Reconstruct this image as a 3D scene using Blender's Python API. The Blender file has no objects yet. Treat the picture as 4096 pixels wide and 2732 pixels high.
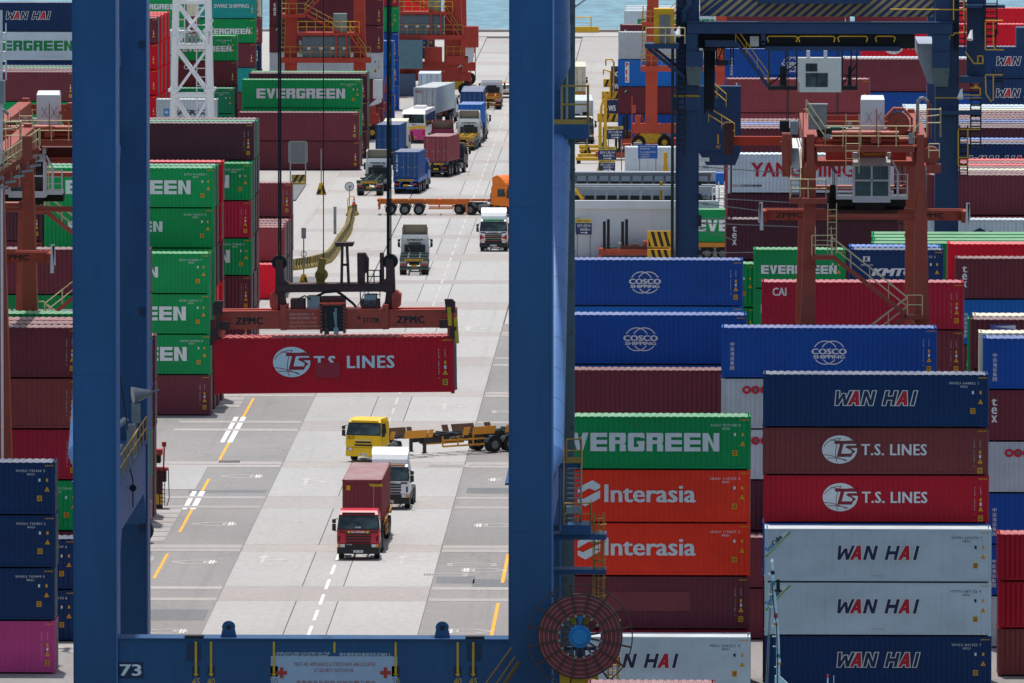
import bpy, math, random
from mathutils import Vector, Matrix
R = math.radians
random.seed(7)
sc = bpy.context.scene
col = sc.collection

# ---------------------------------------------------------------- camera, sky, sun, exposure
CAMZ = 60.0
FPX = 40070.0                                   # focal length in photograph pixels (4096 wide): a 350 mm tele lens
n_c = Vector((792.0, 3073.0, -FPX)).normalized()        # the road direction (+Y) seen from the camera
up_c = Vector((0.0025, 1.0, 0.0)); up_c = (up_c - n_c * up_c.dot(n_c)).normalized()
x_c = n_c.cross(up_c)
W2C = Matrix((x_c, n_c, up_c)).transposed()
C2W = W2C.transposed()
cam_d = bpy.data.cameras.new('camera'); cam = bpy.data.objects.new('camera', cam_d); col.objects.link(cam)
cam_d.sensor_width = 36.0; cam_d.lens = 36.0 * FPX / 4096.0
cam_d.clip_start = 5.0; cam_d.clip_end = 30000.0
cam.matrix_world = Matrix.Translation((0, 0, CAMZ)) @ C2W.to_4x4()
sc.camera = cam

SUN_DIR = Vector((-0.05, 0.19, 1.0)).normalized()       # towards the sun: nearly overhead, a little behind the stacks
world = bpy.data.worlds.new('World'); sc.world = world; world.use_nodes = True
wn = world.node_tree.nodes; bg = wn['Background']
sky = wn.new('ShaderNodeTexSky'); sky.sky_type = 'NISHITA'; sky.sun_disc = False
sky.sun_elevation = math.asin(SUN_DIR.z); sky.sun_rotation = math.atan2(SUN_DIR.x, SUN_DIR.y)
sky.air_density = 1.6; sky.dust_density = 2.5; sky.ozone_density = 1.0
world.node_tree.links.new(sky.outputs[0], bg.inputs[0]); bg.inputs[1].default_value = 0.11
sun_d = bpy.data.lights.new('sun', 'SUN'); sun_d.energy = 4.0; sun_d.angle = R(0.6); sun_d.color = (1.0, 0.96, 0.9)
sun = bpy.data.objects.new('sun', sun_d); col.objects.link(sun)
sun.rotation_euler = (-SUN_DIR).to_track_quat('-Z', 'Y').to_euler(); sun.location = (0, 600, 300)
sc.view_settings.view_transform = 'Standard'; sc.view_settings.look = 'None'
sc.view_settings.exposure = 0.0; sc.view_settings.gamma = 1.0

# ---------------------------------------------------------------- survey helpers (pixel of the photograph -> place)
def ray(x, y):
    return C2W @ Vector((x - 2048.0, 1366.0 - y, -FPX))
def at(x, y, Y):                       # the point at depth Y seen at (x, y)
    d = ray(x, y); return Vector((0, 0, CAMZ)) + d * (Y / d.y)
def gnd(x, y, z=0.0):                  # the point at height z seen at (x, y)
    d = ray(x, y); return Vector((0, 0, CAMZ)) + d * ((z - CAMZ) / d.z)

# ---------------------------------------------------------------- materials
MATS = {}
def srgb(h):
    c = [int(h[i:i+2], 16) / 255 for i in (0, 2, 4)]
    return tuple(v / 12.92 if v <= 0.04045 else ((v + 0.055) / 1.055) ** 2.4 for v in c)
def newmat(name):
    m = bpy.data.materials.new(name); m.use_nodes = True
    nt = m.node_tree; b = nt.nodes['Principled BSDF']
    return m, nt, b
def mat(name, c=None, rough=0.55, metal=0.0, var=0.12, scale=1.5, dirt=None, dirt_amt=0.3, bump=0.0, streak=False, spec=0.5):
    """painted / metal / concrete surface with procedural mottling and optional dirt"""
    if name in MATS: return MATS[name]
    if isinstance(c, str): c = srgb(c)
    m, nt, b = newmat(name); N = nt.nodes; L = nt.links
    tc = N.new('ShaderNodeTexCoord'); mp = N.new('ShaderNodeMapping')
    L.new(tc.outputs['Object'], mp.inputs[0])
    oi = N.new('ShaderNodeObjectInfo')
    mu = N.new('ShaderNodeVectorMath'); mu.operation = 'SCALE'; mu.inputs[0].default_value = (37, 91, 53)
    L.new(oi.outputs['Random'], mu.inputs['Scale']); L.new(mu.outputs[0], mp.inputs['Location'])
    mp.inputs['Scale'].default_value = (scale, scale, scale * (0.12 if streak else 1))
    nz = N.new('ShaderNodeTexNoise'); nz.inputs['Scale'].default_value = 1.0; nz.inputs['Detail'].default_value = 6; nz.inputs['Roughness'].default_value = 0.65
    L.new(mp.outputs[0], nz.inputs['Vector'])
    mr = N.new('ShaderNodeMapRange'); mr.inputs['From Min'].default_value = 0.3; mr.inputs['From Max'].default_value = 0.7
    mr.inputs['To Min'].default_value = 1 - var; mr.inputs['To Max'].default_value = 1 + var
    L.new(nz.outputs['Fac'], mr.inputs['Value'])
    vm = N.new('ShaderNodeVectorMath'); vm.operation = 'SCALE'; vm.inputs[0].default_value = c
    L.new(mr.outputs[0], vm.inputs['Scale'])
    out = vm.outputs[0]
    if dirt:
        if isinstance(dirt, str): dirt = srgb(dirt)
        n2 = N.new('ShaderNodeTexNoise'); n2.inputs['Scale'].default_value = 2.3; n2.inputs['Detail'].default_value = 8; n2.inputs['Roughness'].default_value = 0.7
        L.new(mp.outputs[0], n2.inputs['Vector'])
        m2 = N.new('ShaderNodeMapRange'); m2.inputs['From Min'].default_value = 0.55; m2.inputs['From Max'].default_value = 0.72
        m2.inputs['To Max'].default_value = dirt_amt
        L.new(n2.outputs['Fac'], m2.inputs['Value'])
        mx = N.new('ShaderNodeMix'); mx.data_type = 'RGBA'
        L.new(m2.outputs[0], mx.inputs['Factor']); L.new(out, mx.inputs['A']); mx.inputs['B'].default_value = (*dirt, 1)
        out = mx.outputs['Result']
    L.new(out, b.inputs['Base Color'])
    b.inputs['Roughness'].default_value = rough; b.inputs['Metallic'].default_value = metal
    b.inputs['Specular IOR Level'].default_value = spec
    if bump:
        bp = N.new('ShaderNodeBump'); bp.inputs['Strength'].default_value = bump; bp.inputs['Distance'].default_value = 0.02
        L.new(nz.outputs['Fac'], bp.inputs['Height']); L.new(bp.outputs[0], b.inputs['Normal'])
    MATS[name] = m
    return m
def pmat(name, c, rough=0.6):          # flat print: lettering and stickers
    return mat(name, c, rough, var=0.06, scale=3.0, dirt='55504a', dirt_amt=0.12)

def container_paint(name, roof=False, ribs=False):
    """painted steel whose colour comes from the object, with streaks, rust, fading and dust"""
    m, nt, b = newmat(name); N = nt.nodes; L = nt.links
    oi = N.new('ShaderNodeObjectInfo'); tc = N.new('ShaderNodeTexCoord')
    mu = N.new('ShaderNodeVectorMath'); mu.operation = 'SCALE'; mu.inputs[0].default_value = (61, 23, 47)
    L.new(oi.outputs['Random'], mu.inputs['Scale'])
    def noise(sx, sy, sz, detail=6, rough=0.65):
        mp = N.new('ShaderNodeMapping'); mp.inputs['Scale'].default_value = (sx, sy, sz)
        L.new(tc.outputs['Object'], mp.inputs[0]); L.new(mu.outputs[0], mp.inputs['Location'])
        nz = N.new('ShaderNodeTexNoise'); nz.inputs['Scale'].default_value = 1; nz.inputs['Detail'].default_value = detail; nz.inputs['Roughness'].default_value = rough
        L.new(mp.outputs[0], nz.inputs['Vector']); return nz.outputs['Fac']
    def rng(v, a, bb, c, d):
        r = N.new('ShaderNodeMapRange'); r.inputs['From Min'].default_value = a; r.inputs['From Max'].default_value = bb
        r.inputs['To Min'].default_value = c; r.inputs['To Max'].default_value = d; L.new(v, r.inputs['Value']); return r.outputs[0]
    def mix(f, a, cB):
        mx = N.new('ShaderNodeMix'); mx.data_type = 'RGBA'; L.new(f, mx.inputs['Factor']); L.new(a, mx.inputs['A'])
        if isinstance(cB, tuple): mx.inputs['B'].default_value = (*cB, 1)
        else: L.new(cB, mx.inputs['B'])
        return mx.outputs['Result']
    big = noise(0.25, 0.25, 0.4)
    sc_ = N.new('ShaderNodeVectorMath'); sc_.operation = 'SCALE'; L.new(oi.outputs['Color'], sc_.inputs[0]); L.new(rng(big, 0.3, 0.7, 0.86, 1.13), sc_.inputs['Scale'])
    c = sc_.outputs[0]
    st = noise(5.0, 5.0, 0.22, 8, 0.7)
    mm = N.new('ShaderNodeMath'); mm.operation = 'MULTIPLY'; L.new(rng(st, 0.55, 0.8, 0, 0.3), mm.inputs[0]); L.new(rng(oi.outputs['Random'], 0, 1, 0.3, 1.3), mm.inputs[1])
    c = mix(mm.outputs[0], c, (0.05, 0.042, 0.036))
    ru = noise(1.1, 1.1, 0.8, 10, 0.75)
    c = mix(rng(ru, 0.66, 0.72, 0, 0.55), c, (0.11, 0.05, 0.028))
    sp = noise(3.1, 3.1, 1.3, 8, 0.8)
    c = mix(rng(sp, 0.735, 0.76, 0, 0.6), c, (0.40, 0.37, 0.34))
    ch = noise(9.0, 9.0, 3.0, 4, 0.6)
    c = mix(rng(ch, 0.70, 0.74, 0, 0.4), c, (0.07, 0.05, 0.04))
    if roof:
        du = noise(0.9, 0.9, 0.9, 8, 0.7)
        c = mix(rng(du, 0.25, 0.8, 0.12, 0.62), c, (0.50, 0.47, 0.44))
        c = mix(rng(noise(0.4, 1.6, 1, 8), 0.58, 0.75, 0, 0.35), c, (0.11, 0.08, 0.065))
    L.new(c, b.inputs['Base Color'])
    L.new(rng(big, 0.3, 0.7, 0.42, 0.62), b.inputs['Roughness'])
    b.inputs['Specular IOR Level'].default_value = 0.28
    bp = N.new('ShaderNodeBump'); bp.inputs['Strength'].default_value = 0.35; bp.inputs['Distance'].default_value = 0.03
    L.new(noise(0.9, 0.9, 0.9, 3), bp.inputs['Height']); L.new(bp.outputs[0], b.inputs['Normal'])
    MATS[name] = m; return m
M_CON = container_paint('container_paint'); M_ROOF = container_paint('container_roof_paint', roof=True)
M_WHITE = pmat('print_white', 'dfe3e6'); M_BLACK = pmat('print_black', '15171a'); M_YEL = pmat('print_yellow', 'e8a81a')
M_RED = pmat('print_red', 'c41230'); M_NAVY = pmat('print_navy', '14264f'); M_PGREEN = pmat('print_green', '0c8f4c')
M_SKY = pmat('print_sky', '2f8fd0'); M_LIME = pmat('print_lime', '57a82e'); M_GREY = pmat('print_grey', '6d7376')
M_DARK = mat('dark_rubber', '17181a', 0.8); M_STEEL = mat('galvanised_steel', '8b9194', 0.45, 0.4, dirt='4b4640')
M_GLASS = None
def glass():
    global M_GLASS
    if M_GLASS: return M_GLASS
    m, nt, b = newmat('dark_glass'); b.inputs['Base Color'].default_value = (0.015, 0.025, 0.03, 1); b.inputs['Roughness'].default_value = 0.06
    b.inputs['Specular IOR Level'].default_value = 0.6
    tc = nt.nodes.new('ShaderNodeTexCoord'); nz = nt.nodes.new('ShaderNodeTexNoise'); nz.inputs['Scale'].default_value = 1.2
    nt.links.new(tc.outputs['Object'], nz.inputs['Vector'])
    cr = nt.nodes.new('ShaderNodeValToRGB'); cr.color_ramp.elements[0].position = 0.35; cr.color_ramp.elements[0].color = (0.01, 0.014, 0.016, 1)
    cr.color_ramp.elements[1].position = 0.7; cr.color_ramp.elements[1].color = (0.05, 0.085, 0.09, 1)
    nt.links.new(nz.outputs['Fac'], cr.inputs[0]); nt.links.new(cr.outputs[0], b.inputs['Base Color'])
    M_GLASS = m; return m

# ---------------------------------------------------------------- mesh helpers
class MB:
    def __init__(s): s.v = []; s.f = []
    def add(s, vs, fs):
        o = len(s.v); s.v += [tuple(p) for p in vs]; s.f += [tuple(i + o for i in f) for f in fs]; return s
    def box(s, x0, x1, y0, y1, z0, z1):
        return s.add([(x0,y0,z0),(x1,y0,z0),(x1,y1,z0),(x0,y1,z0),(x0,y0,z1),(x1,y0,z1),(x1,y1,z1),(x0,y1,z1)],
                     [(3,2,1,0),(4,5,6,7),(0,1,5,4),(1,2,6,5),(2,3,7,6),(3,0,4,7)])
    def hexa(s, b, t):             # eight corners: bottom loop (counter-clockwise from above) and top loop
        return s.add(list(b) + list(t), [(3,2,1,0),(4,5,6,7),(0,1,5,4),(1,2,6,5),(2,3,7,6),(3,0,4,7)])
    def taper(s, c0, s0, c1, s1):  # box from centre c0 (size sx, sy) up to c1
        f = lambda c, z: [(c[0]-z[0]/2,c[1]-z[1]/2,c[2]),(c[0]+z[0]/2,c[1]-z[1]/2,c[2]),(c[0]+z[0]/2,c[1]+z[1]/2,c[2]),(c[0]-z[0]/2,c[1]+z[1]/2,c[2])]
        return s.hexa(f(c0, s0), f(c1, s1))
    def beam(s, a, b, w, h, up=(0,0,1)):
        a = Vector(a); b = Vector(b); d = (b - a).normalized(); u = Vector(up)
        if abs(d.dot(u)) > 0.98: u = Vector((0,1,0))
        r = d.cross(u).normalized(); u = r.cross(d)
        q = [(-1,-1),(1,-1),(1,1),(-1,1)]
        return s.add([p + r*(i*w/2) + u*(j*h/2) for p in (a, b) for i, j in q], [(0,1,2,3),(7,6,5,4),(1,0,4,5),(2,1,5,6),(3,2,6,7),(0,3,7,4)])
    def cyl(s, a, b, r, r2=None, n=10, cap=True):
        a = Vector(a); b = Vector(b); r2 = r if r2 is None else r2; d = (b - a).normalized()
        u = Vector((0,0,1)) if abs(d.z) < 0.9 else Vector((1,0,0)); e = d.cross(u).normalized(); g = e.cross(d)
        vs = [p + (e*math.cos(t) + g*math.sin(t))*q for p, q in ((a, r), (b, r2)) for t in [2*math.pi*k/n for k in range(n)]]
        fs = [(k, k+n, (k+1) % n + n, (k+1) % n) for k in range(n)]
        if cap: fs += [tuple(range(n)), tuple(range(2*n-1, n-1, -1))]
        return s.add(vs, fs)
    def path(s, pts, r, n=5):
        for a, b in zip(pts, pts[1:]): s.cyl(a, b, r, n=n)
        return s
    def prism(s, pts, y0, y1):     # polygon in x,z pushed along y
        n = len(pts)
        return s.add([(x, y0, z) for x, z in pts] + [(x, y1, z) for x, z in pts],
                     [tuple(range(n)), tuple(range(2*n-1, n-1, -1))] + [((k+1) % n, k, k+n, (k+1) % n + n) for k in range(n)])
    def prismx(s, pts, x0, x1):    # polygon in y,z pushed along x
        n = len(pts)
        return s.add([(x0, y, z) for y, z in pts] + [(x1, y, z) for y, z in pts],
                     [tuple(range(n-1, -1, -1)), tuple(range(n, 2*n))] + [(k, (k+1) % n, (k+1) % n + n, k+n) for k in range(n)])
    def ring(s, c, r0, r1, y0, y1, n=40):   # flat ring about an axis along y
        vs = []; fs = []
        for k in range(n):
            t = 2*math.pi*k/n
            for r in (r0, r1):
                for y in (y0, y1): vs.append((c[0]+r*math.cos(t), y, c[2]+r*math.sin(t)))
        for k in range(n):
            a = 4*k; b = 4*((k+1) % n)
            fs += [(a, a+2, b+2, b), (a+1, b+1, b+3, a+3), (a+2, a+3, b+3, b+2), (a, b, b+1, a+1)]
        return s.add(vs, fs)
    def rail(s, pts, h=1.1, step=1.5, r=0.028, mid=True):
        """hand rail: top and middle rail over posts along a polyline"""
        P = [Vector(p) for p in pts]
        for a, b in zip(P, P[1:]):
            L = (b - a).length; k = max(1, round(L / step))
            for i in range(k + 1):
                q = a.lerp(b, i / k); s.cyl(q, q + Vector((0,0,h)), r, n=4, cap=False)
            for hh in ((h, h*0.52) if mid else (h,)):
                s.cyl(a + Vector((0,0,hh)), b + Vector((0,0,hh)), r, n=5, cap=False)
        return s
    def ladder(s, a, b, w=0.45, r=0.025, step=0.3, side=(1,0,0)):
        a = Vector(a); b = Vector(b); e = Vector(side) * (w/2)
        s.cyl(a-e, b-e, r, n=4); s.cyl(a+e, b+e, r, n=4)
        k = max(2, int((b-a).length / step))
        for i in range(1, k):
            q = a.lerp(b, i/k); s.cyl(q-e, q+e, r*0.8, n=4, cap=False)
        return s
    def mesh(s, name, smooth=False):
        me = bpy.data.meshes.new(name); me.from_pydata(s.v, [], s.f); me.update()
        if smooth:
            me.polygons.foreach_set('use_smooth', [True]*len(me.polygons))
            try: me.set_sharp_from_angle(angle=R(35))
            except Exception: pass
        return me
    def build(s, name, m, parent=None, loc=(0,0,0), rot=None, color=None, smooth=False):
        return put(name, s.mesh(name, smooth), m, parent, loc, rot, color)
def put(name, me, m, parent=None, loc=(0,0,0), rot=None, color=None, scale=None):
    """link one mesh object (mesh data may be shared; the material sits on the mesh)"""
    if not me.materials: me.materials.append(m)
    o = bpy.data.objects.new(name, me); col.objects.link(o)
    if me.materials[0] is not m:
        o.material_slots[0].link = 'OBJECT'; o.material_slots[0].material = m
    o.location = loc
    if rot: o.rotation_euler = rot
    if scale: o.scale = scale
    if color: o.color = (*color, 1)
    if parent: o.parent = parent
    if name in SMALL: o['kind'] = 'stuff'
    return o
SMALL = {'casting_sockets', 'serial_lettering', 'size_lettering', 'hazard_stripes', 'caution_lines', 'drain_grate', 'bolts', 'locking_bars', 'junction_box', 'black_stripes', 'treads', 'posts', 'deflector_cheek', 'air_intake'}
def tag(o, label, cat, group=None):
    o['label'] = label; o['category'] = cat
    if group: o['group'] = group
    return o
def thing(name, label, cat, loc=(0,0,0), rz=0.0, group=None):
    o = bpy.data.objects.new(name, None); col.objects.link(o); o.empty_display_size = 0.5
    o.location = loc; o.rotation_euler = (0, 0, rz)
    return tag(o, label, cat, group)
def struct(o): o['kind'] = 'structure'; return o

# ---------------------------------------------------------------- lettering
TXT = {}
def text_mesh(s, bold=0.02, shear=0.0, space=1.0):
    """mesh of a word in a 1 x 1 box; heavier weights are layered copies a hair apart"""
    k = (s, bold, shear, space)
    if k in TXT: return TXT[k]
    c = bpy.data.curves.new('lettering', 'FONT'); c.body = s; c.shear = shear; c.resolution_u = 2; c.space_character = space
    c.align_x = 'LEFT'; c.fill_mode = 'BOTH'
    o = bpy.data.objects.new('lettering', c)
    m0 = bpy.data.meshes.new_from_object(o)
    bpy.data.objects.remove(o); bpy.data.curves.remove(c)
    if not len(m0.vertices): TXT[k] = (None, 1); return TXT[k]
    V0 = [tuple(v.co) for v in m0.vertices]; F0 = [tuple(p.vertices) for p in m0.polygons]; flip = sum(p.normal.z for p in m0.polygons) < 0
    bpy.data.meshes.remove(m0)
    if flip: F0 = [f[::-1] for f in F0]
    offs = [(0, 0)] if bold < 0.008 else [(bold*1.3*dx, bold*1.3*dy) for dx, dy in ((0,0),(1,.3),(-1,.3),(1,-.3),(-1,-.3))]
    vs = []; fs = []
    for i, (dx, dy) in enumerate(offs):
        n = len(vs); vs += [(x+dx, -0.0005*i, y+dy) for x, y, z in V0]; fs += [tuple(q+n for q in f) for f in F0]
    x0, x1, y0, y1 = min(v[0] for v in vs), max(v[0] for v in vs), min(v[2] for v in vs), max(v[2] for v in vs)
    me = bpy.data.meshes.new('lettering'); me.from_pydata([((x-x0)/(x1-x0), y, (z-y0)/(y1-y0)) for x, y, z in vs], [], fs); me.update()
    TXT[k] = (me, (x1-x0)/(y1-y0))
    return TXT[k]
def text(parent, s, m, u0, w0, width=None, height=None, y=0.0, name='lettering', bold=0.02, shear=0.0, space=1.0, rz=0.0, tilt=0.0):
    """print s on a surface facing -y: lower-left corner at (u0, w0), box of width x height metres"""
    me, asp = text_mesh(s, bold, shear, space)
    if me is None: return None
    if width is None: width = height * asp
    if height is None: height = width / asp
    if me.users and me.materials and me.materials[0] is not m: me = me
    o = put(name, me, m, parent, (u0, y, w0), (0, -tilt, rz), None, (width, 1, height))
    return o
def flat(parent, polys, m, y=0.0, name='lettering'):
    """flat print made of polygons in (u, w)"""
    b = MB()
    for i_, p in enumerate(polys):
        a = sum(p[i][0]*p[(i+1) % len(p)][1] - p[(i+1) % len(p)][0]*p[i][1] for i in range(len(p)))
        if a < 0: p = p[::-1]
        b.add([(u, -0.0004*(i_ % 6), w) for u, w in p], [tuple(range(len(p)))])
    return b.build(name, m, parent, (0, y, 0))
def rect(u0, w0, u1, w1): return [(u0, w0), (u1, w0), (u1, w1), (u0, w1)]
def strip(pts, wd):
    """polygons of a stroke of width wd along a polyline"""
    out = []
    for i in range(len(pts)-1):
        a = Vector(pts[i]); b = Vector(pts[i+1]); d = (b-a).normalized(); n = Vector((-d.y, d.x))*wd/2
        out.append([tuple(a-n), tuple(b-n), tuple(b+n), tuple(a+n)])
    return out
# heavy block letters drawn on a 1 x 1 cell
def _L(ch):
    t = 0.36; h = 0.23
    if ch == 'E': return [rect(0,0,t,1), rect(t,0,1,h), rect(t,.385,1,.615), rect(t,1-h,1,1)]
    if ch == 'V': return [[(.33,0),(.67,0),(.5,.33)], [(0,1),(.33,0),(.5,.33),(.36,1)], [(.5,.33),(.67,0),(1,1),(.64,1)]]
    if ch == 'R': return [rect(0,0,t,1), [(t,.77),(.8,.77),(.94,1),(t,1)], [(.8,.77),(.64,.77),(.64,.6),(1,.55),(1,.92),(.94,1)], [(t,.4),(.93,.4),(1,.55),(.64,.6),(t,.6)], [(.64,0),(1,0),(1,.33),(.93,.4),(.64,.4)]]
    if ch == 'G': return [[(0,.08),(.08,0),(t,0),(t,1),(.08,1),(0,.92)], [(t,.77),(.64,.77),(1,.7),(1,.92),(.92,1),(t,1)], [(t,0),(.92,0),(1,.08),(1,h),(t,h)], [(.64,h),(1,h),(1,.56),(.55,.56),(.55,.4),(.64,.4)]]
    if ch == 'N': return [rect(0,0,.34,1), rect(.66,0,1,1), [(.34,1),(.34,.62),(.66,0),(.66,.38)]]
    return []
def block_word(parent, word, m, u0, w0, lw, lh, pitch, y, name='lettering'):
    polys = []
    for i, ch in enumerate(word):
        for p in _L(ch): polys.append([(u0 + i*pitch + a*lw, w0 + b*lh) for a, b in p])
    return flat(parent, polys, m, y, name)
# ---------------------------------------------------------------- ground, road, quay, sea
def ground_mat(name, c1, c2, dark, scale=0.05, marks=0.35, cracks=0.5, rough=0.85):
    m, nt, b = newmat(name); N = nt.nodes; L = nt.links
    geo = N.new('ShaderNodeNewGeometry'); oi = N.new('ShaderNodeObjectInfo')
    def noise(sx, sy, detail=8, rough=0.65, seed=0):
        mp = N.new('ShaderNodeMapping'); mp.inputs['Scale'].default_value = (sx, sy, 1); mp.inputs['Location'].default_value = (seed*13.1, seed*7.7, 0)
        L.new(geo.outputs['Position'], mp.inputs[0])
        nz = N.new('ShaderNodeTexNoise'); nz.inputs['Scale'].default_value = 1; nz.inputs['Detail'].default_value = detail; nz.inputs['Roughness'].default_value = rough
        L.new(mp.outputs[0], nz.inputs['Vector']); return nz.outputs['Fac']
    def rng(v, a, bb, c, d):
        r = N.new('ShaderNodeMapRange'); r.inputs['From Min'].default_value = a; r.inputs['From Max'].default_value = bb
        r.inputs['To Min'].default_value = c; r.inputs['To Max'].default_value = d; L.new(v, r.inputs['Value']); return r.outputs[0]
    def mix(f, a, cB):
        mx = N.new('ShaderNodeMix'); mx.data_type = 'RGBA'; L.new(f, mx.inputs['Factor'])
        if isinstance(a, tuple): mx.inputs['A'].default_value = (*a, 1)
        else: L.new(a, mx.inputs['A'])
        if isinstance(cB, tuple): mx.inputs['B'].default_value = (*cB, 1)
        else: L.new(cB, mx.inputs['B'])
        return mx.outputs['Result']
    c = mix(rng(noise(scale, scale*0.6), 0.3, 0.7, 0, 1), c1, c2)
    sv = N.new('ShaderNodeVectorMath'); sv.operation = 'SCALE'; L.new(c, sv.inputs[0]); L.new(rng(oi.outputs['Random'], 0, 1, 0.93, 1.05), sv.inputs['Scale']); c = sv.outputs[0]
    fine = noise(2.2, 1.1, 10, 0.8, 1)
    sv = N.new('ShaderNodeVectorMath'); sv.operation = 'SCALE'; L.new(c, sv.inputs[0]); L.new(rng(fine, 0.3, 0.7, 0.83, 1.13), sv.inputs['Scale']); c = sv.outputs[0]
    # tyre tracks run along the road
    c = mix(rng(noise(0.9, 0.012, 8, 0.6, 2), 0.55, 0.75, 0, marks), c, dark)
    c = mix(rng(noise(0.10, 0.05, 8, 0.7, 3), 0.60, 0.70, 0, marks*0.7), c, dark)
    c = mix(rng(noise(0.7, 0.35, 8, 0.85, 4), 0.68, 0.76, 0, 0.4), c, (dark[0]*0.7, dark[1]*0.7, dark[2]*0.7))
    if cracks:
        vo = N.new('ShaderNodeTexVoronoi'); vo.feature = 'DISTANCE_TO_EDGE'; vo.inputs['Scale'].default_value = 0.12
        ad = N.new('ShaderNodeVectorMath'); ad.operation = 'ADD'
        nz = N.new('ShaderNodeTexNoise'); nz.inputs['Scale'].default_value = 0.6; L.new(geo.outputs['Position'], nz.inputs['Vector'])
        L.new(geo.outputs['Position'], ad.inputs[0]); L.new(nz.outputs['Color'], ad.inputs[1]); L.new(ad.outputs[0], vo.inputs['Vector'])
        mu = N.new('ShaderNodeMath'); mu.operation = 'MULTIPLY'; L.new(rng(vo.outputs['Distance'], 0.0, 0.006, 1, 0), mu.inputs[0]); L.new(rng(noise(0.04, 0.04, 4, 0.5, 6), 0.5, 0.62, 0, cracks), mu.inputs[1])
        c = mix(mu.outputs[0], c, (0.05, 0.05, 0.05))
    L.new(c, b.inputs['Base Color']); b.inputs['Roughness'].default_value = rough; b.inputs['Specular IOR Level'].default_value = 0.25
    bp = N.new('ShaderNodeBump'); bp.inputs['Strength'].default_value = 0.25; bp.inputs['Distance'].default_value = 0.02
    L.new(fine, bp.inputs['Height']); L.new(bp.outputs[0], b.inputs['Normal'])
    MATS[name] = m; return m
G_APRON = ground_mat('apron_concrete', (0.424,0.407,0.391), (0.363,0.352,0.338), (0.25,0.24,0.23), 0.03)
G_ASPH = ground_mat('worn_asphalt', (0.292,0.273,0.266), (0.226,0.218,0.215), (0.15,0.15,0.15), 0.05, 0.45, 0.7)
G_SLAB = ground_mat('road_concrete', (0.424,0.413,0.402), (0.369,0.360,0.350), (0.28,0.27,0.26), 0.06, 0.42, 0.25)
G_BAND = ground_mat('band_concrete', (0.391,0.361,0.343), (0.341,0.317,0.303), (0.25,0.235,0.22), 0.08, 0.3, 0.25)
G_JOINT = ground_mat('joint_filler', (0.07,0.07,0.075), (0.05,0.05,0.055), (0.03,0.03,0.03), 0.1, 0.2, 0)
G_PATCH = ground_mat('asphalt_patch', (0.19,0.195,0.20), (0.16,0.165,0.17), (0.10,0.10,0.10), 0.2, 0.3, 0.3)
G_PAINTW = mat('road_paint_white', 'e8e8e6', 0.7, dirt='8f8a82', dirt_amt=0.9, scale=1.1)
G_PAINTF = mat('faded_road_paint', 'b5b2ad', 0.8, dirt='9a958d', dirt_amt=1.0, scale=.7)
G_PAINTM = mat('worn_bay_paint', 'd6d3cd', 0.8, dirt='9a948c', dirt_amt=.9, scale=1.2)
G_PAINTY = mat('road_paint_yellow', 'f0a824', 0.7, dirt='93826a', dirt_amt=0.9, scale=1.1)
def sheet(name, x0, x1, y0, y1, z, m, parent=None):
    b = MB(); b.add([(x0,y0,z),(x1,y0,z),(x1,y1,z),(x0,y1,z)], [(0,1,2,3)]); return b.build(name, m, parent)
QUAY = 1314.0
b = MB(); b.box(-700, 700, 484, QUAY, -9, 0)
ground = struct(b.build('ground', G_APRON))
# coping along the far quay edge
b = MB(); b.box(-700, 700, QUAY-1.6, QUAY+0.3, 0.004, 0.32); cop = b.build('quay_coping', G_BAND, ground)
m, nt, bs = newmat('sea_water'); N = nt.nodes; L = nt.links
bs.inputs['Base Color'].default_value = (0.05, 0.19, 0.25, 1); bs.inputs['Roughness'].default_value = 0.18; bs.inputs['IOR'].default_value = 1.33
geo = N.new('ShaderNodeNewGeometry'); mp = N.new('ShaderNodeMapping'); mp.inputs['Scale'].default_value = (0.35, 0.12, 1); L.new(geo.outputs['Position'], mp.inputs[0])
n1 = N.new('ShaderNodeTexNoise'); n1.inputs['Scale'].default_value = 1.0; n1.inputs['Detail'].default_value = 8; L.new(mp.outputs[0], n1.inputs['Vector'])
cr = N.new('ShaderNodeValToRGB'); cr.color_ramp.elements[0].position = 0.35; cr.color_ramp.elements[0].color = (0.07,0.25,0.40,1); cr.color_ramp.elements[1].position = 0.72; cr.color_ramp.elements[1].color = (0.17,0.42,0.58,1)
L.new(n1.outputs['Fac'], cr.inputs[0]); L.new(cr.outputs[0], bs.inputs['Base Color'])
bp = N.new('ShaderNodeBump'); bp.inputs['Strength'].default_value = 0.9; bp.inputs['Distance'].default_value = 1.2; L.new(n1.outputs['Fac'], bp.inputs['Height']); L.new(bp.outputs[0], bs.inputs['Normal'])
struct(sheet('water', -6000, 6000, -400, 16000, -3.2, m))

# added dark ground sheet, out of view, to lower bounce onto the near stacks
G_QUAY = ground_mat('bounce_cut_dark', (0.105,0.105,0.105), (0.085,0.085,0.087), (0.05,0.05,0.05), 0.1, 0.3, 0.3)
qa = struct(sheet('bounce_cut_sheet', -300, 300, 484.2, 535.2, 0.003, G_QUAY))
b = MB()
for yr in (497.1, 524.1): b.box(-300, 300, yr-.06, yr+.06, 0.003, 0.012)
b.build('crane_rails', M_STEEL, qa)['kind'] = 'stuff'
# asphalt lanes beside the road
asp = struct(sheet('asphalt_lane', -60, -28.7, 535.3, 800, 0.004, G_ASPH))
asp2 = struct(sheet('asphalt_lane', -16.4, 40, 535.3, 800, 0.004, G_ASPH))
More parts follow.
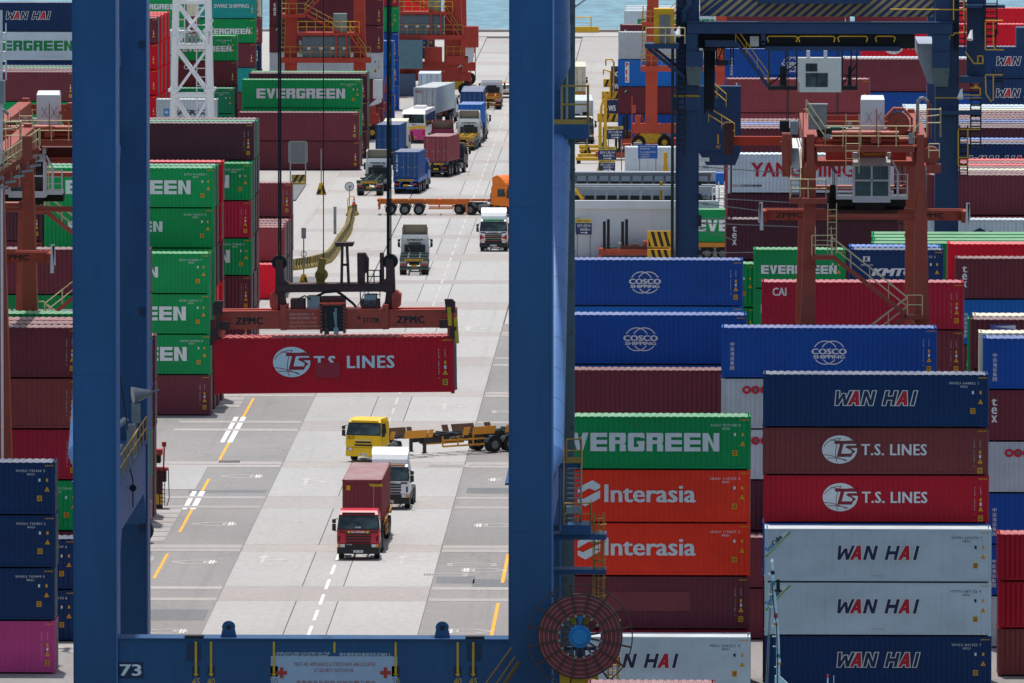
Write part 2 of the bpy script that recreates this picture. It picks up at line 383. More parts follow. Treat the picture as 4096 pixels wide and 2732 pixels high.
# the concrete road: slabs with open joints over a dark filler
road = struct(sheet('road', -28.7, -16.4, 535.3, 1296, 0.0045, G_JOINT))
XS = [(-28.7, -24.05), (-24.05, -21.6), (-21.6, -16.4)]
slab_mesh = {}
def slab(x0, x1, y0, y1, m, parent, name='slab', z=0.02, gap=0.05):
    w, d = x1-x0-gap, y1-y0-gap; k = (round(w,2), round(d,2), name)
    if k not in slab_mesh:
        b = MB(); b.box(-w/2, w/2, -d/2, d/2, 0, z-0.005); slab_mesh[k] = b.mesh(name)
    return put(name, slab_mesh[k], m, parent, ((x0+x1)/2, (y0+y1)/2, 0.0055))
Y0 = 524.8
bands = []
while Y0 < 1290:
    bands += [(Y0, Y0+8.3, 1), (Y0+8.3, Y0+29.5, 0), (Y0+29.5, Y0+33.9, 1), (Y0+33.9, Y0+58.2, 0)]; Y0 += 58.2
for a, bb, k in bands:
    bb = min(bb, 1294); a = max(a, 535.4)
    if bb <= a: continue
    if a > 1292: continue
    if k: slab(-28.7, -16.4, a, bb, G_BAND, road, 'cross_slab')
    else:
        for x0, x1 in XS: slab(x0, x1, a, bb, G_SLAB, road)
    # crane runway strips over the asphalt on both sides
    if k and a < 800:
        for (u0, u1) in ((-37.5, -28.75), (-16.35, -10.6)):
            par = asp if u0 < -20 else asp2
            if bb - a > 6:
                slab(u0, u1, a, a+1.7, G_BAND, par, 'runway_strip', 0.016); slab(u0, u1, bb-1.7, bb, G_BAND, par, 'runway_strip', 0.016)
            else: slab(u0, u1, a, a+1.9, G_BAND, par, 'runway_strip', 0.016); slab(u0, u1, a+2.2, bb, G_BAND, par, 'runway_strip', 0.016)
def mark(x0, x1, y0, y1, m, parent, name='lane_mark', z=0.030):
    return sheet(name, x0, x1, y0, y1, z, m, parent)
y = 554.3
while y < 1285:
    mark(-22.68, -22.50, y, y+5.8, G_PAINTW if y < 700 else G_PAINTF, road); y += 8.83
for (y0, y1) in ((547,553),(596,611),(625,640),(652.5,662),(676,698),(711,727)):
    mark(-33.2, -33.02, y0, y1, G_PAINTY, asp, 'edge_line', 0.012)
for (y0, y1) in ((556,582),(594,611.5),(620,638),(653,668)):
    mark(-12.32, -12.12, y0, y1, G_PAINTY, asp2, 'edge_line', 0.012)
for (y0, y1) in ((690,711),(640.3,653)):
    mark(-33.75, -33.45, y0, y1, G_PAINTW, asp, 'lane_mark', 0.014); mark(-33.25, -32.95+0.05, y0, y1, G_PAINTW, asp, 'lane_mark', 0.014)
# worn arrow-shaped bay numbers
def bay_mark(cx, cy, num, left, parent, L=2.3, d=2.2):
    s = -1 if left else 1
    pts = [(-s*L*0.5, -d/2), (s*L*0.15, -d/2), (s*L*0.5+s*0.25, 0), (s*L*0.15, d/2), (-s*L*0.5, d/2), (-s*L*0.5, -d/2)]
    polys = strip([(x+cx, y+cy) for x, y in pts], 0.11) + strip([(cx-s*L*0.42, cy-d/2), (cx-s*L*0.42, cy+d/2)], 0.14)
    b = MB()
    for p in polys: b.add([(u, w, 0) for u, w in p], [(0,1,2,3)])
    o = b.build('bay_marking', G_PAINTM, parent, (0,0,0.014))
    me, asp_ = text_mesh(num, 0.0)
    put('bay_number', me, G_PAINTM, o, (cx - s*0.5, cy + (-0.6 if not left else 0.6), 0.002), (R(-90), 0, R(90) if not left else R(-90)), None, (1.2, 1, 0.9))
bay_mark(-30.9, 566, '09', True, asp); bay_mark(-31.2, 606, '08', True, asp); bay_mark(-31.2, 630.5, '05', True, asp); bay_mark(-31.0, 664, '03', True, asp)
bay_mark(-13.6, 566.5, '05', False, asp2); bay_mark(-13.5, 601.5, '08', False, asp2); bay_mark(-13.4, 630, '12', False, asp2); bay_mark(-13.2, 662, '10', False, asp2)
# turn arrows on the concrete
def arrow(cx, cy, s=1.0, side=1, parent=road):
    b = MB()
    for p in ([(-.12,-1.6),(.12,-1.6),(.12,.6),(-.12,.6)], [(-.45,.6),(.45,.6),(0,1.9)], [(.12*side,-.4),(1.0*side,-.2),(1.0*side,.05),(.12*side,-.1)], [(1.0*side,-.6),(1.6*side,-.08),(1.0*side,.4)]):
        b.add([(u*s, w*s*1.6, 0) for u, w in p], [tuple(range(len(p)))])
    b.build('turn_arrow', G_PAINTF, parent, (cx, cy, 0.030))
arrow(-27.1, 607.5); arrow(-18.6, 607.5); arrow(-26.6, 660); arrow(-19.0, 720); arrow(-25.5, 795); arrow(-19.1, 795); arrow(-19, 915); arrow(-14.5, 1190, 1.4)
# tar patches and a drain cover in the asphalt
for (x0, x1, y0, y1, p) in ((-36,-28.9,572,578,asp),(-34,-28.9,652,654,asp),(-16.2,-13.9,593.5,598,asp2),(-14,-9.5,590,596,asp2),(-15.7,-11,641.5,642.6,asp2),(-15.8,-10,652,656,asp2),(-15.5,-10,690,699,asp2)):
    sheet('tar_patch', x0, x1, y0, y1, 0.0095, G_PATCH, p)
b = MB()
for k in range(9): b.box(-33.05+k*0.16, -32.95+k*0.16, 674, 675.6, 0.006, 0.03)
b.build('drain_grate', M_DARK, asp)
for (cx, cy) in ((-14.3,604.8),(-15.9,598.6),(-14,716),(-17.6,672)):
    sheet('drain_channel', cx-1.5, cx+1.5, cy-1.0, cy+1.0, 0.0275 if cx < -16.4 else 0.0125, G_BAND, asp2)
    b = MB()
    for k in range(14): b.box(cx-1.1+k*0.165, cx-1.05+k*0.165, cy-0.75, cy+0.75, 0.032, 0.036)
    b.box(cx-1.2, cx+1.3, cy-0.03, cy+0.03, 0.032, 0.036)
    b.build('drain_grate', M_GREY, asp2)
# concrete sleepers beside the left stacks
for y0, n in ((594, 5), (619, 7), (654, 5), (719, 3)):
    for k in range(n):
        slab(-36.6, -33.7, y0+k*3.1, y0+k*3.1+2.9, G_BAND, asp, 'sleeper_slab', 0.022, 0.12)
slab(-37.2, -33.6, 654.0, 671, G_SLAB, asp, 'pad_slab', 0.03)
# slabs of the open apron beyond, as far as the joints can be told apart
apr = struct(sheet('apron', -37, 30, 800, 1300, 0.002, G_JOINT))
y = 800.0; k = 0
while y < 1296:
    d = (21.0, 8.3, 24.6, 4.3)[k % 4]; y1 = min(y+d, 1298)
    for (x0, x1) in ((-37, -28.75), (-16.35, -6), (-6, 6), (6, 18), (18, 30)):
        slab(x0, x1, y, y1, G_APRON if d > 10 else G_BAND, apr, 'apron_slab', 0.016, 0.05)
    y = y1; k += 1
# ---------------------------------------------------------------- shipping containers
HC, LC = 2.896, 2.591
COL = {k: tuple(min(1, v*1.55) for v in srgb(h)) for k, h in dict(
    M='5c2732', M2='75323a', D='45212f', BR='6b3132', R='c00e26', R2='8d1730', G='007d44', G2='0d7a55', B='083f88', PB='0f5aa6', N='0c2549', WN='0a2b54',
    W='a9b7c0', GY='9aa6ad', T='12817f', P='a63a72', O='d8301a', BE='b9b7a2', TS='b40a1e', QB='174073', TD='940c20').items()}  # last entry: TS red darkened, shade on the near stacks put into its colour
CONT = {}
def corrugate(L, z0, z1, y, depth=0.036, pitch=0.278, flat_=False):
    """side sheet in the x-z plane facing -y"""
    b = MB(); xs = []
    if flat_:
        n = int(L/0.6); st = L/n
        for k in range(n):
            x = -L/2+k*st; xs += [(x, 0), (x+st-0.05, 0), (x+st-0.04, 0.008), (x+st-0.01, 0.008)]
        xs.append((L/2, 0))
    else:
        n = round(L/pitch); p = L/n; x = -L/2
        for k in range(n):
            xs += [(x, 0), (x+p*0.27, 0), (x+p*0.5, depth), (x+p*0.77, depth)]; x += p
        xs.append((L/2, 0))
    vs = [(x, y+d, z) for x, d in xs for z in (z0, z1)]
    return b.add(vs, [(2*k, 2*k+2, 2*k+3, 2*k+1) for k in range(len(xs)-1)])
def cont_parts(L, H, kind):
    key = (L, H, kind)
    if key in CONT: return CONT[key]
    hw = 1.219; reef = kind == 'reefer'
    d = {}
    d['side'] = corrugate(L-0.30, 0.15, H-0.07, -hw+0.014, flat_=reef).mesh('side_panel')
    b = corrugate(2.438-0.26, 0.15, H-0.1, -(L/2)+0.012, flat_=reef, pitch=0.24)
    d['end'] = b.mesh('end_wall')
    # roof: shallow pressed sheet, ribs across
    b = MB(); xs = []
    n = max(2, round((L-0.3)/0.37)); p = (L-0.3)/n; x = -(L-0.3)/2
    if kind in ('reefer', 'smooth'):
        xs = [(x, 0), (-x, 0)]
    else:
        for k in range(n): xs += [(x, 0), (x+p*0.55, 0), (x+p*0.65, -0.035), (x+p*0.9, -0.035)]; x += p
        xs.append(((L-0.3)/2, 0))
    b.add([(x, y, H-0.012+dz) for x, dz in xs for y in (-hw+0.05, hw-0.05)], [(2*k, 2*k+2, 2*k+3, 2*k+1) for k in range(len(xs)-1)])
    d['roof'] = b.mesh('roof')
    b = MB()
    for sx in (-1, 1):
        for sy in (-1, 1):
            x = sx*(L/2-0.075); y = sy*(hw-0.075)
            b.box(x-0.075, x+0.075, y-0.07, y+0.07, 0.115, H-0.115)
            for z in (0.0, H-0.118):
                b.box(x-0.089, x+0.089, y-0.081, y+0.081, z, z+0.118)
    for sy in (-1, 1):
        y = sy*(hw-0.04)
        b.box(-L/2+0.16, L/2-0.16, y-0.036, y+0.036, H-0.10, H-0.035); b.box(-L/2+0.16, L/2-0.16, y-0.038, y+0.034, 0.07, 0.18 if not reef else 0.26)
    for sx in (-1, 1):
        x = sx*(L/2-0.05)
        b.box(x-0.045, x+0.045, -hw+0.16, hw-0.16, H-0.12, H-0.035); b.box(x-0.045, x+0.045, -hw+0.16, hw-0.16, 0.07, 0.16)
    b.box(-L/2+0.1, L/2-0.1, -hw+0.08, hw-0.08, 0.09, 0.15)
    d['frame'] = b.mesh('frame')
    b = MB()                                  # sockets in the corner castings
    for sx in (-1, 1):
        for sy in (-1, 1):
            for z in (0.03, H-0.088):
                b.box(sx*(L/2-0.075)-0.03, sx*(L/2-0.075)+0.03, sy*hw-0.008 if sy > 0 else -hw-0.003, hw+0.003 if sy > 0 else -hw+0.008, z, z+0.06)
                b.box(sx*L/2-(0.012 if sx > 0 else 0.015), sx*L/2+(0.015 if sx > 0 else 0.012), sy*(hw-0.075)-0.025, sy*(hw-0.075)+0.025, z, z+0.06)
    d['sock'] = b.mesh('casting_sockets')
    b = MB()                                  # one door leaf at the +x end, three pressed panels
    w = hw-0.16
    b.box(L/2-0.07, L/2-0.03, 0.01, w, 0.16, H-0.12)
    for z0, z1 in ((0.22, 0.72), (0.80, 1.35), (1.43, 1.98), (2.06, H-0.2)): b.box(L/2-0.035, L/2-0.02, 0.12, w-0.08, z0, z1)
    d['door'] = b.mesh('door')
    b = MB()
    for y in (0.22, w-0.2):
        b.cyl((L/2+0.002, y, 0.13), (L/2+0.002, y, H-0.1), 0.02, n=5)
        b.box(L/2-0.02, L/2+0.02, y-0.05, y+0.24, 1.05, 1.1)
        for z in (0.3, 1.2, 2.2): b.box(L/2-0.025, L/2+0.02, y-0.05, y+0.05, z, z+0.06)
    d['bars'] = b.mesh('locking_bars')
    CONT[key] = d; return d
def hz_stripes(parent, u0, w, y):
    flat(parent, [[(u0+k*0.1, w), (u0+k*0.1+0.05, w), (u0+k*0.1+0.1, w+0.07), (u0+k*0.1+0.05, w+0.07)] for k in range(5)], M_YEL, y, 'hazard_stripes')
STK = {}
def stick(kind):
    if kind not in STK:
        b = MB()
        if kind == 'tri': b.add([(-.14,0,0),(.14,0,0),(0,0,.26)], [(0,1,2)])
        elif kind == 'sq': b.add([(-.13,0,-.15),(.13,0,-.15),(.13,0,.15),(-.13,0,.15)], [(0,1,2,3)])
        elif kind == 'ss': b.add([(-.055,0,-.085),(.055,0,-.085),(.055,0,.085),(-.055,0,.085)], [(0,1,2,3)])
        elif kind == 'hz':
            for k in range(5): b.add([(k*0.1-.3,0,0),(k*0.1-.25,0,0),(k*0.1-.2,0,.07),(k*0.1-.25,0,.07)], [(0,1,2,3)])
        elif kind == 'lines':
            for z in (-.1, -.02, .06): b.add([(-.09,0,z),(.09,0,z),(.09,0,z+.04),(-.09,0,z+.04)], [(0,1,2,3)])
        elif kind == 'ex':
            b.add([(-.07,0,.06),(.07,0,.06),(.055,0,.085),(-.055,0,.085)], [(0,1,2,3)])
        STK[kind] = b.mesh(kind)
    return STK[kind]
FY = -1.219 - 0.004
def marks(t, L, H, code=None, size='45G1', style='v', ink=None, caution=True, tri=True):
    """the small printed things near the right end of a long side"""
    ink = ink or M_WHITE; r = L/2
    put('hazard_stripes', stick('hz'), M_YEL, t, (r-0.28, FY-0.004, H-0.22))
    if style == 'v':
        if code:
            n = len(code); top = H-0.62; step = 0.118
            s = '\n'.join(code)
            o = text(t, s, ink, r-0.79, top-step*n, 0.07, step*n-0.03, FY, 'serial_lettering', 0.0)
            text(t, '\n'.join(size), ink, r-0.47, top-0.45, 0.07, 0.43, FY, 'size_lettering', 0.0)
        z = H-1.32
    else:
        if code:
            text(t, code, ink, r-2.15, H-0.54, 1.6, 0.135, FY, 'serial_lettering', 0.0, space=1.15)
            text(t, size, ink, r-1.55, H-0.72, 0.42, 0.12, FY, 'size_lettering', 0.0)
        z = H-0.98
    put('height_sticker', stick('ss'), M_YEL, t, (r-0.44, FY, z))
    put('code_sticker', stick('ss'), ink, t, (r-(0.44 if style == 'v' else 0.85), FY, z-(0.24 if style == 'v' else 0.0)))
    if tri:
        o = put('warning_triangle', stick('tri'), M_YEL, t, (r-0.44, FY, z-0.62)); put('triangle_mark', stick('ex'), M_BLACK, o, (0, -0.003, 0.01), None, None, (0.8, 1, 1))
    if caution:
        o = put('caution_sticker', stick('sq'), M_YEL, t, (r-(0.45 if style == 'v' else 0.85), FY, z-1.0)); put('caution_lines', stick('lines'), M_BLACK, o, (0, -0.003, 0))

# ---- shipping line lettering; u runs from the left end of the front side, w from the bottom
def lg_evergreen(t, L, H, m=None, s=1.0):
    m = m or M_WHITE
    if L > 8: block_word(t, 'EVERGREEN', m, -L/2+1.5, H-1.9+0.0, 0.9, 1.0, 1.012, FY)
    else: block_word(t, 'EVERGREEN', m, -L/2+0.5, H-1.62, 0.5, 0.57, 0.56, FY)
def lg_evergreen_small(t, L, H): block_word(t, 'EVERGREEN', M_WHITE, -L/2+1.7, H-1.72, 0.68, 0.76, 0.765, FY)
def lg_evergreen_w(t, L, H): lg_evergreen(t, L, H, M_PGREEN)
WHL = {'W': [((.14,1),(.27,0)),((.27,0),(.5,.8)),((.5,.8),(.73,0)),((.73,0),(.88,1))], 'A': [((.5,1),(.14,0)),((.5,1),(.86,0)),'b.2,.42'], 'N': [((.14,0),(.14,1)),((.86,0),(.86,1)),((.16,1),(.84,0))],
       'H': [((.14,0),(.14,1)),((.86,0),(.86,1)),'b.38,.62'], 'I': [((.5,0),(.5,1))]}
def lg_wanhai(t, L, H, fill=None, k=1.0):
    """slanted heavy letters with a white outline"""
    u = -L/2+3.72; w = H-1.68; hh = .77
    for ch, red, u0, wd, sw in (('W',0,0,.98,.16),('A',1,.86,.60,.2),('N',0,1.56,.64,.17),('H',0,2.72,.66,.17),('A',1,3.46,.60,.2),('I',0,4.24,.2,.17)):
        P = {0: [], 1: []}
        for out in (1, 0):
            for sg in WHL[ch]:
                e = .042 if out else 0.0; hw = sw/2+(e*1.25 if out else 0)
                if isinstance(sg, str):
                    z0, z1 = [float(v) for v in sg[1:].split(',')]; z0 = z0*hh-e; z1 = z1*hh+e; x0, x1 = u0+wd*.25, u0+wd*.75; pts = [(x0, z0), (x1, z0), (x1, z1), (x0, z1)]
                else:
                    (xa, za), (xb, zb) = sg; xa, xb = u0+xa*wd, u0+xb*wd; za, zb = za*hh, zb*hh
                    da = -e if za < zb else e; sl_ = (xb-xa)/(zb-za); pts = [(xa-hw+da*sl_, za+da), (xa+hw+da*sl_, za+da), (xb+hw-da*sl_, zb-da), (xb-hw-da*sl_, zb-da)]
                pts = [(u+x+.24*z, w+z) for x, z in pts]
                P[out].append(pts)
        flat(t, P[1], M_WHITE, FY, 'letter_outline'); flat(t, P[0], M_RED if red else (fill or M_NAVY), FY-.004, 'letter')
def circle(cx, cz, rx, rz, n=36, a0=0, a1=360): return [(cx+rx*math.cos(R(a0+(a1-a0)*k/n)), cz+rz*math.sin(R(a0+(a1-a0)*k/n))) for k in range(n+(0 if a1-a0 == 360 else 1))]
def lg_ts(t, L, H, ink=None, words='T.S. LINES', cx=None):
    ink = ink or 'R'; base = M_INK[ink]
    cx = -L/2+4.15 if cx is None else cx; cz = H-1.24 if H > 2.7 else H-1.2; r = 0.95; q = 0.77
    flat(t, [circle(cx, cz, r, q)], M_WHITE, FY, 'globe_logo')
    def el(x0, z0, rx, rz, rot, a0, a1, wd=0.035):
        P = []
        for a, b in circle(0, 0, rx, rz, 14, a0, a1):
            P.append((x0+a*math.cos(R(rot))-b*math.sin(R(rot)), z0+a*math.sin(R(rot))+b*math.cos(R(rot))))
        return strip(P, wd)
    polys = el(cx+.55, cz-.05, 1.05, .75, 75, 60, 140) + el(cx+.2, cz+1.2, 1.5, .75, 0, 205, 290) + el(cx+.15, cz-.95, 1.3, .42, -12, 45, 150) + el(cx+.1, cz+.05, .95, .55, 0, 95, 170) + el(cx-.1, cz-.65, .9, .2, -20, 30, 170)
    polys += [[(cx-.28,cz+.46),(cx+1.0,cz+.46),(cx+1.0,cz+.3),(cx+.25,cz+.3),(cx-.28,cz+.3)], [(cx+.02,cz+.3),(cx+.22,cz+.3),(cx+.04,cz-.4),(cx-.16,cz-.4)],
              [(cx+.04,cz-.4),(cx+.62,cz-.4),(cx+.72,cz-.22),(cx-.0,cz-.22)], [(cx+.4,cz+.22),(cx+.95,cz+.22),(cx+.95,cz+.08),(cx+.38,cz+.08)], [(cx+.3,cz+.12),(cx+.42,cz+.2),(cx+.86,cz-.1),(cx+.62,cz-.3),(cx+.66,cz-.06)]]
    polys = [p for i, p in enumerate(polys) if i >= len(polys)-5 or all(((u-cx)/r)**2+((w-cz)/q)**2 < 1.02 for u, w in p)]
    flat(t, polys, base, FY-0.004, 'globe_lines')
    if words: text(t, words, M_WHITE, -L/2+5.32, cz-.31, 3.55, .62, FY, 'lettering', 0.022, space=1.08)
def lg_cosco(t, L, H, cjk=True, word=True):
    c = 0.0
    if word:
        text(t, 'COSCO', M_WHITE, c-1.0, H-1.52, 2.0, .33, FY, 'lettering', 0.035); text(t, 'SHIPPING', M_WHITE, c-.9, H-1.76, 1.8, .2, FY, 'lettering', 0.03)
    P = []
    for ox in (-.22, .22):
        for a0, a1 in ((27, 153), (216, 324)): P += strip(circle(c+ox, H-1.42, .68, .66, 14, a0, a1), .055)
    flat(t, P, M_WHITE, FY, 'globe_logo')
    if cjk:
        for i, ch in enumerate('中远海运集团'): text(t, ch, M_WHITE, -L/2+.5, H-1.06-.27*i, .23, .22, FY, 'lettering', 0.01)
def lg_interasia(t, L, H, ink=None):
    ink = ink or M_WHITE; x = -L/2+2.85; z = H-2.0
    flat(t, [[(x,z+.55),(x+.62,z+.2+.75),(x+1.25,z+.98),(x+1.25,z+1.1),(x+.83,z+1.42),(x,z+.98)][0:0] or [(x,z+.62),(x,z+1.0),(x+.8,z+1.42),(x+1.22,z+1.18),(x+1.22,z+1.0),(x+.95,z+.85),(x+.62,z+.98)],
             [(x,z+.5),(x+.3,z+.4),(x+1.22,z+.88),(x+1.22,z+.45),(x+.42,z+.0),(x,z+.22)]], ink, FY, 'hexagon_logo')
    text(t, 'Interasia', ink, -L/2+4.3, H-1.78, 4.95, .97, FY, 'lettering', 0.02)
def lg_oocl(t, L, H, u=1.2, k=1.0):
    x = -L/2+u; z = H-.65
    for i, cx in enumerate((.24*k, .74*k, 1.26*k)):
        a0, a1, n = (0, 360, 20) if i < 2 else (40, 320, 14)
        c = circle(x+cx, z, .25*k, .23*k, n, a0, a1); d = circle(x+cx, z, .11*k, .10*k, n, a0, a1); m_ = len(c)
        flat(t, [[c[j], c[(j+1) % m_], d[(j+1) % m_], d[j]] for j in range(n)], M_RED, FY, 'letter')
    flat(t, [[(x+1.56*k, z-.23*k), (x+1.95*k, z-.23*k), (x+1.95*k, z-.1*k), (x+1.68*k, z-.1*k), (x+1.68*k, z+.23*k), (x+1.56*k, z+.23*k)]], M_RED, FY, 'letter')
    flat(t, [circle(x+.74*k+.07*k*math.cos(R(72*q+90)), z+.07*k*math.sin(R(72*q+90)), .05*k, .05*k, 8) for q in range(5)], M_GREY, FY-0.003, 'flower_logo')
def vert(t, s, m, u, top, w, h, step, bold=0.03, name='lettering'):
    for i, ch in enumerate(s): text(t, ch, m, u, top-h-step*i, w if ch not in 'Iil' else w*.5, h, FY, name, bold)
def lg_tex(t, L, H): vert(t, 'tex', M_WHITE, -L/2+.42, H-.5, .32, .4, .47, 0.025)
def lg_triton(t, L, H): vert(t, 'TRITON', M_WHITE, -L/2+.8, H-.35, .26, .22, .27, 0.03)
def lg_cai(t, L, H): text(t, 'CAI', M_WHITE, -L/2+.65, H-.85, .85, .5, FY, 'lettering', 0.03)
def lg_kmtc(t, L, H):
    text(t, 'KMTC', M_WHITE, -L/2+1.3, H-1.75, 2.9, .52, FY, 'lettering', 0.05, 0.25)
    flat(t, [rect(-L/2+.75, H-.78, -L/2+1.2, H-.45)], M_WHITE, FY, 'logo'); text(t, 'K', M_NAVY, -L/2+.85, H-.74, .25, .25, FY-.004, 'logo_letter', 0.05, 0.2)
    text(t, 'SINCE 1954', M_WHITE, -L/2+.6, H-1.07, .8, .1, FY, 'lettering', 0.01, 0.2)
def lg_yang(t, L, H): text(t, 'YANG MING', M_RED, -L/2+1.7, H-1.68, 7.6, 1.06, FY, 'lettering', 0.02)
def lg_yangeco(t, L, H):
    lg_yang(t, L, H); text(t, 'ECO', M_RED, -L/2+.35, H-2.42, .42, .17, FY, 'lettering', 0.02); text(t, 'CONTAINER', M_BLACK, -L/2+.85, H-2.42, 1.65, .17, FY, 'lettering', 0.03)
def lg_swire(t, L, H):
    text(t, 'SWIRE SHIPPING', M_WHITE, -L/2+1.6, H-1.45, 3.7, .42, FY, 'lettering', 0.015)
    flat(t, [[(-L/2+1.0,H-1.25),(-L/2+1.35,H-1.0),(-L/2+1.35,H-1.5)]], M_WHITE, FY, 'logo')
def lg_maersk(t, L, H):
    text(t, 'MAERSK', M_NAVY, -L/2+1.5, H-1.55, 3.5, .5, FY, 'lettering', 0.03)
    flat(t, [rect(-L/2+.75, H-1.65, -L/2+1.3, H-.95)], M_SKY, FY, 'logo')
    flat(t, [[(-L/2+1.02+.24*(1 if k % 2 == 0 else .4)*math.cos(R(90+k*360/14)), H-1.3+.24*(1 if k % 2 == 0 else .4)*math.sin(R(90+k*360/14))) for k in range(14)]], M_WHITE, FY-.003, 'star_logo')
def lg_pil(t, L, H):
    flat(t, [rect(-L/2+.75, H-2.45, -L/2+1.2, H-.25)], M_WHITE, FY, 'logo_plate'); vert(t, 'PIL', M_RED, -L/2+.82, H-.35, .3, .45, .75, 0.04)
def lg_inter_navy(t, L, H):
    lg_interasia(t, L, H, M_NAVY)
def lg_cmacgm(t, L, H):
    flat(t, [rect(L/2-4.9, H-1.9, L/2-.35, H-.75)], M_WHITE, FY, 'logo_plate'); text(t, 'CMA CGM', M_NAVY, L/2-4.7, H-1.7, 4.2, .75, FY-.003, 'lettering', 0.04)
def lg_slash(t, L, H): flat(t, [[(-L/2+1.1+k*.2,H-1.2),(-L/2+1.25+k*.2,H-1.2),(-L/2+1.45+k*.2,H-.7),(-L/2+1.3+k*.2,H-.7)] for k in range(2)], M_WHITE, FY, 'logo')
def lg_florens(t, L, H, u=.63, w=.68):
    flat(t, [rect(-L/2+u, H-w, -L/2+u+.35, H-w+.42)], M_NAVY, FY, 'logo_plate'); flat(t, [[(-L/2+u+.04,H-w+.08),(-L/2+u+.14,H-w+.3),(-L/2+u+.31,H-w+.37),(-L/2+u+.24,H-w+.24),(-L/2+u+.14,H-w+.1)]], M_LIMEY, FY-.003, 'logo')
M_LIMEY = pmat('print_pale_yellow', 'd8d84a'); M_INK = {k: mat('print_over_'+k, {'R': 'a80f22', 'BR': '6d3335', 'TD': '8c1024'}[k], 0.6) for k in ('R', 'BR', 'TD')}
M_BEACON = pmat('print_violet', '5b5fb0')
def lg_beacon(t, L, H):
    flat(t, [rect(-L/2+1.1, H-1.0, -L/2+2.6, H-.3)], M_BEACON, FY, 'logo_plate'); text(t, 'BEACON', M_WHITE, -L/2+1.5, H-.95, 1.05, .22, FY-.003, 'lettering', 0.01)
    flat(t, [[(-L/2+1.3,H-.42),(-L/2+2.55,H-.34),(-L/2+2.55,H-.56)]], M_WHITE, FY-.003, 'logo')
def lg_seacube(t, L, H, wan=True):
    o = -L/2
    flat(t, [[(o+.05,H-1.6),(o+.05,H-1.18),(o+1.02,H-.18),(o+1.42,H-.18)]], M_WHITE, FY, 'sticker')
    flat(t, [[(o+.05,H-1.6),(o+.05,H-1.46),(o+1.3,H-.18),(o+1.42,H-.18)]], M_LIME, FY-.003, 'sticker_band')
    text(t, 'Sea', M_SKY, o+.15, H-1.3, .52, .25, FY-.004, 'lettering', 0.04, tilt=R(45)); text(t, 'Cube', M_NAVY, o+.50, H-.94, .66, .25, FY-.004, 'lettering', 0.04, tilt=R(45))
    text(t, 'CONTAINER LEASING', M_WHITE, o+.19, H-1.45, 1.42, .075, FY-.005, 'lettering', 0.0, tilt=R(45))
    if wan: lg_wanhai(t, L, H)
    flat(t, [rect(-.35, .33, .35, .43)], M_WHITE, FY, 'label_plate'); text(t, 'Use No Fork Lifts', M_BLACK, -.32, .345, .64, .07, FY-.003, 'lettering', 0.0)
def lg_patch(t, L, H): flat(t, [rect(-L/2+4.3, H-1.9, L/2-3.2, H-.85)], mat('repaint_patch', '7d3039', 0.5), FY-.002, 'repainted_patch')
def lg_touax(t, L, H): pass
LOGO = dict(ev=lg_evergreen, evs=lg_evergreen_small, evw=lg_evergreen_w, wh=lg_wanhai, ts=lg_ts, cosco=lg_cosco, ia=lg_interasia, ian=lg_inter_navy, oocl=lg_oocl, tex=lg_tex, triton=lg_triton,
            cai=lg_cai, kmtc=lg_kmtc, yang=lg_yangeco, swire=lg_swire, maersk=lg_maersk, pil=lg_pil, cgm=lg_cmacgm, slash=lg_slash, flor=lg_florens, beacon=lg_beacon, sea=lg_seacube, patch=lg_patch)
CNAME = dict(M='maroon', M2='reddish maroon', D='dark plum', BR='brown', R='red', R2='dark red', G='green', G2='dull green', B='bright blue', PB='mid blue', N='navy', WN='dark blue', W='pale grey', GY='light grey',
             T='teal', P='magenta', O='orange red', BE='cream', TS='crimson', QB='mid blue', TD='red')
LTXT = dict(ev='wide white block lettering', evs='smaller white block lettering', evw='green block lettering', wh='slanted outlined lettering', ts='white globe and lettering', cosco='white globe emblem', ia='white hexagon and lettering', ian='dark hexagon and lettering',
            oocl='red ring letters', tex='white three-letter vertical word', triton='white vertical word', cai='three white letters', kmtc='slanted white letters', yang='large red letters', swire='thin white lettering', maersk='blue star square', pil='white plate with red letters',
            cgm='white name plate', slash='two white slashes', flor='small blue plate', beacon='violet plate', sea='diagonal sticker', patch='faded repainted patch')
RORD = ['front', 'second', 'third', 'fourth', 'fifth', 'sixth', 'seventh', 'eighth', 'ninth', 'tenth']
ORD = ['one', 'two', 'three', 'four', 'five', 'six', 'seven']
NCONT = [0]; SIDX = [0]; BURIED = MB()
# tiers buried inside the blocks, of which nothing shows: they carry the others and are built as one mass
HIDDEN = set()
for q_ in '24-28 30-33 36-40 44 50-53 55-58 61-64 67-69 72-75 78-80 84-88 90-92 95-98 101-105 107-111 113-117 119-123 125-129 131-135 137-164 166-168 171-174 177-180 183-187 189-193 195-199 201-205 207-211 213-217 219-223 225-229 231-235 237-241 243-247 249-253 255-259 261-265 267-271 273-276 279-280 285-286 291-292 297-301 303-307 309-313 315-319 321-325 327-331 339 342 351-355 357-361 363-366 369-373 375-379 381-385 387-391 399 405-409 411-415 417-421 433-434 438-439 442-446 458 464 501 506 509-511 513-515 517-519 521-523 525-527 531-536 541-542 547-548 553-554 559-560 564-565 567 570 575-578 581 587 617 620-621 626-628 630-632 634-636 638-640 642-644'.split():
    a_, *b_ = [int(v) for v in q_.split('-')]; HIDDEN |= set(range(a_, (b_[0] if b_ else a_)+1))
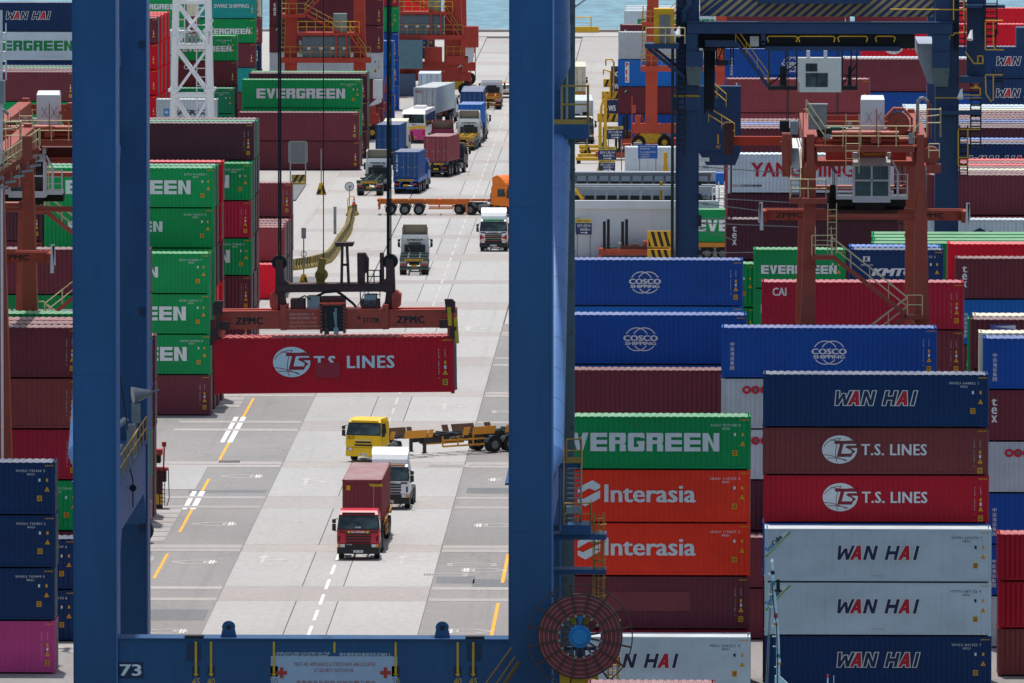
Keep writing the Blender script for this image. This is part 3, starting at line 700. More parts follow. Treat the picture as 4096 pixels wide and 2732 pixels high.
def container(loc, rz, L, H, c, label, logo=None, code=None, style=None, size=None, kind='dry', group=None, detail=True, roofc=None):
    t = thing('shipping_container', label, 'container', loc, rz, group)
    d = cont_parts(L, H, kind); k = COL[c] if isinstance(c, str) else c
    j = random.uniform(0.9, 1.1); k = tuple(min(1, v*j) for v in k)
    kr = k if roofc is None else COL[roofc]
    put('side_panel', d['side'], M_CON, t, color=k)
    put('side_panel', d['side'], M_CON, t, rot=(0, 0, math.pi), color=k)
    put('roof', d['roof'], M_ROOF, t, color=kr)
    put('end_wall', d['end'], M_CON, t, rot=(0, 0, -math.pi/2), color=k)
    put('frame', d['frame'], M_CON, t, color=k)
    for s in (1, -1): 
        dr = put('door', d['door'], M_CON, t, color=k, scale=(1, s, 1))
        if detail: put('locking_bars', d['bars'], M_STEEL, dr)
    if detail: put('casting_sockets', d['sock'], M_BLACK, t)
    if logo: LOGO[logo](t, L, H) if logo != 'ts' else lg_ts(t, L, H, c if c in ('BR', 'TD') else 'R')
    if style is None: style = 'h' if (c in ('G', 'N', 'WN', 'O', 'W', 'G2', 'GY') or logo in ('ev', 'wh')) else 'v'
    if detail: marks(t, L, H, code, size or ('45G1' if L > 8 and H > 2.7 else '22G1'), style, M_BLACK if c in ('W', 'GY', 'BE') else None, caution=L > 8)
    NCONT[0] += 1
    return t
def stack(where, xl, Y, L, tiers, visible=9):
    """a stack standing on the ground: its left end at xl, its front at depth Y; tiers from the bottom up.
    each tier: (colour, logo, code, height, kind)"""
    z = 0.03; n = len(tiers)
    for i, tr in enumerate(tiers):
        tr = tuple(tr) + (None,)*(5-len(tr)) if not isinstance(tr, str) else (tr, None, None, None, None)
        c, logo, code, H, kind = tr; H = H or HC
        pos = 'top tier' if i == n-1 else ('bottom tier' if i == 0 else RORD[i]+' tier')
        if n == 1: pos = 'single tier'
        lab = f"{CNAME[c]} container" + (f", {LTXT[logo]}" if logo else '') + f", {pos} in {where}"
        i_ = SIDX[0]; SIDX[0] += 1
        if i_ in HIDDEN: BURIED.box(xl+.02, xl+L-.02, Y+.02, Y+2.4, z+.01, z+H-.01); z += H; continue
        container((xl+L/2+random.uniform(-.04, .04), Y+1.219+random.uniform(-.03, .03), z), 0.0, L, H, c, lab, logo, code, kind=kind or 'dry', group='stacked shipping containers', detail=(i >= n-visible))
        z += H
F4, F2 = 12.192, 6.058
# ---------------------------------------------------------------- the stacks
# near right block, in front of the camera beside the cable reel
stack('front row by the ship mast', 3.12, 537.2, F4, [('WN','wh','WHSU 841203 7'), ('W','sea','OTPU 687132 4',HC,'reefer'), ('W','sea','OTPU 625274 1',HC,'reefer')])
stack('row behind the ship mast', 3.02, 540.6, F4, ['M','M','PB',('TD','ts','TSSU 400079 1',LC),('BR','ts','FSCU 513271 3',LC),('WN','wh','WHSU 644862 1')])
stack('front row behind the cable reel', -9.9, 536.4, F4, [('W','wh','FBIU 536251 0',HC,'reefer')])
stack('stack behind the cable reel', -9.9, 540.2, F4, ['R2',('M','patch','FFAU 116186 7'),('O','ia','IAAU 115857 2'),('O','ia','IAAU 115202 3'),('G','ev','EGSU 977188 0')])
stack('stack at lower right edge', 15.85, 544.0, F4, [('BR','ts',None,LC),('TD','ts',None,LC),('TD','ts',None,LC)])
stack('blue stack at right edge', 15.4, 558.5, F4, ['GY',('B','cosco'),('B','cosco'),('GY','oocl'),('M','tex'),('B','cosco')])
stack('cream row at right edge', 15.25, 562.4, F4, ['M','M','M','M','BE','BE'])
stack('violet plate row at right edge', 15.1, 572.7, F4, ['M','M','M','G','M',('M','beacon')])
stack('cream topped row at right', 15.3, 575.6, F4, ['M','M','M','M','M','BE'])
stack('low row between near stacks', 0.8, 562.4, F4, ['M','M'])
stack('stack under the near red gantry', 0.78, 566.0, F4, ['M','M','D',('GY','oocl'),('GY','oocl'),('B','cosco','CSNU 721625 0')])
stack('maroon row behind the reel', -10.0, 571.9, F4, ['M','M','M','M','M'])
stack('blue row behind the reel', -10.0, 575.6, F4, ['M','M','M','B','PB',('B','cosco','CSNU 897929 8')])
stack('second row beyond near gantry', 3.2, 602.7, F4, ['M','M','M','M',('M','','TCKU 613570 3'),('R2','cai','CAAU 601195 3')])
stack('row right of near gantry', 15.9, 612.0, F4, ['M','M','M',('G','ev'),('G','ev')])
stack('blue row by striped bollards', -10.0, 622.0, F4, ['M','M','M','B',('PB','','PILU 801789 6'),('B','cosco','CSNU 897929 8')])
stack('tall row right of gantry', 15.55, 628.5, F4, ['M','M','M','M',('PB','cosco'),('M','tex',None,LC)])
stack('red row right of gantry', 15.3, 637.5, F4, ['M','M','M','M','M','R'])
stack('green row left of gantry', -8.95, 660.5, F4, ['M','G','G',('G','ev'),('G','ev')])
stack('short row beyond gantry leg', 2.95, 659, F2, [(c,l,k,LC) for c,l,k in (('M','',None),('M','',None),('G','',None),('G','',None),('G','ev',None),('G','ev',None))])
stack('short row beyond gantry stair', 9.45, 659, F2, [(c,l,k,LC) for c,l,k in (('M','',None),('M','',None),('PB','',None),('PB','',None),('WN','',None),('WN','kmtc','ETAU 110162 3'))])
stack('short second row beyond stair', 9.3, 662, F2, [(c,'',None,LC) for c in ('M','M','PB','PB','PB','PB')])
for i in range(4): stack('%s smooth green row' % RORD[i], 11.0 if i else 10.9, 656.3+i*3.2+9, F4, [('M','',None,LC),('M','',None,LC),('G','',None,LC),('G','',None,LC),('G','',None,LC),('G','',None,LC,'smooth')], 1)
for i in range(4): stack('%s smooth green end row' % RORD[i], 23.4, 656.3+i*3.2+9, F4, [('M','',None,LC),('M','',None,LC),('G','',None,LC),('G','',None,LC),('G','',None,LC),('G','',None,LC,'smooth')], 1)
stack('row with dark hexagon', 15.5, 706.5, F4, ['M','M','M','GY',('W','ian')])
stack('row below large red letters', 1.3, 706.5, F4, ['M','M','M','D',('D','tex')])
stack('row behind the tall gantry', 1.4, 736, F4, ['M','M','M','M','D',('W','yang')])
stack('maroon row at right edge', 15.6, 711, F4, ['M','M','M','M','M2','M'])
for i, c in enumerate(('M','BE','M','R','M','R')): stack('%s roof row at right edge' % RORD[i], 15.6, 713.8+i*3.0, F4, ['M','M','M','M','M',c], 2)
stack('slanted lettering row at right', 15.6, 750, F4, ['M','M','M','M','N',('WN','wh')])
for i, c in enumerate(('M','PB')): stack('%s roof row behind slanted lettering' % RORD[i], 15.6, 753+i*3, F4, ['M','M','M','M','M',c], 2)
stack('maroon row right of far crane', 15.6, 772, F4, ['M','M','M','M','M','D'])
for i, c in enumerate(('M','N','B','M','M','M','M','BE','W','W')): stack('%s far roof row at right' % RORD[i], 15.6, 775+i*3.2, F4, ['M','M','M','M','M',c], 2)
stack('slashed row behind far crane', 1.6, 770.6, F4, ['M','M','M','M','M',('M','slash')])
for i, c in enumerate(('M','PB','M','M')): stack('%s roof row behind far crane' % RORD[i], 1.6, 773.5+i*2.9, F4, ['M','M','M','M','M',c], 2)
stack('row with vertical word', 1.44, 846, F4, ['M2','M2','M2','M2',('M2','triton'),('M2','triton')])
stack('bright blue row behind far crane', 1.4, 900, F4, ['M','M','M','M','B',('B','cosco')])
stack('broad maroon row behind far crane', 11.8, 881, F4, ['M','M','M','M','B','M'])
stack('white topped row behind far crane', 11.9, 884, F4, ['M','M','M','M','M','W'])
stack('red globe row behind far crane', 13.0, 932, F4, ['M','M','M','M','M',('R','ts')])
stack('navy row at far right', 22.1, 904.5, F4, ['M','M','M','M',('WN','wh'),('WN','wh')])
stack('first red row at far right', 22.4, 950, F4, ['M','M','M','R','R','R'])
stack('second red row at far right', 24.3, 985, F4, ['M','M','M','R','R','R'])
stack('maroon row under hazard beam', 1.8, 992, F4, ['M','M','M','M','W','M'])
stack('pale roofed row under hazard beam', 14.6, 1000, F4, ['M','M','M','M','M2','M2'])
# left side
stack('nearest stack at left edge', -47.79, 543.7, F4, [('P','','ONEU 508869 0'),('WN','','WHSU 743449 5'),('WN','','WHSU 743453 5'),('WN','','WHSU 743446 9')])
stack('low navy row behind blue leg', -47.7, 560.4, F4, [('WN','','WHSU 596193 8'),('WN','','WHSU 525697 0')])
stack('tall row behind blue leg', -47.72, 564.8, F4, ['M','M',('G','ev','EGHU 015941'),('R2','','CAIU 961823 9'),('BR','','CAIU 961823 9'),('M','','TXGU 752936 0')])
stack('second tall row behind blue leg', -47.7, 567.7, F4, ['M','M','M','M','M','M'], 2)
stack('third tall row behind blue leg', -47.7, 570.6, F4, ['M','M','M','M','M','M2'], 2)
stack('green row behind blue leg', -47.7, 575.4, F4, ['M','M','M','G','G','G'], 2)
stack('maroon row beyond left gantry', -47.42, 630.5, F4, ['M2','G','PB','PB',('G','ev'),'M'])
stack('low row beyond left gantry', -47.4, 634.9, F4, ['BR','M2','M','M'])
stack('plum row beyond left gantry', -63.4, 768, F4, ['M','M','M','D','D'])
stack('green row beyond left gantry', -50.8, 764.6, F4, ['M','M','G','G'])
stack('green row higher beyond left gantry', -50.6, 767.5, F4, ['M','M','G','G','G'])
stack('front green wall stack', -47.7, 712.0, F4, [('M','','TXGU 403937 4'),('G','ev','EMCU 607060 8'),('G','ev','EGSU 665721 5'),('G','evs','EISU 622829 7')])
stack('second green wall row', -47.68, 717.4, F4, ['M','M','G','G',('G','evs','EGHU 932719 4'),('G','ev','EITU 016308 1')])
stack('third green wall row', -47.6, 720.4, F4, ['M','M','R','M','M','G2'], 3)
stack('red topped green wall row', -47.45, 724.9, F4, ['M','M','R','M','R','R'], 4)
stack('stack beside green wall', -47.5, 772.0, F4, ['M',('M','','TCNU 553718 3'),('G','ev','EGSU 959835 3'),('R2','','CAXU 511574 4'),('G','ev','EGHU 026367 9')])
stack('tall maroon row beside green wall', -47.5, 776.0, F4, ['M','M','M','G2','G2',('D','','TXGU 613856 2')])
stack('second tall row beside green wall', -47.45, 779.0, F4, ['M','M','M','M','M','G2'], 2)
stack('third tall row beside green wall', -47.45, 782.0, F4, ['M','M','M','M','M','M'], 2)
stack('single red row by barriers', -47.45, 826.5, F4, ['R'])
for i in range(3): stack('%s low maroon row by barriers' % RORD[i], -47.4, 829.5+i*2.9, F4, ['M','M2'] if i < 2 else ['M','M'])
stack('two tier row by barriers', -47.3, 838.4, F4, ['M',('M2','','CRSU 943213 1')])
stack('blue end row by barriers', -48.9, 835.4, F4, ['D','PB'][:1])
stack('three tier row by barriers', -47.3, 842.6, F4, ['M','M',('M2','','CXDU 203146 2')])
# far left and centre
stack('front row left of lattice tower', -73.8, 971.6, F4, ['M','M','G','M'])
for i, c in enumerate(('M','M','G','N')): stack('%s roof row left of tower' % RORD[i], -73.8, 974.6+i*2.9, F4, ['M','M','M',c], 2)
stack('tall row at upper left corner', -73.7, 994, F4, ['M','M','M','WN',('W','evw',None,HC,'reefer'),('WN','wh')])
stack('red end stack near blue leg', -61.3, 985, F2, [(c,'',None,LC) for c in ('M','M','N','M2')])
for i, cs in enumerate((('R','R','R','R','R','M'),('R','R','R','R','R','R'),('M','R','R','R','R','R'),('R','R','R','R','R','R'))): stack('%s red row left of tower' % RORD[i], -61.2+0.15*i, 1001+i*4.2, F2, [(c,'',None,LC) for c in cs])
stack('white row left of tower', -59.6, 1030, F2, [(c,'',None,LC) for c in ('G','G','G','W','W')])
stack('pale stack behind lattice tower', -54.9, 994, F2, [('G','',None,LC),('G','',None,LC),('GY','maersk',None,LC)])
stack('low green row behind tower', -54.2, 1015.5, F2, [('G2','',None,LC),('G2','',None,LC),('G2','','EGHU 355403',LC)])
stack('green row behind lattice tower', -54.1, 1019, F2, [('M','',None,LC),('M','',None,LC),('M','',None,LC),('M','cai',None,LC),('G','ev','EGDU 264643',LC)])
stack('farthest column left of tower', -61.4, 1058, F2, [(c,l,None,LC) for c,l in (('G',''),('G',''),('G',''),('G','ev'),('G','ev'),('G','ev'))])
stack('farthest column behind tower', -53.95, 1058, F2, [(c,l,None,LC) for c,l in (('T',''),('M',''),('T',''),('M',''),('G','ev'),('T','swire'))])
stack('name plate column behind tower', -61.1, 1093, F4, ['M','M',('N','cgm'),'M2','BE'])
stack('long row before far gantry', -47.35, 1007, F4, ['M','M'])
stack('block lettering row before far gantry', -47.4, 1015, F4, ['M','G',('G','ev','EMCU 907805 0')])
stack('plum row before far gantry', -47.3, 1028, F4, ['M','D','D'])
stack('green roofed row before gantry', -47.25, 1031, F4, ['M','M','G'])
stack('vertical word row behind gantry', -47.1, 1073, F4, ['M','M','GY',('M','flor'),('M','tex')])
stack('column right of far gantry', -46.9, 1120, F4, ['B','B','B','G','R2'])
stack('blue column right of gantry', -46.8, 1100, F4, ['B','PB','PB'])
stack('red column near far sea', -47.0, 1240, F4, ['N','N','R'])
stack('maroon column near far sea', -47.0, 1270, F4, ['M','N','M'])
# upper right of the road
stack('far stack with white plate', -9.6, 1058.7, F4, [('B','',None),('M','flor'),('PB','pil'),('GY','',None)])
stack('maroon row behind white plate', -9.5, 1076, F4, ['M','M','M',('M','tex')])
for i in range(4): stack('%s white far row' % RORD[i], -9.4, 1110+i*4.0, F4, ['W','W','W',('W','evw',None,HC,'reefer') if i == 0 else ('W','',None,HC,'reefer')], 2)
_o = BURIED.build('buried_container_tiers', M_CON, None, color=COL['M'])
_o['kind'] = 'stuff'; _o['label'] = 'inner container tiers hidden deep inside the stacked blocks'; _o['category'] = 'containers'
# ---------------------------------------------------------------- the blue quay crane in front
M_CBLUE = mat('crane_blue_paint', '1d4a78', 0.45, var=0.10, scale=0.5, dirt='24364f', dirt_amt=0.55, streak=True)
def chipped(name, c, chip, scale=1.6):
    """crane paint with long streaks, chips down to primer and grime with a shape of its own"""
    m, nt, b = newmat(name); N = nt.nodes; L = nt.links
    tc = N.new('ShaderNodeTexCoord')
    def noise(sx, sz, d=8, r=0.7, off=0):
        mp = N.new('ShaderNodeMapping'); mp.inputs['Scale'].default_value = (sx, sx, sz); mp.inputs['Location'].default_value = (off, off*2, off*3); L.new(tc.outputs['Object'], mp.inputs[0])
        z = N.new('ShaderNodeTexNoise'); z.inputs['Scale'].default_value = 1; z.inputs['Detail'].default_value = d; z.inputs['Roughness'].default_value = r; L.new(mp.outputs[0], z.inputs['Vector']); return z.outputs['Fac']
    def rng(v, a, bb, c_, d):
        r = N.new('ShaderNodeMapRange'); r.inputs['From Min'].default_value = a; r.inputs['From Max'].default_value = bb; r.inputs['To Min'].default_value = c_; r.inputs['To Max'].default_value = d; L.new(v, r.inputs['Value']); return r.outputs[0]
    def mix(f, a, cB):
        mx = N.new('ShaderNodeMix'); mx.data_type = 'RGBA'; L.new(f, mx.inputs['Factor']); L.new(a, mx.inputs['A']); mx.inputs['B'].default_value = (*cB, 1); return mx.outputs['Result']
    c = srgb(c); chip = srgb(chip)
    vm = N.new('ShaderNodeVectorMath'); vm.operation = 'SCALE'; vm.inputs[0].default_value = c; L.new(rng(noise(0.35, 0.12), 0.3, 0.7, 0.86, 1.16), vm.inputs['Scale'])
    o = vm.outputs[0]
    o = mix(rng(noise(2.5, 0.18, 8, 0.7, 3), 0.56, 0.78, 0, 0.35), o, (c[0]*1.9+.03, c[1]*1.5+.02, c[2]*1.25+.02))
    o = mix(rng(noise(2.2*scale, 0.55*scale, 10, 0.75, 7), 0.665, 0.68, 0, 0.9), o, chip)
    o = mix(rng(noise(4.5*scale, 2.5*scale, 6, 0.7, 11), 0.72, 0.735, 0, 0.9), o, chip)
    L.new(o, b.inputs['Base Color']); b.inputs['Roughness'].default_value = 0.5; b.inputs['Specular IOR Level'].default_value = 0.35
    MATS[name] = m; return m
M_LEG = chipped('crane_leg_paint', '284f7a', '16243a')
M_LEG2 = chipped('crane_pale_paint', '4a70a4', '2a3a55', 2.6)  # lighter copy of the leg paint, on flanges, tie beams and braces
M_RAILY = mat('hand_rail_paint', 'b58c3c', 0.6, dirt='5f4526', dirt_amt=0.7, scale=4)
M_RAILC = mat('hand_rail_cream', 'c9bd93', 0.6, dirt='6b5535', dirt_amt=0.5, scale=4)
M_YPAINT = mat('yellow_paint', 'd9a916', 0.5, dirt='6d551a', dirt_amt=0.5, scale=2)
M_DUCT = mat('stained_duct', '55666d', 0.6, dirt='2c2a26', dirt_amt=0.8, scale=0.6)
M_CHIP = mat('dark_repair', '1c2e4e', 0.6)
crane = thing('quay_crane', 'blue quay crane portal with legs either side and sill beam below', 'crane', (-19.6, 509.5, 0))
CX, CY = -19.6, 509.5
def cb(b, name, m, smooth=False): return b.build(name, m, crane, (-CX, -CY, 0), smooth=smooth)
YN, YF = 496.0, 523.0
XL0, XL1, XR0, XR1 = -31.56, -29.37, -9.88, -7.70
for (x0, x1) in ((XL0, XL1), (XR0, XR1)):
    for (y0, far) in ((YN, 0), (YF, 1)):
        b = MB(); b.box(x0, x1-0.07, y0, y0+2.3, -0.0, 62)
        b.box(x0-0.02, x0+0.05, y0-0.03, y0+2.33, 0.0, 62)
        lg = cb(b, 'leg', M_LEG)
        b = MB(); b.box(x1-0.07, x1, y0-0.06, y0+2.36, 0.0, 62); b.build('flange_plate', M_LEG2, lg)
        for z in (5.5, 12.4, 20.2, 28.6, 36.5, 45):                      # welded seams round the leg
            s = MB(); s.box(x0-0.012, x1-0.08, y0-0.012, y0+2.31, z, z+0.035); s.build('weld_seam', M_CBLUE, lg)
        if far:
            for z in (2.5, 9.8, 21.2, 35.2): 
                s = MB(); s.box(x1-0.42, x1-0.08, y0-0.06, y0+0.05, z, z+0.4); s.build('bracket', M_CHIP, lg)
# tie beams fore and aft, with haunches
for (x0, x1, nm) in ((XL0+.25, XL1-.1, 'L'), (XR0+.25, XR1-.1, 'R')):
    b = MB(); b.prismx([(YN+2.3, 14.55), (YN+2.3, 9.2), (YN+3.2, 10.4), (YN+5.5, 12.0), (YF-2.2, 12.0), (YF-0.9, 11.4), (YF, 10.2), (YF, 14.55)][::-1], x0, x1)
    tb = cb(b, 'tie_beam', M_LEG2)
    w = MB(); w.box(x0-.5, x1+.12, YN+2.35, YF-.05, 14.56, 14.66); w.build('walkway', M_LEG, tb)
    r = MB(); r.rail([(x1+.05, YN+2.6, 14.66), (x1+.05, YF-.2, 14.66)], 1.25, 3.1, 0.035); r.build('handrail', M_RAILY, tb)
    if nm == 'L':
        f = MB(); f.box(x1-.5, x1-.1, 514.2, 514.8, 14.66, 16.2); f.build('switch_box', M_STEEL, tb)
        # flood lights on brackets
        for (yy, zz, xx) in ((516.5, 16.6, x1-.15), ):
            f = MB(); f.cyl((xx, yy, 14.66), (xx, yy, zz+.6), .07, n=6); f.box(xx-.22, xx+.22, yy-.2, yy+.2, zz-.5, zz+.5); f.build('lamp_post', M_STEEL, tb)
            f = MB(); f.cyl((xx-.15, yy-.15, zz+.95), (xx+.75, yy+.1, zz+1.05), .45, .14, n=14); f.cyl((xx+.75, yy+.1, zz+1.05), (xx+1.2, yy+.1, zz+1.2), .06, n=6); f.build('flood_light', M_STEEL, tb, smooth=True)
        for (yy, zz) in ((504.5, 15.5), (508.7, 16.5)):
            f = MB(); f.cyl((x1-.55, yy, 14.66), (x1-.55, yy, zz), .05, n=6); f.beam((x1-.9, yy-.2, zz-.1), (x1-.2, yy+.2, zz+.45), .5, .16); f.build('flood_light', M_STEEL, tb)
        f = MB(); f.path([(x1, YN+2.6, 20.6), (x1+.02, 506.5, 16.6)], .03); f.path([(x1+.1, 506.8, 14.6), (x1+.25, 506.8, 14.0), (x1+.25, 506.8, 12.6)], .035); f.cyl((x1+.25, 506.7, 13.6), (x1+.25, 506.9, 13.6), .18, n=10); f.build('cables', M_DARK, tb)
# round diagonal braces with tapered ends
def brace(ax, p, q, r=0.72):
    b = MB(); p = Vector((ax, *p)); q = Vector((ax, *q)); d = (q-p).normalized()
    b.cyl(p, p+d*1.7, .18, r, n=20); b.cyl(p+d*1.7, q-d*1.7, r, n=20, cap=False); b.cyl(q-d*1.7, q, r, .18, n=20)
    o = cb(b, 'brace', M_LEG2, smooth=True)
    L = (q-p).length; k = 3.0
    while k < L-2:
        s = MB(); s.cyl(p+d*k, p+d*(k+.03), r+.008, n=20, cap=False); s.build('weld_seam', M_CBLUE, o); k += 2.5
    return o
for ax in (-7.92, -31.36):
    brace(ax, (498.4, 15.0), (522.6, 31.0)); brace(ax, (522.4, 33.2), (499.5, 58))
# cable duct on the far right leg and the platform where the braces meet
b = MB(); b.box(XR1+.02, XR1+.70, YF+.6, YF+1.4, 0, 62)
du = cb(b, 'cable_duct', M_DUCT)
for k in range(13):
    s = MB(); s.box(XR1, XR1+.72, YF+.56, YF+1.44, 3+k*4.3, 3.08+k*4.3); s.build('duct_joint', M_DUCT, du)
b = MB(); b.box(XR1-.5, XR1+1.45, YF-1.5, YF+.5, 30.6, 31.35); pl = cb(b, 'platform', M_LEG)
r = MB(); r.rail([(XR1+.05, YF-1.45, 31.35), (XR1+1.4, YF-1.45, 31.35), (XR1+1.4, YF+.45, 31.35)], 2.0, 1.35, 0.05); r.build('handrail', M_RAILY, pl)
r = MB(); r.box(XR1-.4, XR1+1.4, YF-1.47, YF-1.43, 31.35, 31.6); r.build('toe_board', M_RAILY, pl)
r = MB(); r.path([(XR1+.3, YF-1.2, 29.0), (XR1+.3, YF-1.2, 36.2)], .07); r.box(XR1-.05, XR1+.5, YF-1.4, YF-1.0, 36.1, 36.5); r.box(XR1-.0, XR1+.5, YF-1.4, YF-1.0, 27.9, 28.4); r.build('lamp_post', M_STEEL, pl)
# the sill beam with its writing
BT = 7.08; SY = YN+.14
b = MB(); b.box(XL1-.01, XR0+.01, SY, SY+1.5, 3.6, BT-.06); sill = cb(b, 'sill_beam', M_LEG)
b = MB(); b.box(XL1, XR0, SY-.16, SY+1.66, BT-.06, BT); b.build('top_flange', M_LEG, sill)
def sl(F, y, dy=0.0): p = at(F, y, SY-dy); return p.x, p.z
def lug(F):
    x, z = sl(F, 2545); b = MB(); P = [(x+.33*math.cos(R(a)), BT+.52+.30*math.sin(R(a))) for a in range(-20, 201, 20)]
    b.prism([(x-.4, BT)] + [(x+.4, BT)] + P, SY+.35, SY+.5); o = b.build('lifting_lug', M_LEG, sill)
    c = MB(); c.cyl((x, SY+.33, BT+.5), (x, SY+.52, BT+.5), .13, n=10); c.build('lug_hole', M_BLACK, o)
lug(913); lug(1768)
for F0, F1 in ((747, 802), (1870, 1925)):
    x0, z0 = sl(F0, 2643); x1, _ = sl(F1, 2643); b = MB(); b.box(x0, x1, SY-.05, SY+.02, z0, BT-.25); o = b.build('cover_plate', M_CHIP, sill)
    b = MB(); b.box(x0-.1, x1+.15, SY-.2, SY+.5, BT, BT+.12); b.build('cover_flap', M_DARK, o)
fy = SY-.008
def sprint(s, m, F0, y0, F1, y1, bold=.02, space=1.0):
    x0, z0 = sl(F0, y1); x1, z1 = sl(F1, y0); return text(sill, s, m, x0, z0, x1-x0, z1-z0, fy-.062+.05, 'lettering', bold, space=space)
def sarrow(F, top=2583, bot=2706, head=True, num=None):
    x, z0 = sl(F, bot); z1 = BT-.17
    P = [rect(x-.055, z0+.12, x+.055, z1)] + ([[(x-.14, z0+.14), (x, z0), (x+.14, z0+.14)]] if head else [])
    flat(sill, P, M_YPAINT, fy-.05, 'marking_arrow')
    if num:
        flat(sill, [rect(x-.2, z0+.0, x+.2, z0+.52)], M_CHIP, fy, 'arrow_backing')
        text(sill, num, M_YPAINT, x-.19, z0-.42, .38, .34, fy, 'lettering', 0.0)
for F, n in ((784,'45'), (844.6,'40'), (1096,'20'), (1583,'20'), (1831,'40'), (1893,'45')): sarrow(F, num=n)
sarrow(1338, bot=2620, head=False)
x0, z0 = sl(472, 2714); x1, z1 = sl(574, 2648); flat(sill, [rect(x0, z0, x1, z1)], M_NAVY, fy, 'number_plate'); sprint('73', M_WHITE, 479, 2657, 566, 2703, .02)
x0, z0 = sl(1084, 2790); x1, z1 = sl(1590, 2626); flat(sill, [rect(x0, z0, x1, z1)], pmat('sign_white', 'a9b9cf'), fy, 'notice_board')
sprint('LIFEBUOYS ARE LOCATED ON THE', M_WHITE, 1103, 2609, 1319, 2617, 0); sprint('SEA-SIDE BEAM OF EACH CRANE', M_WHITE, 1103, 2619, 1312, 2626, 0)
sprint('救生圈安放在每部吊机近海柱上', M_WHITE, 1358, 2611, 1565, 2625, 0)
M_OXRED = pmat('print_oxide_red', 'a04a40'); M_CROSS = pmat('print_cross_red', 'b8372c')
sprint('FIRST AID APPLIANCES & STRETCHERS ARE LOCATED', M_OXRED, 1178, 2650, 1502, 2664, 0); sprint('AT SECURITY GATE HOUSE', M_OXRED, 1256, 2674, 1414, 2688, 0)
sprint('急救用具及担架 安放在警卫室内', M_OXRED, 1184, 2722, 1502, 2740, 0)
for F in (1126.5, 1542):
    x, z = sl(F, 2691); flat(sill, [rect(x-.27, z-.09, x+.27, z+.09), rect(x-.09, z+.09, x+.09, z+.27), rect(x-.09, z-.27, x+.09, z-.09)], M_CROSS, fy-.016, 'red_cross')
# worn stair rail crossing the right end of the sill and a small letter plate
b = MB()
for dx in (0, .55, .95): 
    p = at(1940+dx*80, 2740, 494.8); q = at(2046+dx*30, 2592+dx*60, 494.8); b.cyl(p, q, .06 if dx < .9 else .12, n=6)
cb(b, 'stair_rail', mat('rusty_rail', '6b5336', 0.8, dirt='2f2a24', dirt_amt=.7, scale=5))
x0, z0 = sl(2022, 2569); x1, z1 = sl(2043, 2541); flat(sill, [rect(x0, z0, x1, z1)], M_BLACK, .3, 'letter_plate'); text(sill, 'O', M_WHITE, x0+.08, z0+.08, .13, .2, .29, 'lettering', 0.03)

# stairs, platforms and caged ladder beside the right legs
b = MB(); b.box(at(2217,0,500).x, at(2429,0,500).x, 499.5, 501.2, 11.72, 12.0); p1 = cb(b, 'platform_beam', M_LEG)
b = MB(); b.box(at(2253,0,500).x, at(2367,0,500).x, 499.0, 501.4, 12.02, 12.5); p2 = cb(b, 'platform', M_LEG)
b = MB(); b.box(at(2217,0,500).x, at(2429,0,500).x, 499.5, 501.0, 9.98, 10.22); cb(b, 'platform_beam', M_LEG)
xa, xb = at(2266,0,501).x, at(2324,0,501).x
b = MB(); b.box(xa-.55, xb+.03, 503.2, 504.6, 15.0, 15.25); p3 = cb(b, 'platform', M_LEG)
b = MB(); b.rail([(xa-.0, 503.25, 15.25), (xb, 503.25, 15.25), (xb, 504.5, 15.25)], 1.2, .8, .04); b.box(xa, xb, 503.15, 503.2, 15.25, 15.55); b.build('handrail', M_RAILY, p3)
b = MB()
for x in (xa, xb): b.beam((x, 500.9, 12.5), (x, 503.2, 15.15), .05, .25)
st = cb(b, 'stair', M_LEG)
for k in range(11):
    b = MB(); b.box(xa+.03, xb-.03, 500.85+k*.215, 501.15+k*.215, 12.62+k*.235, 12.68+k*.235); b.build('tread', M_STEEL, st)
b = MB()
for x in (xa-.12, xb+.05): b.path([(x, 500.7, 12.5), (x, 500.7, 13.6), (x, 503.2, 16.2), (x, 503.2, 15.2)], .035); b.cyl((x, 502, 13.8), (x, 502, 14.9), .03, n=5)
b.build('handrail', M_RAILY, st)
b = MB(); b.rail([(xa-.05, 499.1, 12.5), (at(2367,0,500).x, 499.1, 12.5), (at(2367,0,500).x, 501.3, 12.5)], 1.1, .7, .035); b.build('handrail', M_RAILY, p2)
b = MB(); b.box(xa+.05, xb+.1, 498.95, 499.3, 13.1, 13.45); b.build('lamp', M_STEEL, p2)
def cage(F, y0, y1, Y):
    p = at(F, y0, Y); q = at(F, y1, Y); b = MB(); b.ladder((p.x, Y, q.z), (p.x, Y, p.z), .42, .03, .3)
    z = q.z + .2
    while z < p.z:
        n = 9; P = [(p.x+.37*math.cos(R(180+180*k/n)), Y-.1+.62*math.sin(R(180+180*k/n)), z) for k in range(n+1)]; b.path(P, .025, 4); z += .9
    for k in (2, 4.5, 7): 
        a = R(180+180*k/9); x = p.x+.37*math.cos(a); yy = Y-.1+.62*math.sin(a); b.cyl((x, yy, q.z), (x, yy, p.z), .022, n=4)
    cb(b, 'caged_ladder', M_RAILY)
cage(2395, 2049, 2395, 500.3); cage(2452, 2465, 2780, 500.3)

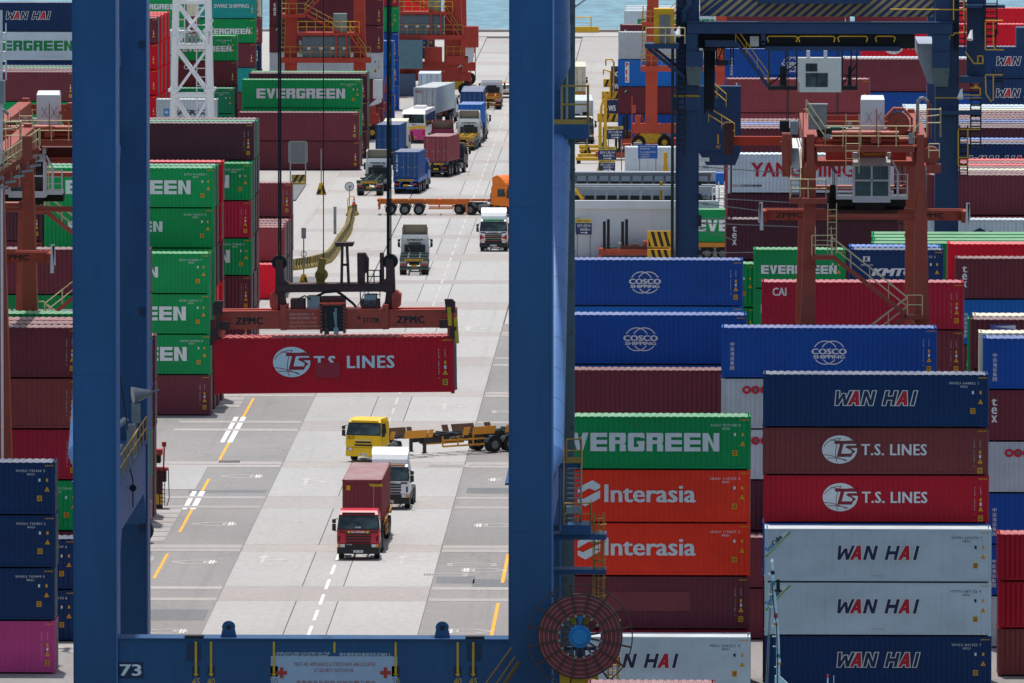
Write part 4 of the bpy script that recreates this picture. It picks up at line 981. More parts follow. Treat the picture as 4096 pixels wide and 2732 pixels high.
# the cable reel
M_COIL = mat('red_cable', '8a363b', 0.6, dirt='3a1a1e', dirt_amt=.6, scale=2); M_COIL2 = mat('worn_cable', 'a5777a', 0.6); M_RUSTB = mat('brown_steel', '4a332f', 0.7, dirt='2a1c19', dirt_amt=.7)
M_HUB = mat('hub_blue', '1f7fc0', 0.5, dirt='2a4a66', dirt_amt=.5)
rc = at(2320, 2545, 494.6); reel = thing('cable_reel', 'big spoked cable reel with red cable beside the right crane leg', 'cable reel', (rc.x, 494.6, 0)); rz_ = rc.z
def rb(b, name, m, parent=None, smooth=False): return b.build(name, m, parent or reel, smooth=smooth)
coil = None
for k in range(24):
    b = MB(); r0 = 1.03+k*.0437; b.ring((0,0,rz_), r0, r0+.041, -.10+.012*(k % 2), .12, 56)
    o = rb(b, 'cable_turn', M_COIL2 if k % 5 == 2 else M_COIL)
b = MB(); b.ring((0,0,rz_), 2.07, 2.12, -.14, .16, 56); rb(b, 'coil_flange', M_RUSTB)
b = MB(); b.ring((0,0,rz_), 1.02, 2.1, .14, .17, 48); rb(b, 'back_plate', M_RUSTB)
b = MB(); b.ring((0,0,rz_), 2.57, 2.63, -.28, -.2, 64); rb(b, 'rim', M_RUSTB)
for k in range(16):
    a = R(360/16*k+11); c, s = math.cos(a), math.sin(a)
    b = MB(); b.beam((.45*c, -.16, rz_+.45*s), (1.05*c, -.18, rz_+1.05*s), .1, .06, (0,1,0)); b.beam((1.0*c, -.2, rz_+1.0*s), (2.6*c, -.24, rz_+2.6*s), .09, .05, (0,1,0)); sp = rb(b, 'spoke', M_RUSTB)
    b = MB(); b.beam((.98*c, -.235, rz_+.98*s), (1.12*c, -.235, rz_+1.12*s), .12, .02, (0,1,0)); b.build('spoke_plate', M_STEEL, sp)
b = MB(); b.cyl((0,-.34,rz_), (0,.2,rz_), .38, n=28); hub = rb(b, 'hub', M_HUB, smooth=True)
b = MB(); b.cyl((0,-.2,rz_), (0,.3,rz_), .56, n=28); b.build('hub_flange', M_HUB, hub, smooth=True)
b = MB()
for k in range(16): a = R(360/16*k); b.cyl((.47*math.cos(a),-.24,rz_+.47*math.sin(a)), (.47*math.cos(a),-.2,rz_+.47*math.sin(a)), .04, n=6)
b.build('bolts', M_HUB, hub)
b = MB(); b.box(-.16, .16, -.1, .3, rz_+.4, rz_+1.0); b.build('gear_arm', M_HUB, hub)
b = MB(); b.box(-1.0, .9, .35, .9, rz_-2.75, rz_-1.95); b.box(-.5, .45, .4, .8, rz_+.55, rz_+1.0); b.box(-1.0, -.7, .4, .8, 0, rz_-2.7); b.box(.6, .9, .4, .8, 0, rz_-2.7); rb(b, 'reel_stand', M_YPAINT)
b = MB(); b.box(-.25, .25, .3, 1.4, rz_-2.0, rz_+.3); b.box(-.9, .9, .5, .9, rz_-.75, rz_-.6); b.build('reel_arm', M_CBLUE, reel)

# ---------------------------------------------------------------- spreader with its hanging container
M_SPR = mat('spreader_red', 'b8402a', 0.5, var=.2, dirt='3b1c16', dirt_amt=.8, scale=1.2); M_SPRD = mat('spreader_dark', '4a2624', 0.6, var=.3, dirt='15100f', dirt_amt=.9, scale=1.5)
M_INKD = pmat('stencil_dark', '2c1718'); M_INKL = pmat('stencil_light', 'e2a79c')
HX = (858+1823)/2; hp = at(HX, 1349, 506.2); TILT = -0.013; YAW = R(-2.0); HZ = at(HX, 1577, 506.2).z
hz0 = HZ; hc = container((hp.x, 506.2+1.219, hz0), YAW, F4, HC, 'TS', 'crimson container with white globe and lettering hanging from the crane spreader', None, 'TSSU 509906 1', 'v', group=None)
hc.rotation_euler = (0, TILT, YAW)
lg_ts(hc, F4, HC, 'R', words=None, cx=-F4/2+3.95)
text(hc, 'LINES', M_WHITE, -F4/2+6.76, HC-1.58, 2.42, .64, FY, 'lettering', .025, space=1.12)
text(hc, 'T.S.', M_WHITE, -F4/2+5.08, HC-1.58, 1.28, .64, FY, 'lettering', .025)
flat(hc, [rect(-F4/2+5.15, HC-2.05, -F4/2+6.4, HC-1.28)], mat('repaint_patch_red', 'ad1a2c', .5), FY-.004, 'repainted_patch')
spr = thing('spreader', 'dirty red container spreader with black headblock hanging on ropes', 'spreader', (hp.x, 506.2+1.219, hz0+HC))
spr.rotation_euler = (0, TILT, YAW)
def sx(F): return (F-HX)/79.2
def sz(y): return (1349-y)/79.2
def sb(b, name, m, parent=None, smooth=False): return b.build(name, m, parent or spr, smooth=smooth)
for y0 in (-.85, .45):
    for s in (-1, 1):
        b = MB(); b.box(min(s*2.7, s*6.1), max(s*2.7, s*6.1), y0, y0+.4, .42, 1.30); b.box(min(s*2.7, s*6.1), max(s*2.7, s*6.1), y0-.05, y0+.45, 1.30, 1.35); o = sb(b, 'telescopic_beam', M_SPR)
        if y0 < 0: text(o, 'ZPMC', M_INKD, -5.05 if s < 0 else 3.15, .66, 1.42, .37, y0-.008, 'lettering', .05, space=1.15)
b = MB(); b.box(-2.75, 2.75, -.95, .95, .38, 1.40); body = sb(b, 'main_frame', M_SPR)
b = MB(); b.box(-2.75, -2.45, -1.0, 1.0, .36, 1.62); b.box(2.45, 2.75, -1.0, 1.0, .36, 1.62); sb(b, 'frame_collar', M_SPR)
for i, (s_, w_) in enumerate((('雙箱安全操作負載七十噸', 1.25), ('單箱安全操作負載四十五噸', 1.37), ('TWIN LIFT SWL 70 TONNE', 1.35), ('SINGLE LIFT SWL 45 TONNE', 1.48))):
    text(body, s_, M_INKL, -2.28, 1.10-i*.19-(.02 if i > 1 else 0), w_, .13 if i < 2 else .09, -.96, 'lettering', .005)
text(body, 'STZ78', M_INKD, 1.45, .72, .82, .24, -.96, 'lettering', .03); text(body, '海', M_INKD, 1.15, .88, .18, .18, -.96, 'lettering', .02)
# middle twin-lift gear
b = MB(); b.box(-.72, -.6, -1.25, -.95, .2, 1.7); b.box(.45, .57, -1.25, -.95, .2, 1.7); b.box(-.72, .57, -1.25, -.95, 1.62, 1.74); mg = sb(b, 'centre_housing', M_SPR)
flat(mg, [[(-.73, .25+k*.18), (-.59, .35+k*.18), (-.59, .44+k*.18), (-.73, .34+k*.18)] for k in range(8)] + [[(.44, .35+k*.18), (.58, .25+k*.18), (.58, .34+k*.18), (.44, .44+k*.18)] for k in range(8)], M_BLACK, -1.256, 'hazard_stripes')
b = MB(); b.box(-.58, .43, -1.2, -1.0, .3, 1.6); sb(b, 'centre_recess', M_BLACK)
for x in (-.38, .1):
    b = MB(); b.cyl((x, -1.24, .5), (x, -1.24, 1.5), .06, n=8); b.box(x-.12, x+.12, -1.3, -1.16, .15, .5); b.beam((x-.1, -1.26, 1.3), (x+.02, -1.26, .35), .07, .05); sb(b, 'twistlock_guide', M_STEEL if x > 0 else M_SPRD)
# end beams with flipper guides
for s in (-1, 1):
    b = MB(); b.box(min(s*5.75, s*6.12), max(s*5.75, s*6.12), -1.25, 1.25, .05, 1.30); e = sb(b, 'end_beam', M_SPR)
    b = MB(); b.prism([(s*5.7, 1.2), (s*6.16, 1.2), (s*6.16, 1.75), (s*6.0, 1.9), (s*5.62, 1.9), (s*5.66, 1.55)][::1 if s > 0 else -1], -1.3, -1.0); b.build('flipper_housing', M_SPRD, e)
    b = MB(); b.beam((s*5.85, -1.3, 1.5), (s*5.9, -1.32, .55), .2, .1); b.beam((s*6.18, -1.28, .95), (s*6.25, -1.3, -.35), .18, .12); b.build('flipper', M_YPAINT if s > 0 else M_SPRD, e)
    b = MB(); b.box(min(s*5.35, s*5.8), max(s*5.35, s*5.8), -1.28, -.95, .42, .85); b.box(min(s*5.9, s*6.22), max(s*5.9, s*6.22), -1.35, -1.2, -.1, .5); b.build('flipper_motor', M_SPRD, e)
# machinery on top
for (x0, x1, z1, m) in ((-2.25, -1.55, 1.9, M_SPRD), (-1.4, -.75, 2.05, M_STEEL), (1.35, 2.25, 1.85, M_SPRD), (-.7, .5, 2.0, M_SPRD), (1.5, 2.1, 2.1, M_STEEL)):
    b = MB(); b.box(x0, x1, -.7, .5, 1.4, z1); sb(b, 'hydraulic_box', m)
b = MB(); b.path([(-.9,-.5,2.05),(-.5,-.6,2.25),(.1,-.6,2.3),(.4,-.55,2.1),(.9,-.6,1.7),(1.1,-.7,1.5)], .07); b.path([(-1.9,-.7,1.9),(-1.5,-.8,2.1),(-1.2,-.8,1.9)], .04); b.path([(1.3,-.3,1.5),(1.28,-.3,2.4)], .03); sb(b, 'hoses', M_DARK)
# headblock
b = MB(); b.box(-2.95, 2.95, -.55, .55, 2.25, 2.62); b.box(-2.4, 2.2, -.62, .62, 2.62, 2.68); hb = sb(b, 'headblock', M_SPRD)
for s in (-1, 1):
    b = MB(); b.prism([(s*2.5, 1.5), (s*2.95, 1.35), (s*3.05, 2.0), (s*3.0, 3.9), (s*2.62, 3.9), (s*2.6, 2.9), (s*2.15, 2.6), (s*2.15, 2.3), (s*2.6, 2.2)][::1 if s > 0 else -1], -.4, .4); b.build('sheave_tower', M_SPRD, hb)
    b = MB(); b.cyl((s*2.82, -.3, 3.75), (s*2.82, .3, 3.75), .38, n=18); b.build('sheave', M_DARK, hb)
    b = MB(); b.prism([(s*2.9, 1.2), (s*3.3, 1.5), (s*3.35, 2.1), (s*3.1, 2.3), (s*2.9, 2.1)][::1 if s > 0 else -1], -.5, .5); b.build('lock_box', M_SPR, hb)
b = MB(); b.box(-.95, -.55, -.3, .3, 2.68, 3.3); b.beam((-.75, -.2, 3.2), (-.6, -.2, 3.95), .35, .4); b.cyl((-.7,-.3,3.1),(-.7,.3,3.1), .32, n=14); b.build('cable_pulley', mat('grimy_yellow', '8a6a24', .7, dirt='33291a', dirt_amt=.8, scale=4), hb)
b = MB()
for x in (.32, .68): b.beam((x, 0, 2.68), (x+(.06 if x < .5 else -.06), 0, 4.55), .12, .4)
b.box(.32, .7, -.2, .2, 3.55, 3.65); b.prism([(.1, 4.55), (.92, 4.55), (1.0, 4.75), (0, 4.75)], -.4, .4); b.build('cable_basket', M_SPRD, hb)
b = MB(); b.box(1.15, 1.5, -.35, .35, 2.68, 4.2); b.prism([(1.5, 3.1), (1.7, 3.3), (1.72, 3.9), (1.55, 4.2), (1.45, 4.2)], -.3, .3); b.box(2.3, 2.48, -.3, .3, 2.68, 4.2); b.build('power_box', M_SPRD, hb)
b = MB(); b.path([(1.65,-.3,2.7),(1.65,-.3,3.75),(1.55,-.3,3.8)], .03); b.rail([(1.7,-.35,2.68),(2.3,-.35,2.68)], .65, .3, .03); b.ladder((2.0,-.5,2.25),(2.0,-.5,1.95), .6, .025, .15); b.build('guard_rail', M_DARK, hb)
M_ROPE = mat('wire_rope', '121417', 0.5, .3)
top = 68.0
for F, r in ((1115, .045), (1122.5, .055), (1294, .03), (1550, .05), (1556.5, .05), (1563.5, .04)):
    p = at(F, 1060, 507.4); b = MB(); b.cyl((p.x, 507.4, p.z-(.1 if F != 1294 else .6)), (p.x, 507.4, top), r, n=6)
    cb(b, 'hoist_rope', M_ROPE)
# ---------------------------------------------------------------- red rubber-tyred gantry cranes
M_RTG = mat('gantry_red_paint', '98412e', 0.5, var=.14, scale=.7, dirt='6e3a30', dirt_amt=.6); M_RTG2 = mat('gantry_scarlet_paint', 'b03626', 0.5, var=.12, scale=.7, dirt='6e2a24', dirt_amt=.5)
M_WHT = mat('white_enamel', 'd5dade', 0.4, var=.05, dirt='8b8a86', dirt_amt=.35, scale=1.5); M_MOTOR = mat('motor_green', '1f5f52', 0.5, dirt='18332e', dirt_amt=.5)
M_SPR2 = mat('old_spreader_red', 'a8432a', .55, var=.25, dirt='2b1714', dirt_amt=.9, scale=.8)
def stair(mb_s, mb_t, mb_r, a, b, w=.8, side=(0,1,0), h=1.05):
    """flight of steps from a up to b: stringers, treads, hand rails on both sides"""
    a = Vector(a); b = Vector(b); e = Vector(side)*(w/2)
    for s in (-1, 1):
        mb_s.beam(a+e*s, b+e*s, .06, .22)
        mb_r.cyl(a+e*s+Vector((0,0,h)), b+e*s+Vector((0,0,h)), .03, n=5); mb_r.cyl(a+e*s+Vector((0,0,h*.5)), b+e*s+Vector((0,0,h*.5)), .022, n=4)
        k = max(2, round((b-a).length/1.4))
        for i in range(k+1): q = a.lerp(b, i/k)+e*s; mb_r.cyl(q, q+Vector((0,0,h)), .022, n=4, cap=False)
    k = max(3, round(abs(b.z-a.z)/.24)); d = (b-a); d.z = 0; d = d.normalized()*.13 if d.length > .01 else Vector((.13,0,0))
    for i in range(1, k): q = a.lerp(b, i/k); mb_t.beam(q-e, q+e, .24, .03)
def leg_shape(b, x, y, s, z0, z1, splay=.3, d=1.0, w0=1.25, w1=.42):
    zs = z1-1.9
    b.taper((x+s*splay*(zs-z0)/10*.45, y, z0), (w0, d*1.1), (x, y, zs), (.62, d))
    b.taper((x, y, zs), (.62, d), (x, y, zs+.25), (w1, d*.95)); b.box(x-w1/2, x+w1/2, y-d*.47, y+d*.47, zs+.25, z1)
def rtg(label, X, Y, span, cab_dx=.4, trolley=3.0, spr=None, stair_far=False, top=28.1):
    t = thing('gantry_crane', label, 'gantry crane', (X, Y, 0), 0, 'red gantry cranes over the stacks')
    def B(b, name, m, parent=None, smooth=False): return b.build(name, m, parent or t, smooth=smooth)
    for y in (0, span):
        for s in (-1, 1):
            b = MB(); leg_shape(b, s*3.13, y, s, 2.2, top); lg = B(b, 'leg', M_RTG)
            n = 10; P = [(s*3.13+.22*math.cos(R(k*36)), top-4.0+(.22*math.sin(R(k*36)))+(.55 if math.sin(R(k*36)) > .01 else -.15)) for k in range(n)]
            b = MB(); b.prism(P, y-.56, y-.5); b.build('manhole_cover', M_RTG, lg)
            b = MB(); b.box(s*3.13-.36, s*3.13+.36, y-.56, y+.56, top-7.6, top-7.45); b.build('leg_flange', M_RTG, lg)
        b = MB(); b.box(-4.6, 4.6, y-.6, y+.6, 1.5, 2.6); sl_ = B(b, 'sill_beam', M_RTG)
        for x in (-4.0, -2.6, 2.6, 4.0):
            b = MB(); b.cyl((x, y-.35, .75), (x, y+.35, .75), .75, n=18); w = B(b, 'wheel', M_DARK); b = MB(); b.cyl((x, y-.37, .75), (x, y+.37, .75), .35, n=12); b.build('wheel_hub', M_YPAINT, w)
        b = MB(); b.cyl((-2.75, y-.1, top-4.7), (2.75, y-.1, top-4.7), .17, n=12); b.cyl((-2.75, y-.3, top-4.7), (-2.75, y+.1, top-4.7), .2, n=12); b.cyl((2.75, y-.3, top-4.7), (2.75, y+.1, top-4.7), .2, n=12); B(b, 'tie_pipe', M_RTG, smooth=True)
        b = MB(); b.box(-2.8, 2.8, y-.45, y+.45, top-1.0, top-.72); b.box(-2.8, 2.8, y+.3, y+.45, top-.72, top-.4); B(b, 'end_beam', M_RTG)
    for s in (-1, 1):
        b = MB(); b.box(s*3.13-.4, s*3.13+.4, .55, span-.55, top-1.6, top-.2); B(b, 'girder', M_RTG)
    # deck over the near end with its machinery
    b = MB(); b.box(-2.9, 3.0, -.5, 2.6, top-.72, top-.62); B(b, 'deck', M_RTG)
    b = MB(); b.rail([(-2.3, -.5, top-.7), (2.75, -.5, top-.7)], 1.2, 1.1, .032); b.rail([(-2.3, -.5, top-.7), (-3.4, -.5, top+.9)], 1.1, 2, .032); B(b, 'handrail', M_RAILC)
    b = MB(); b.ladder((-.75, -.62, top-2.2), (-.75, -.62, top+1.2), .75, .025, .42); B(b, 'ladder', M_RAILC)
    b = MB(); b.cyl((-2.4, .3, top-.35), (2.6, .3, top-.35), .17, n=12); b.cyl((-1.9, .1, top-.0), (1.9, .1, top-.0), .2, n=12); b.cyl((-1.3,.0,top-.0), (.5,.0,top-.0), .24, n=12); b.box(.3, .9, -.2, .4, top-.5, top+.15); B(b, 'drive_shaft', M_RTG, smooth=True)
    b = MB(); b.box(-1.9, 3.0, 1.2, 2.6, top-.62, top+.1); B(b, 'machinery_base', M_RTG)
    b = MB(); b.box(-3.25, -2.2, 1.0, 1.9, top+.2, top+1.55); b.box(-3.3, -2.15, .95, 1.95, top+1.55, top+1.66); cab1 = B(b, 'control_cabinet', M_STEEL)
    b = MB(); b.box(-2.73, -2.71, .985, 1.0, top+.25, top+1.5); b.box(-2.95, -2.55, .97, 1.0, top+.7, top+.95); b.build('cabinet_door_seam', M_GREY, cab1)
    b = MB(); b.box(-.25, 1.1, 1.3, 2.6, top+.1, top+1.9); b.hexa([(-.25,1.3,top+1.9),(1.1,1.3,top+1.9),(1.1,2.6,top+1.9),(-.25,2.6,top+1.9)], [(-.2,1.9,top+2.1),(1.05,1.9,top+2.1),(1.05,2.6,top+2.1),(-.2,2.6,top+2.1)]); eh = B(b, 'electrical_house', M_WHT)
    for x in (0.0, .55):
        b = MB(); b.box(x, x+.42, 1.27, 1.31, top+.2, top+1.45); d = b.build('door', M_WHT, eh); b = MB(); b.beam((x+.05, 1.26, top+.6), (x+.37, 1.26, top+1.2), .03, .02); b.beam((x+.05, 1.26, top+1.2), (x+.37, 1.26, top+.6), .03, .02); b.build('door_brace', M_GREY, d)
    b = MB(); b.cyl((1.9, .9, top+.55), (1.9, 2.0, top+.55), .64, n=24); dr = B(b, 'cable_drum', M_RTG, smooth=True); b = MB(); b.box(1.75, 2.4, .75, 1.0, top+.4, top+.65); b.build('drum_motor', M_RTG, dr)
    b = MB(); b.prism([(1.15, top+.75), (1.65, top+1.3), (2.15, top+1.3), (2.65, top+.8), (2.65, top+.95), (2.2, top+1.45), (1.6, top+1.45), (1.1, top+.9)], .8, 2.0); b.box(2.6, 2.72, .8, 2.0, top-.4, top+.9); b.build('drum_cover', M_RTG, dr)
    b = MB(); b.cyl((-2.0, .8, top+.28), (-1.4, .8, top+.28), .16, n=12); b.cyl((-1.4, .8, top+.28), (-1.1, .8, top+.28), .1, n=10); B(b, 'hoist_motor', M_MOTOR, smooth=True)
    b = MB(); b.box(-1.0, -.75, .6, .9, top+.05, top+.6); b.box(-2.4, -2.0, -.52, -.4, top-.25, top+.02); b.box(2.45, 2.7, -.6, -.4, top-.5, top+.1); B(b, 'junction_box', M_STEEL)
    b = MB(); b.path([(3.0, 1.6, top-.4), (3.0, 1.6, top+1.75), (3.1, 1.6, top+1.95), (3.35, 1.6, top+2.0), (3.6, 1.6, top+1.75)], .1, 8); B(b, 'conduit', M_STEEL, smooth=True)
    b = MB()
    for x, h in ((-3.95, 2.4), (-3.8, 2.9), (-3.55, 2.0), (.62, 1.5), (3.6, 1.9), (3.75, 1.7)): b.cyl((x, 1.0 if abs(x) > 2 else -.55, top-.3), (x, 1.0 if abs(x) > 2 else -.55, top+h), .03, n=5)
    B(b, 'aerial', M_RTG)
    b = MB(); b.rail([(3.5, .6, top-.2), (4.3, .6, top-.2), (4.3, 1.6, top-.2)], 1.6, .9, .035); b.rail([(3.6, -.6, top-1.3), (4.2, -.6, top-1.3)], .8, .5, .03); b.path([(2.7, .2, top+.1), (3.3, .2, top+1.0), (4.2, .2, top+1.1)], .03); B(b, 'handrail', M_RAILC)['kind'] = 'stuff'
    b = MB(); b.cyl((3.75, -.2, top-1.2), (3.75, 1.0, top-1.2), .5, n=14); b.box(3.5, 4.3, -.4, 1.0, top-2.2, top-1.7); B(b, 'cable_winch', M_RTG)
    # side platform, bridge and stairs on the left
    b = MB(); b.box(-4.75, -4.2, -.6, 1.6, top-2.4, top-.0); b.prism([(-4.9, top-.4), (-4.5, top-.4), (-4.3, top-2.5), (-4.6, top-2.2)], -.7, -.4); B(b, 'side_frame', M_RTG)
    b = MB(); b.box(-4.9, -4.35, -.2, .8, top+.15, top+.75); B(b, 'fan_box', M_DARK)
    b = MB(); b.box(-4.3, -3.85, -.4, .5, top+.0, top+.75); B(b, 'junction_box', M_STEEL)
    b = MB(); b.beam((-3.95, -.7, top-1.9), (-3.95, .9, top-.3), .6, .05); B(b, 'ramp', M_STEEL)
    b = MB(); b.box(-4.35, -2.2, -1.3, -.52, top-3.9, top-3.6); B(b, 'platform', M_RTG)
    b = MB(); b.rail([(-4.3, -1.28, top-3.6), (-2.25, -1.28, top-3.6), (-2.25, -.5, top-3.6)], 1.1, 1.0, .032); B(b, 'handrail', M_RAILC)
    a, c, r = MB(), MB(), MB(); stair(a, c, r, (-3.98, -1.2, top-3.6), (-3.98, .1, top-1.9), .55, (1,0,0)); s_ = B(a, 'stair_stringer', M_RTG); c.build('treads', M_STEEL, s_); r.build('handrail', M_RAILC, s_)
    # zigzag stairs between the legs
    yy = span if stair_far else 0
    for i, (xa, za, xb, zb) in enumerate(((2.4, top-10.3, -1.9, top-6.9), (-1.9, top-13.7, 2.4, top-10.3), (-1.9, top-10.4, -1.9, top-3.7), (2.4, top-17.1, -1.9, top-13.7))):
        if i == 2:
            b = MB(); b.ladder((-1.9, yy-.75, top-6.8), (-1.9, yy-.75, top-3.9), .5, .03, .35); b.ladder((-2.4, yy-1.1, top-6.8), (-2.4, yy-1.1, top-5.2), .9, .025, .55); B(b, 'ladder', M_RAILC); continue
        a, c, r = MB(), MB(), MB(); stair(a, c, r, (xa, yy-.9, za), (xb, yy-.9, zb), .7); s_ = B(a, 'stair_stringer', M_RTG); c.build('treads', M_STEEL, s_); r.build('handrail', M_RAILC, s_)
    for x0, x1, z in ((-3.1, -1.85, top-7.1), (2.35, 3.3, top-10.5), (-3.2, -1.85, top-13.9)):
        b = MB(); b.box(x0, x1, yy-1.4, yy-.4, z, z+.25); p_ = B(b, 'landing', M_RTG); b = MB(); b.rail([(x0+.05, yy-1.35, z+.25), (x1-.05, yy-1.35, z+.25)], 1.15, .9, .03); b.build('handrail', M_RAILC, p_)
    # trolley and cab
    y = trolley
    b = MB(); b.box(-2.9, 2.9, y-.4, y+4.0, top-2.0, top-1.7); b.box(-2.2, 2.4, y+.6, y+3.6, top-1.7, top-1.2); B(b, 'trolley', M_RTG)
    cx = cab_dx; z0 = top-4.05; b = MB()
    b.box(cx-1.08, cx+1.08, y-.9, y+.9, z0, z0+.38); b.box(cx-1.08, cx-.95, y-.9, y+.9, z0+.38, z0+2.1); b.box(cx+.95, cx+1.08, y-.9, y+.9, z0+.38, z0+2.1); b.box(cx-.05, cx+.05, y-.9, y-.8, z0+.38, z0+2.1)
    b.box(cx-.95, cx+.95, y-.9, y-.8, z0+1.22, z0+1.32); b.box(cx-1.08, cx+1.08, y+.8, y+.9, z0+.38, z0+2.1)
    b.hexa([(cx-1.1,y-.95,z0+2.1),(cx+1.1,y-.95,z0+2.1),(cx+1.1,y+.95,z0+2.1),(cx-1.1,y+.95,z0+2.1)], [(cx-1.05,y-.6,z0+2.55),(cx+1.05,y-.6,z0+2.55),(cx+1.05,y+.9,z0+2.55),(cx-1.05,y+.9,z0+2.55)])
    b.box(cx-1.08, cx-.78, y-.6, y+.4, z0+2.55, z0+2.85); b.box(cx+.9, cx+1.1, y-.6, y+.4, z0+2.55, z0+2.85); cabn = B(b, 'cab', M_WHT)
    for x0, x1 in ((cx-.95, cx-.05), (cx+.05, cx+.95)):
        for za, zb in ((z0+.38, z0+1.22), (z0+1.32, z0+2.1)):
            b = MB(); b.box(x0, x1, y-.86, y-.83, za, zb); b.build('window', glass(), cabn)
        b = MB(); b.box((x0+x1)/2-.02, (x0+x1)/2+.02, y-.9, y-.82, z0+1.32, z0+2.1); b.build('window_bar', M_GREY, cabn)
    b = MB()
    for s, xa, xb in ((-1, cx-2.0, cx-1.08), (1, cx+1.08, cx+2.05)):
        b.box(xa, xb, y-.9, y+.8, z0+.18, z0+.4)
        for q in range(3): b.box(min(xa+.02, xb), max(xa, xb), y-.9, y-.86, z0+.8+q*.4, z0+.84+q*.4)
        x = xa if s < 0 else xb
        b.box(x-.04, x+.04, y-.92, y-.84, z0+.18, z0+1.65)
    b.beam((cx+1.5, y-.86, z0+.3), (cx+1.5, y-.86, z0+1.75), .14, .1); b.beam((cx+1.5, y-.86, z0+1.75), (cx+1.15, y-.86, z0+2.45), .14, .1); b.build('cab_gallery', M_WHT, cabn)
    b = MB(); b.box(cx-.35, cx+1.0, y-.95, y-.9, z0+2.78, z0+2.82); 
    for x in (cx-.5, cx+.05, cx+.55): b.box(x-.02, x+.02, y-.95, y-.9, z0+2.78, z0+3.2)
    b.box(cx-.5, cx+.55, y-.95, y-.9, z0+2.74, z0+2.79); b.build('cab_guard', M_YPAINT, cabn)
    b = MB(); b.box(cx-.8, cx+.8, y-.7, y+.5, z0+2.55, z0+3.15); b.build('cab_hanger', M_RTG, cabn)
    b = MB(); b.box(cx-1.9, cx+2.0, y+1.2, y+2.6, top-4.4, top-3.9); b.box(cx-.9, cx+.8, y+.9, y+2.4, z0-.5, z0-.05); B(b, 'hoist_frame', M_DARK)
    if spr is not None:
        ys, zs = spr
        s = thing('spreader', 'rust red spreader with dark lettering ' + ('right of the near gantry cab' if X > 0 else 'at the left picture edge'), 'spreader', (X+.02, Y+ys, zs), 0, 'gantry spreaders')
        for sd in (-1, 1):
            for y_ in (-.8, .5):
                b = MB(); b.box(min(sd*1.5, sd*5.7), max(sd*1.5, sd*5.7), y_, y_+.3, 0, .6); o = b.build('telescopic_beam', M_SPR2, s)
                if y_ < 0: text(o, 'ZPMC', M_INKD, (-5.1 if sd < 0 else 3.05), .15, 1.55, .3, y_-.006, 'lettering', .02)
            b = MB(); b.box(min(sd*5.6, sd*5.95), max(sd*5.6, sd*5.95), -1.2, 1.2, -.1, .55); e = b.build('end_beam', M_SPR2, s)
            b = MB(); b.beam((sd*5.9, -1.25, -.55), (sd*5.95, -1.25, 1.05), .2, .1); b.beam((sd*6.0, -1.25, 1.0), (sd*6.05, -1.25, -.1), .12, .1); b.build('flipper', M_WHT, e)
        b = MB(); b.box(-1.9, 1.9, -.9, .8, -.12, .62); body = b.build('main_frame', M_SPRD, s); text(body, '40 TONS', M_INKL, .6, .1, .9, .2, -.92, 'lettering', 0)
        b = MB(); b.box(-2.2, 2.3, -.5, .5, .62, 1.1)
        for x in (-1.8, 1.9): b.taper((x, 0, 1.1), (.5, .5), (x, 0, 2.0), (.3, .3))
        b.build('headblock', M_DARK, s)
        b = MB()
        for x in (-1.8, -1.7, 1.85, 1.95): b.cyl((x, 0, 1.9), (x, 0, top-1.8-zs), .03, n=5)
        b.build('hoist_ropes', M_ROPE, s)
    return t
rtg('near red gantry crane with white cab right of the cable reel', 8.95, 571.0, 27.0, trolley=3.2, spr=(5.8, 22.85))
rtg('far red gantry crane with white cab behind left blue leg', -39.1, 584.0, 34.0, cab_dx=-.75, trolley=1.0, stair_far=True, top=27.6)
rtg('red gantry crane cut off by the left picture edge', -42.65, 556.0, 24.2, trolley=8.0, spr=(4.0, 21.45))
# sloping access bridge of the leftmost gantry
g = thing('access_bridge', 'sloping walkway with cream rails and hanging floodlights at the left edge', 'walkway', (0, 0, 0))
p, q = at(-60, 735, 553), at(158, 592, 553)
b = MB(); b.beam(p, q, 1.0, .25); b.beam(p+Vector((0,0,-.5)), q+Vector((0,0,-.5)), .3, .2); b.build('bridge_beam', M_RTG, g)
b = MB()
for dy in (-.5, .5):
    for k in range(15): c = p.lerp(q, k/14)+Vector((0,dy,.1)); b.cyl(c, c+Vector((0,0,.95)), .028, n=4)
    for h in (.55, 1.05): b.cyl(p+Vector((0,dy,h)), q+Vector((0,dy,h)), .035, n=5)
b.build('handrail', M_RAILC, g)
b = MB(); b.beam(p+Vector((0,-.3,.3)), q+Vector((-.9,-.3,.0)), .35, .08); b.build('cable_tray', M_DARK, g)
for k in range(5):
    c = p.lerp(q, .35+k*.15)+Vector((0,-.6,-.3)); b = MB(); b.cyl(c, c+Vector((0,0,-.55)), .03, n=4); b.beam(c+Vector((-.35,0,-.6)), c+Vector((.25,0,-.5)), .22, .12); b.build('flood_light', M_STEEL, g)
b = MB(); b.box(q.x-.9, q.x-.35, 552.2, 552.8, q.z-.6, q.z+.7); b.build('motor_box', M_RTG, g)
b = MB(); b.path([(at(121, 640, 615.5).x, 615.5, 0.0), (at(121, 640, 615.5).x, 615.5, at(121,505,615.5).z), (at(128,478,615.5).x, 615.5, at(128,478,615.5).z), (at(150,480,615.5).x, 615.5, at(150,480,615.5).z), (at(178,505,615.5).x, 615.5, at(178,505,615.5).z)], .12, 8); b.build('conduit', M_STEEL, g)
b = MB(); q2 = at(5, 150, 553); b.path([(q2.x, 553, 0), (q2.x, 553, q2.z+1.5)], .08, 6); b.ladder((q2.x+.1, 552.8, at(5,320,553).z), (q2.x+.1, 552.8, q2.z+.8), .35, .04, .5); b.build('mast_ladder', M_WHT, g)
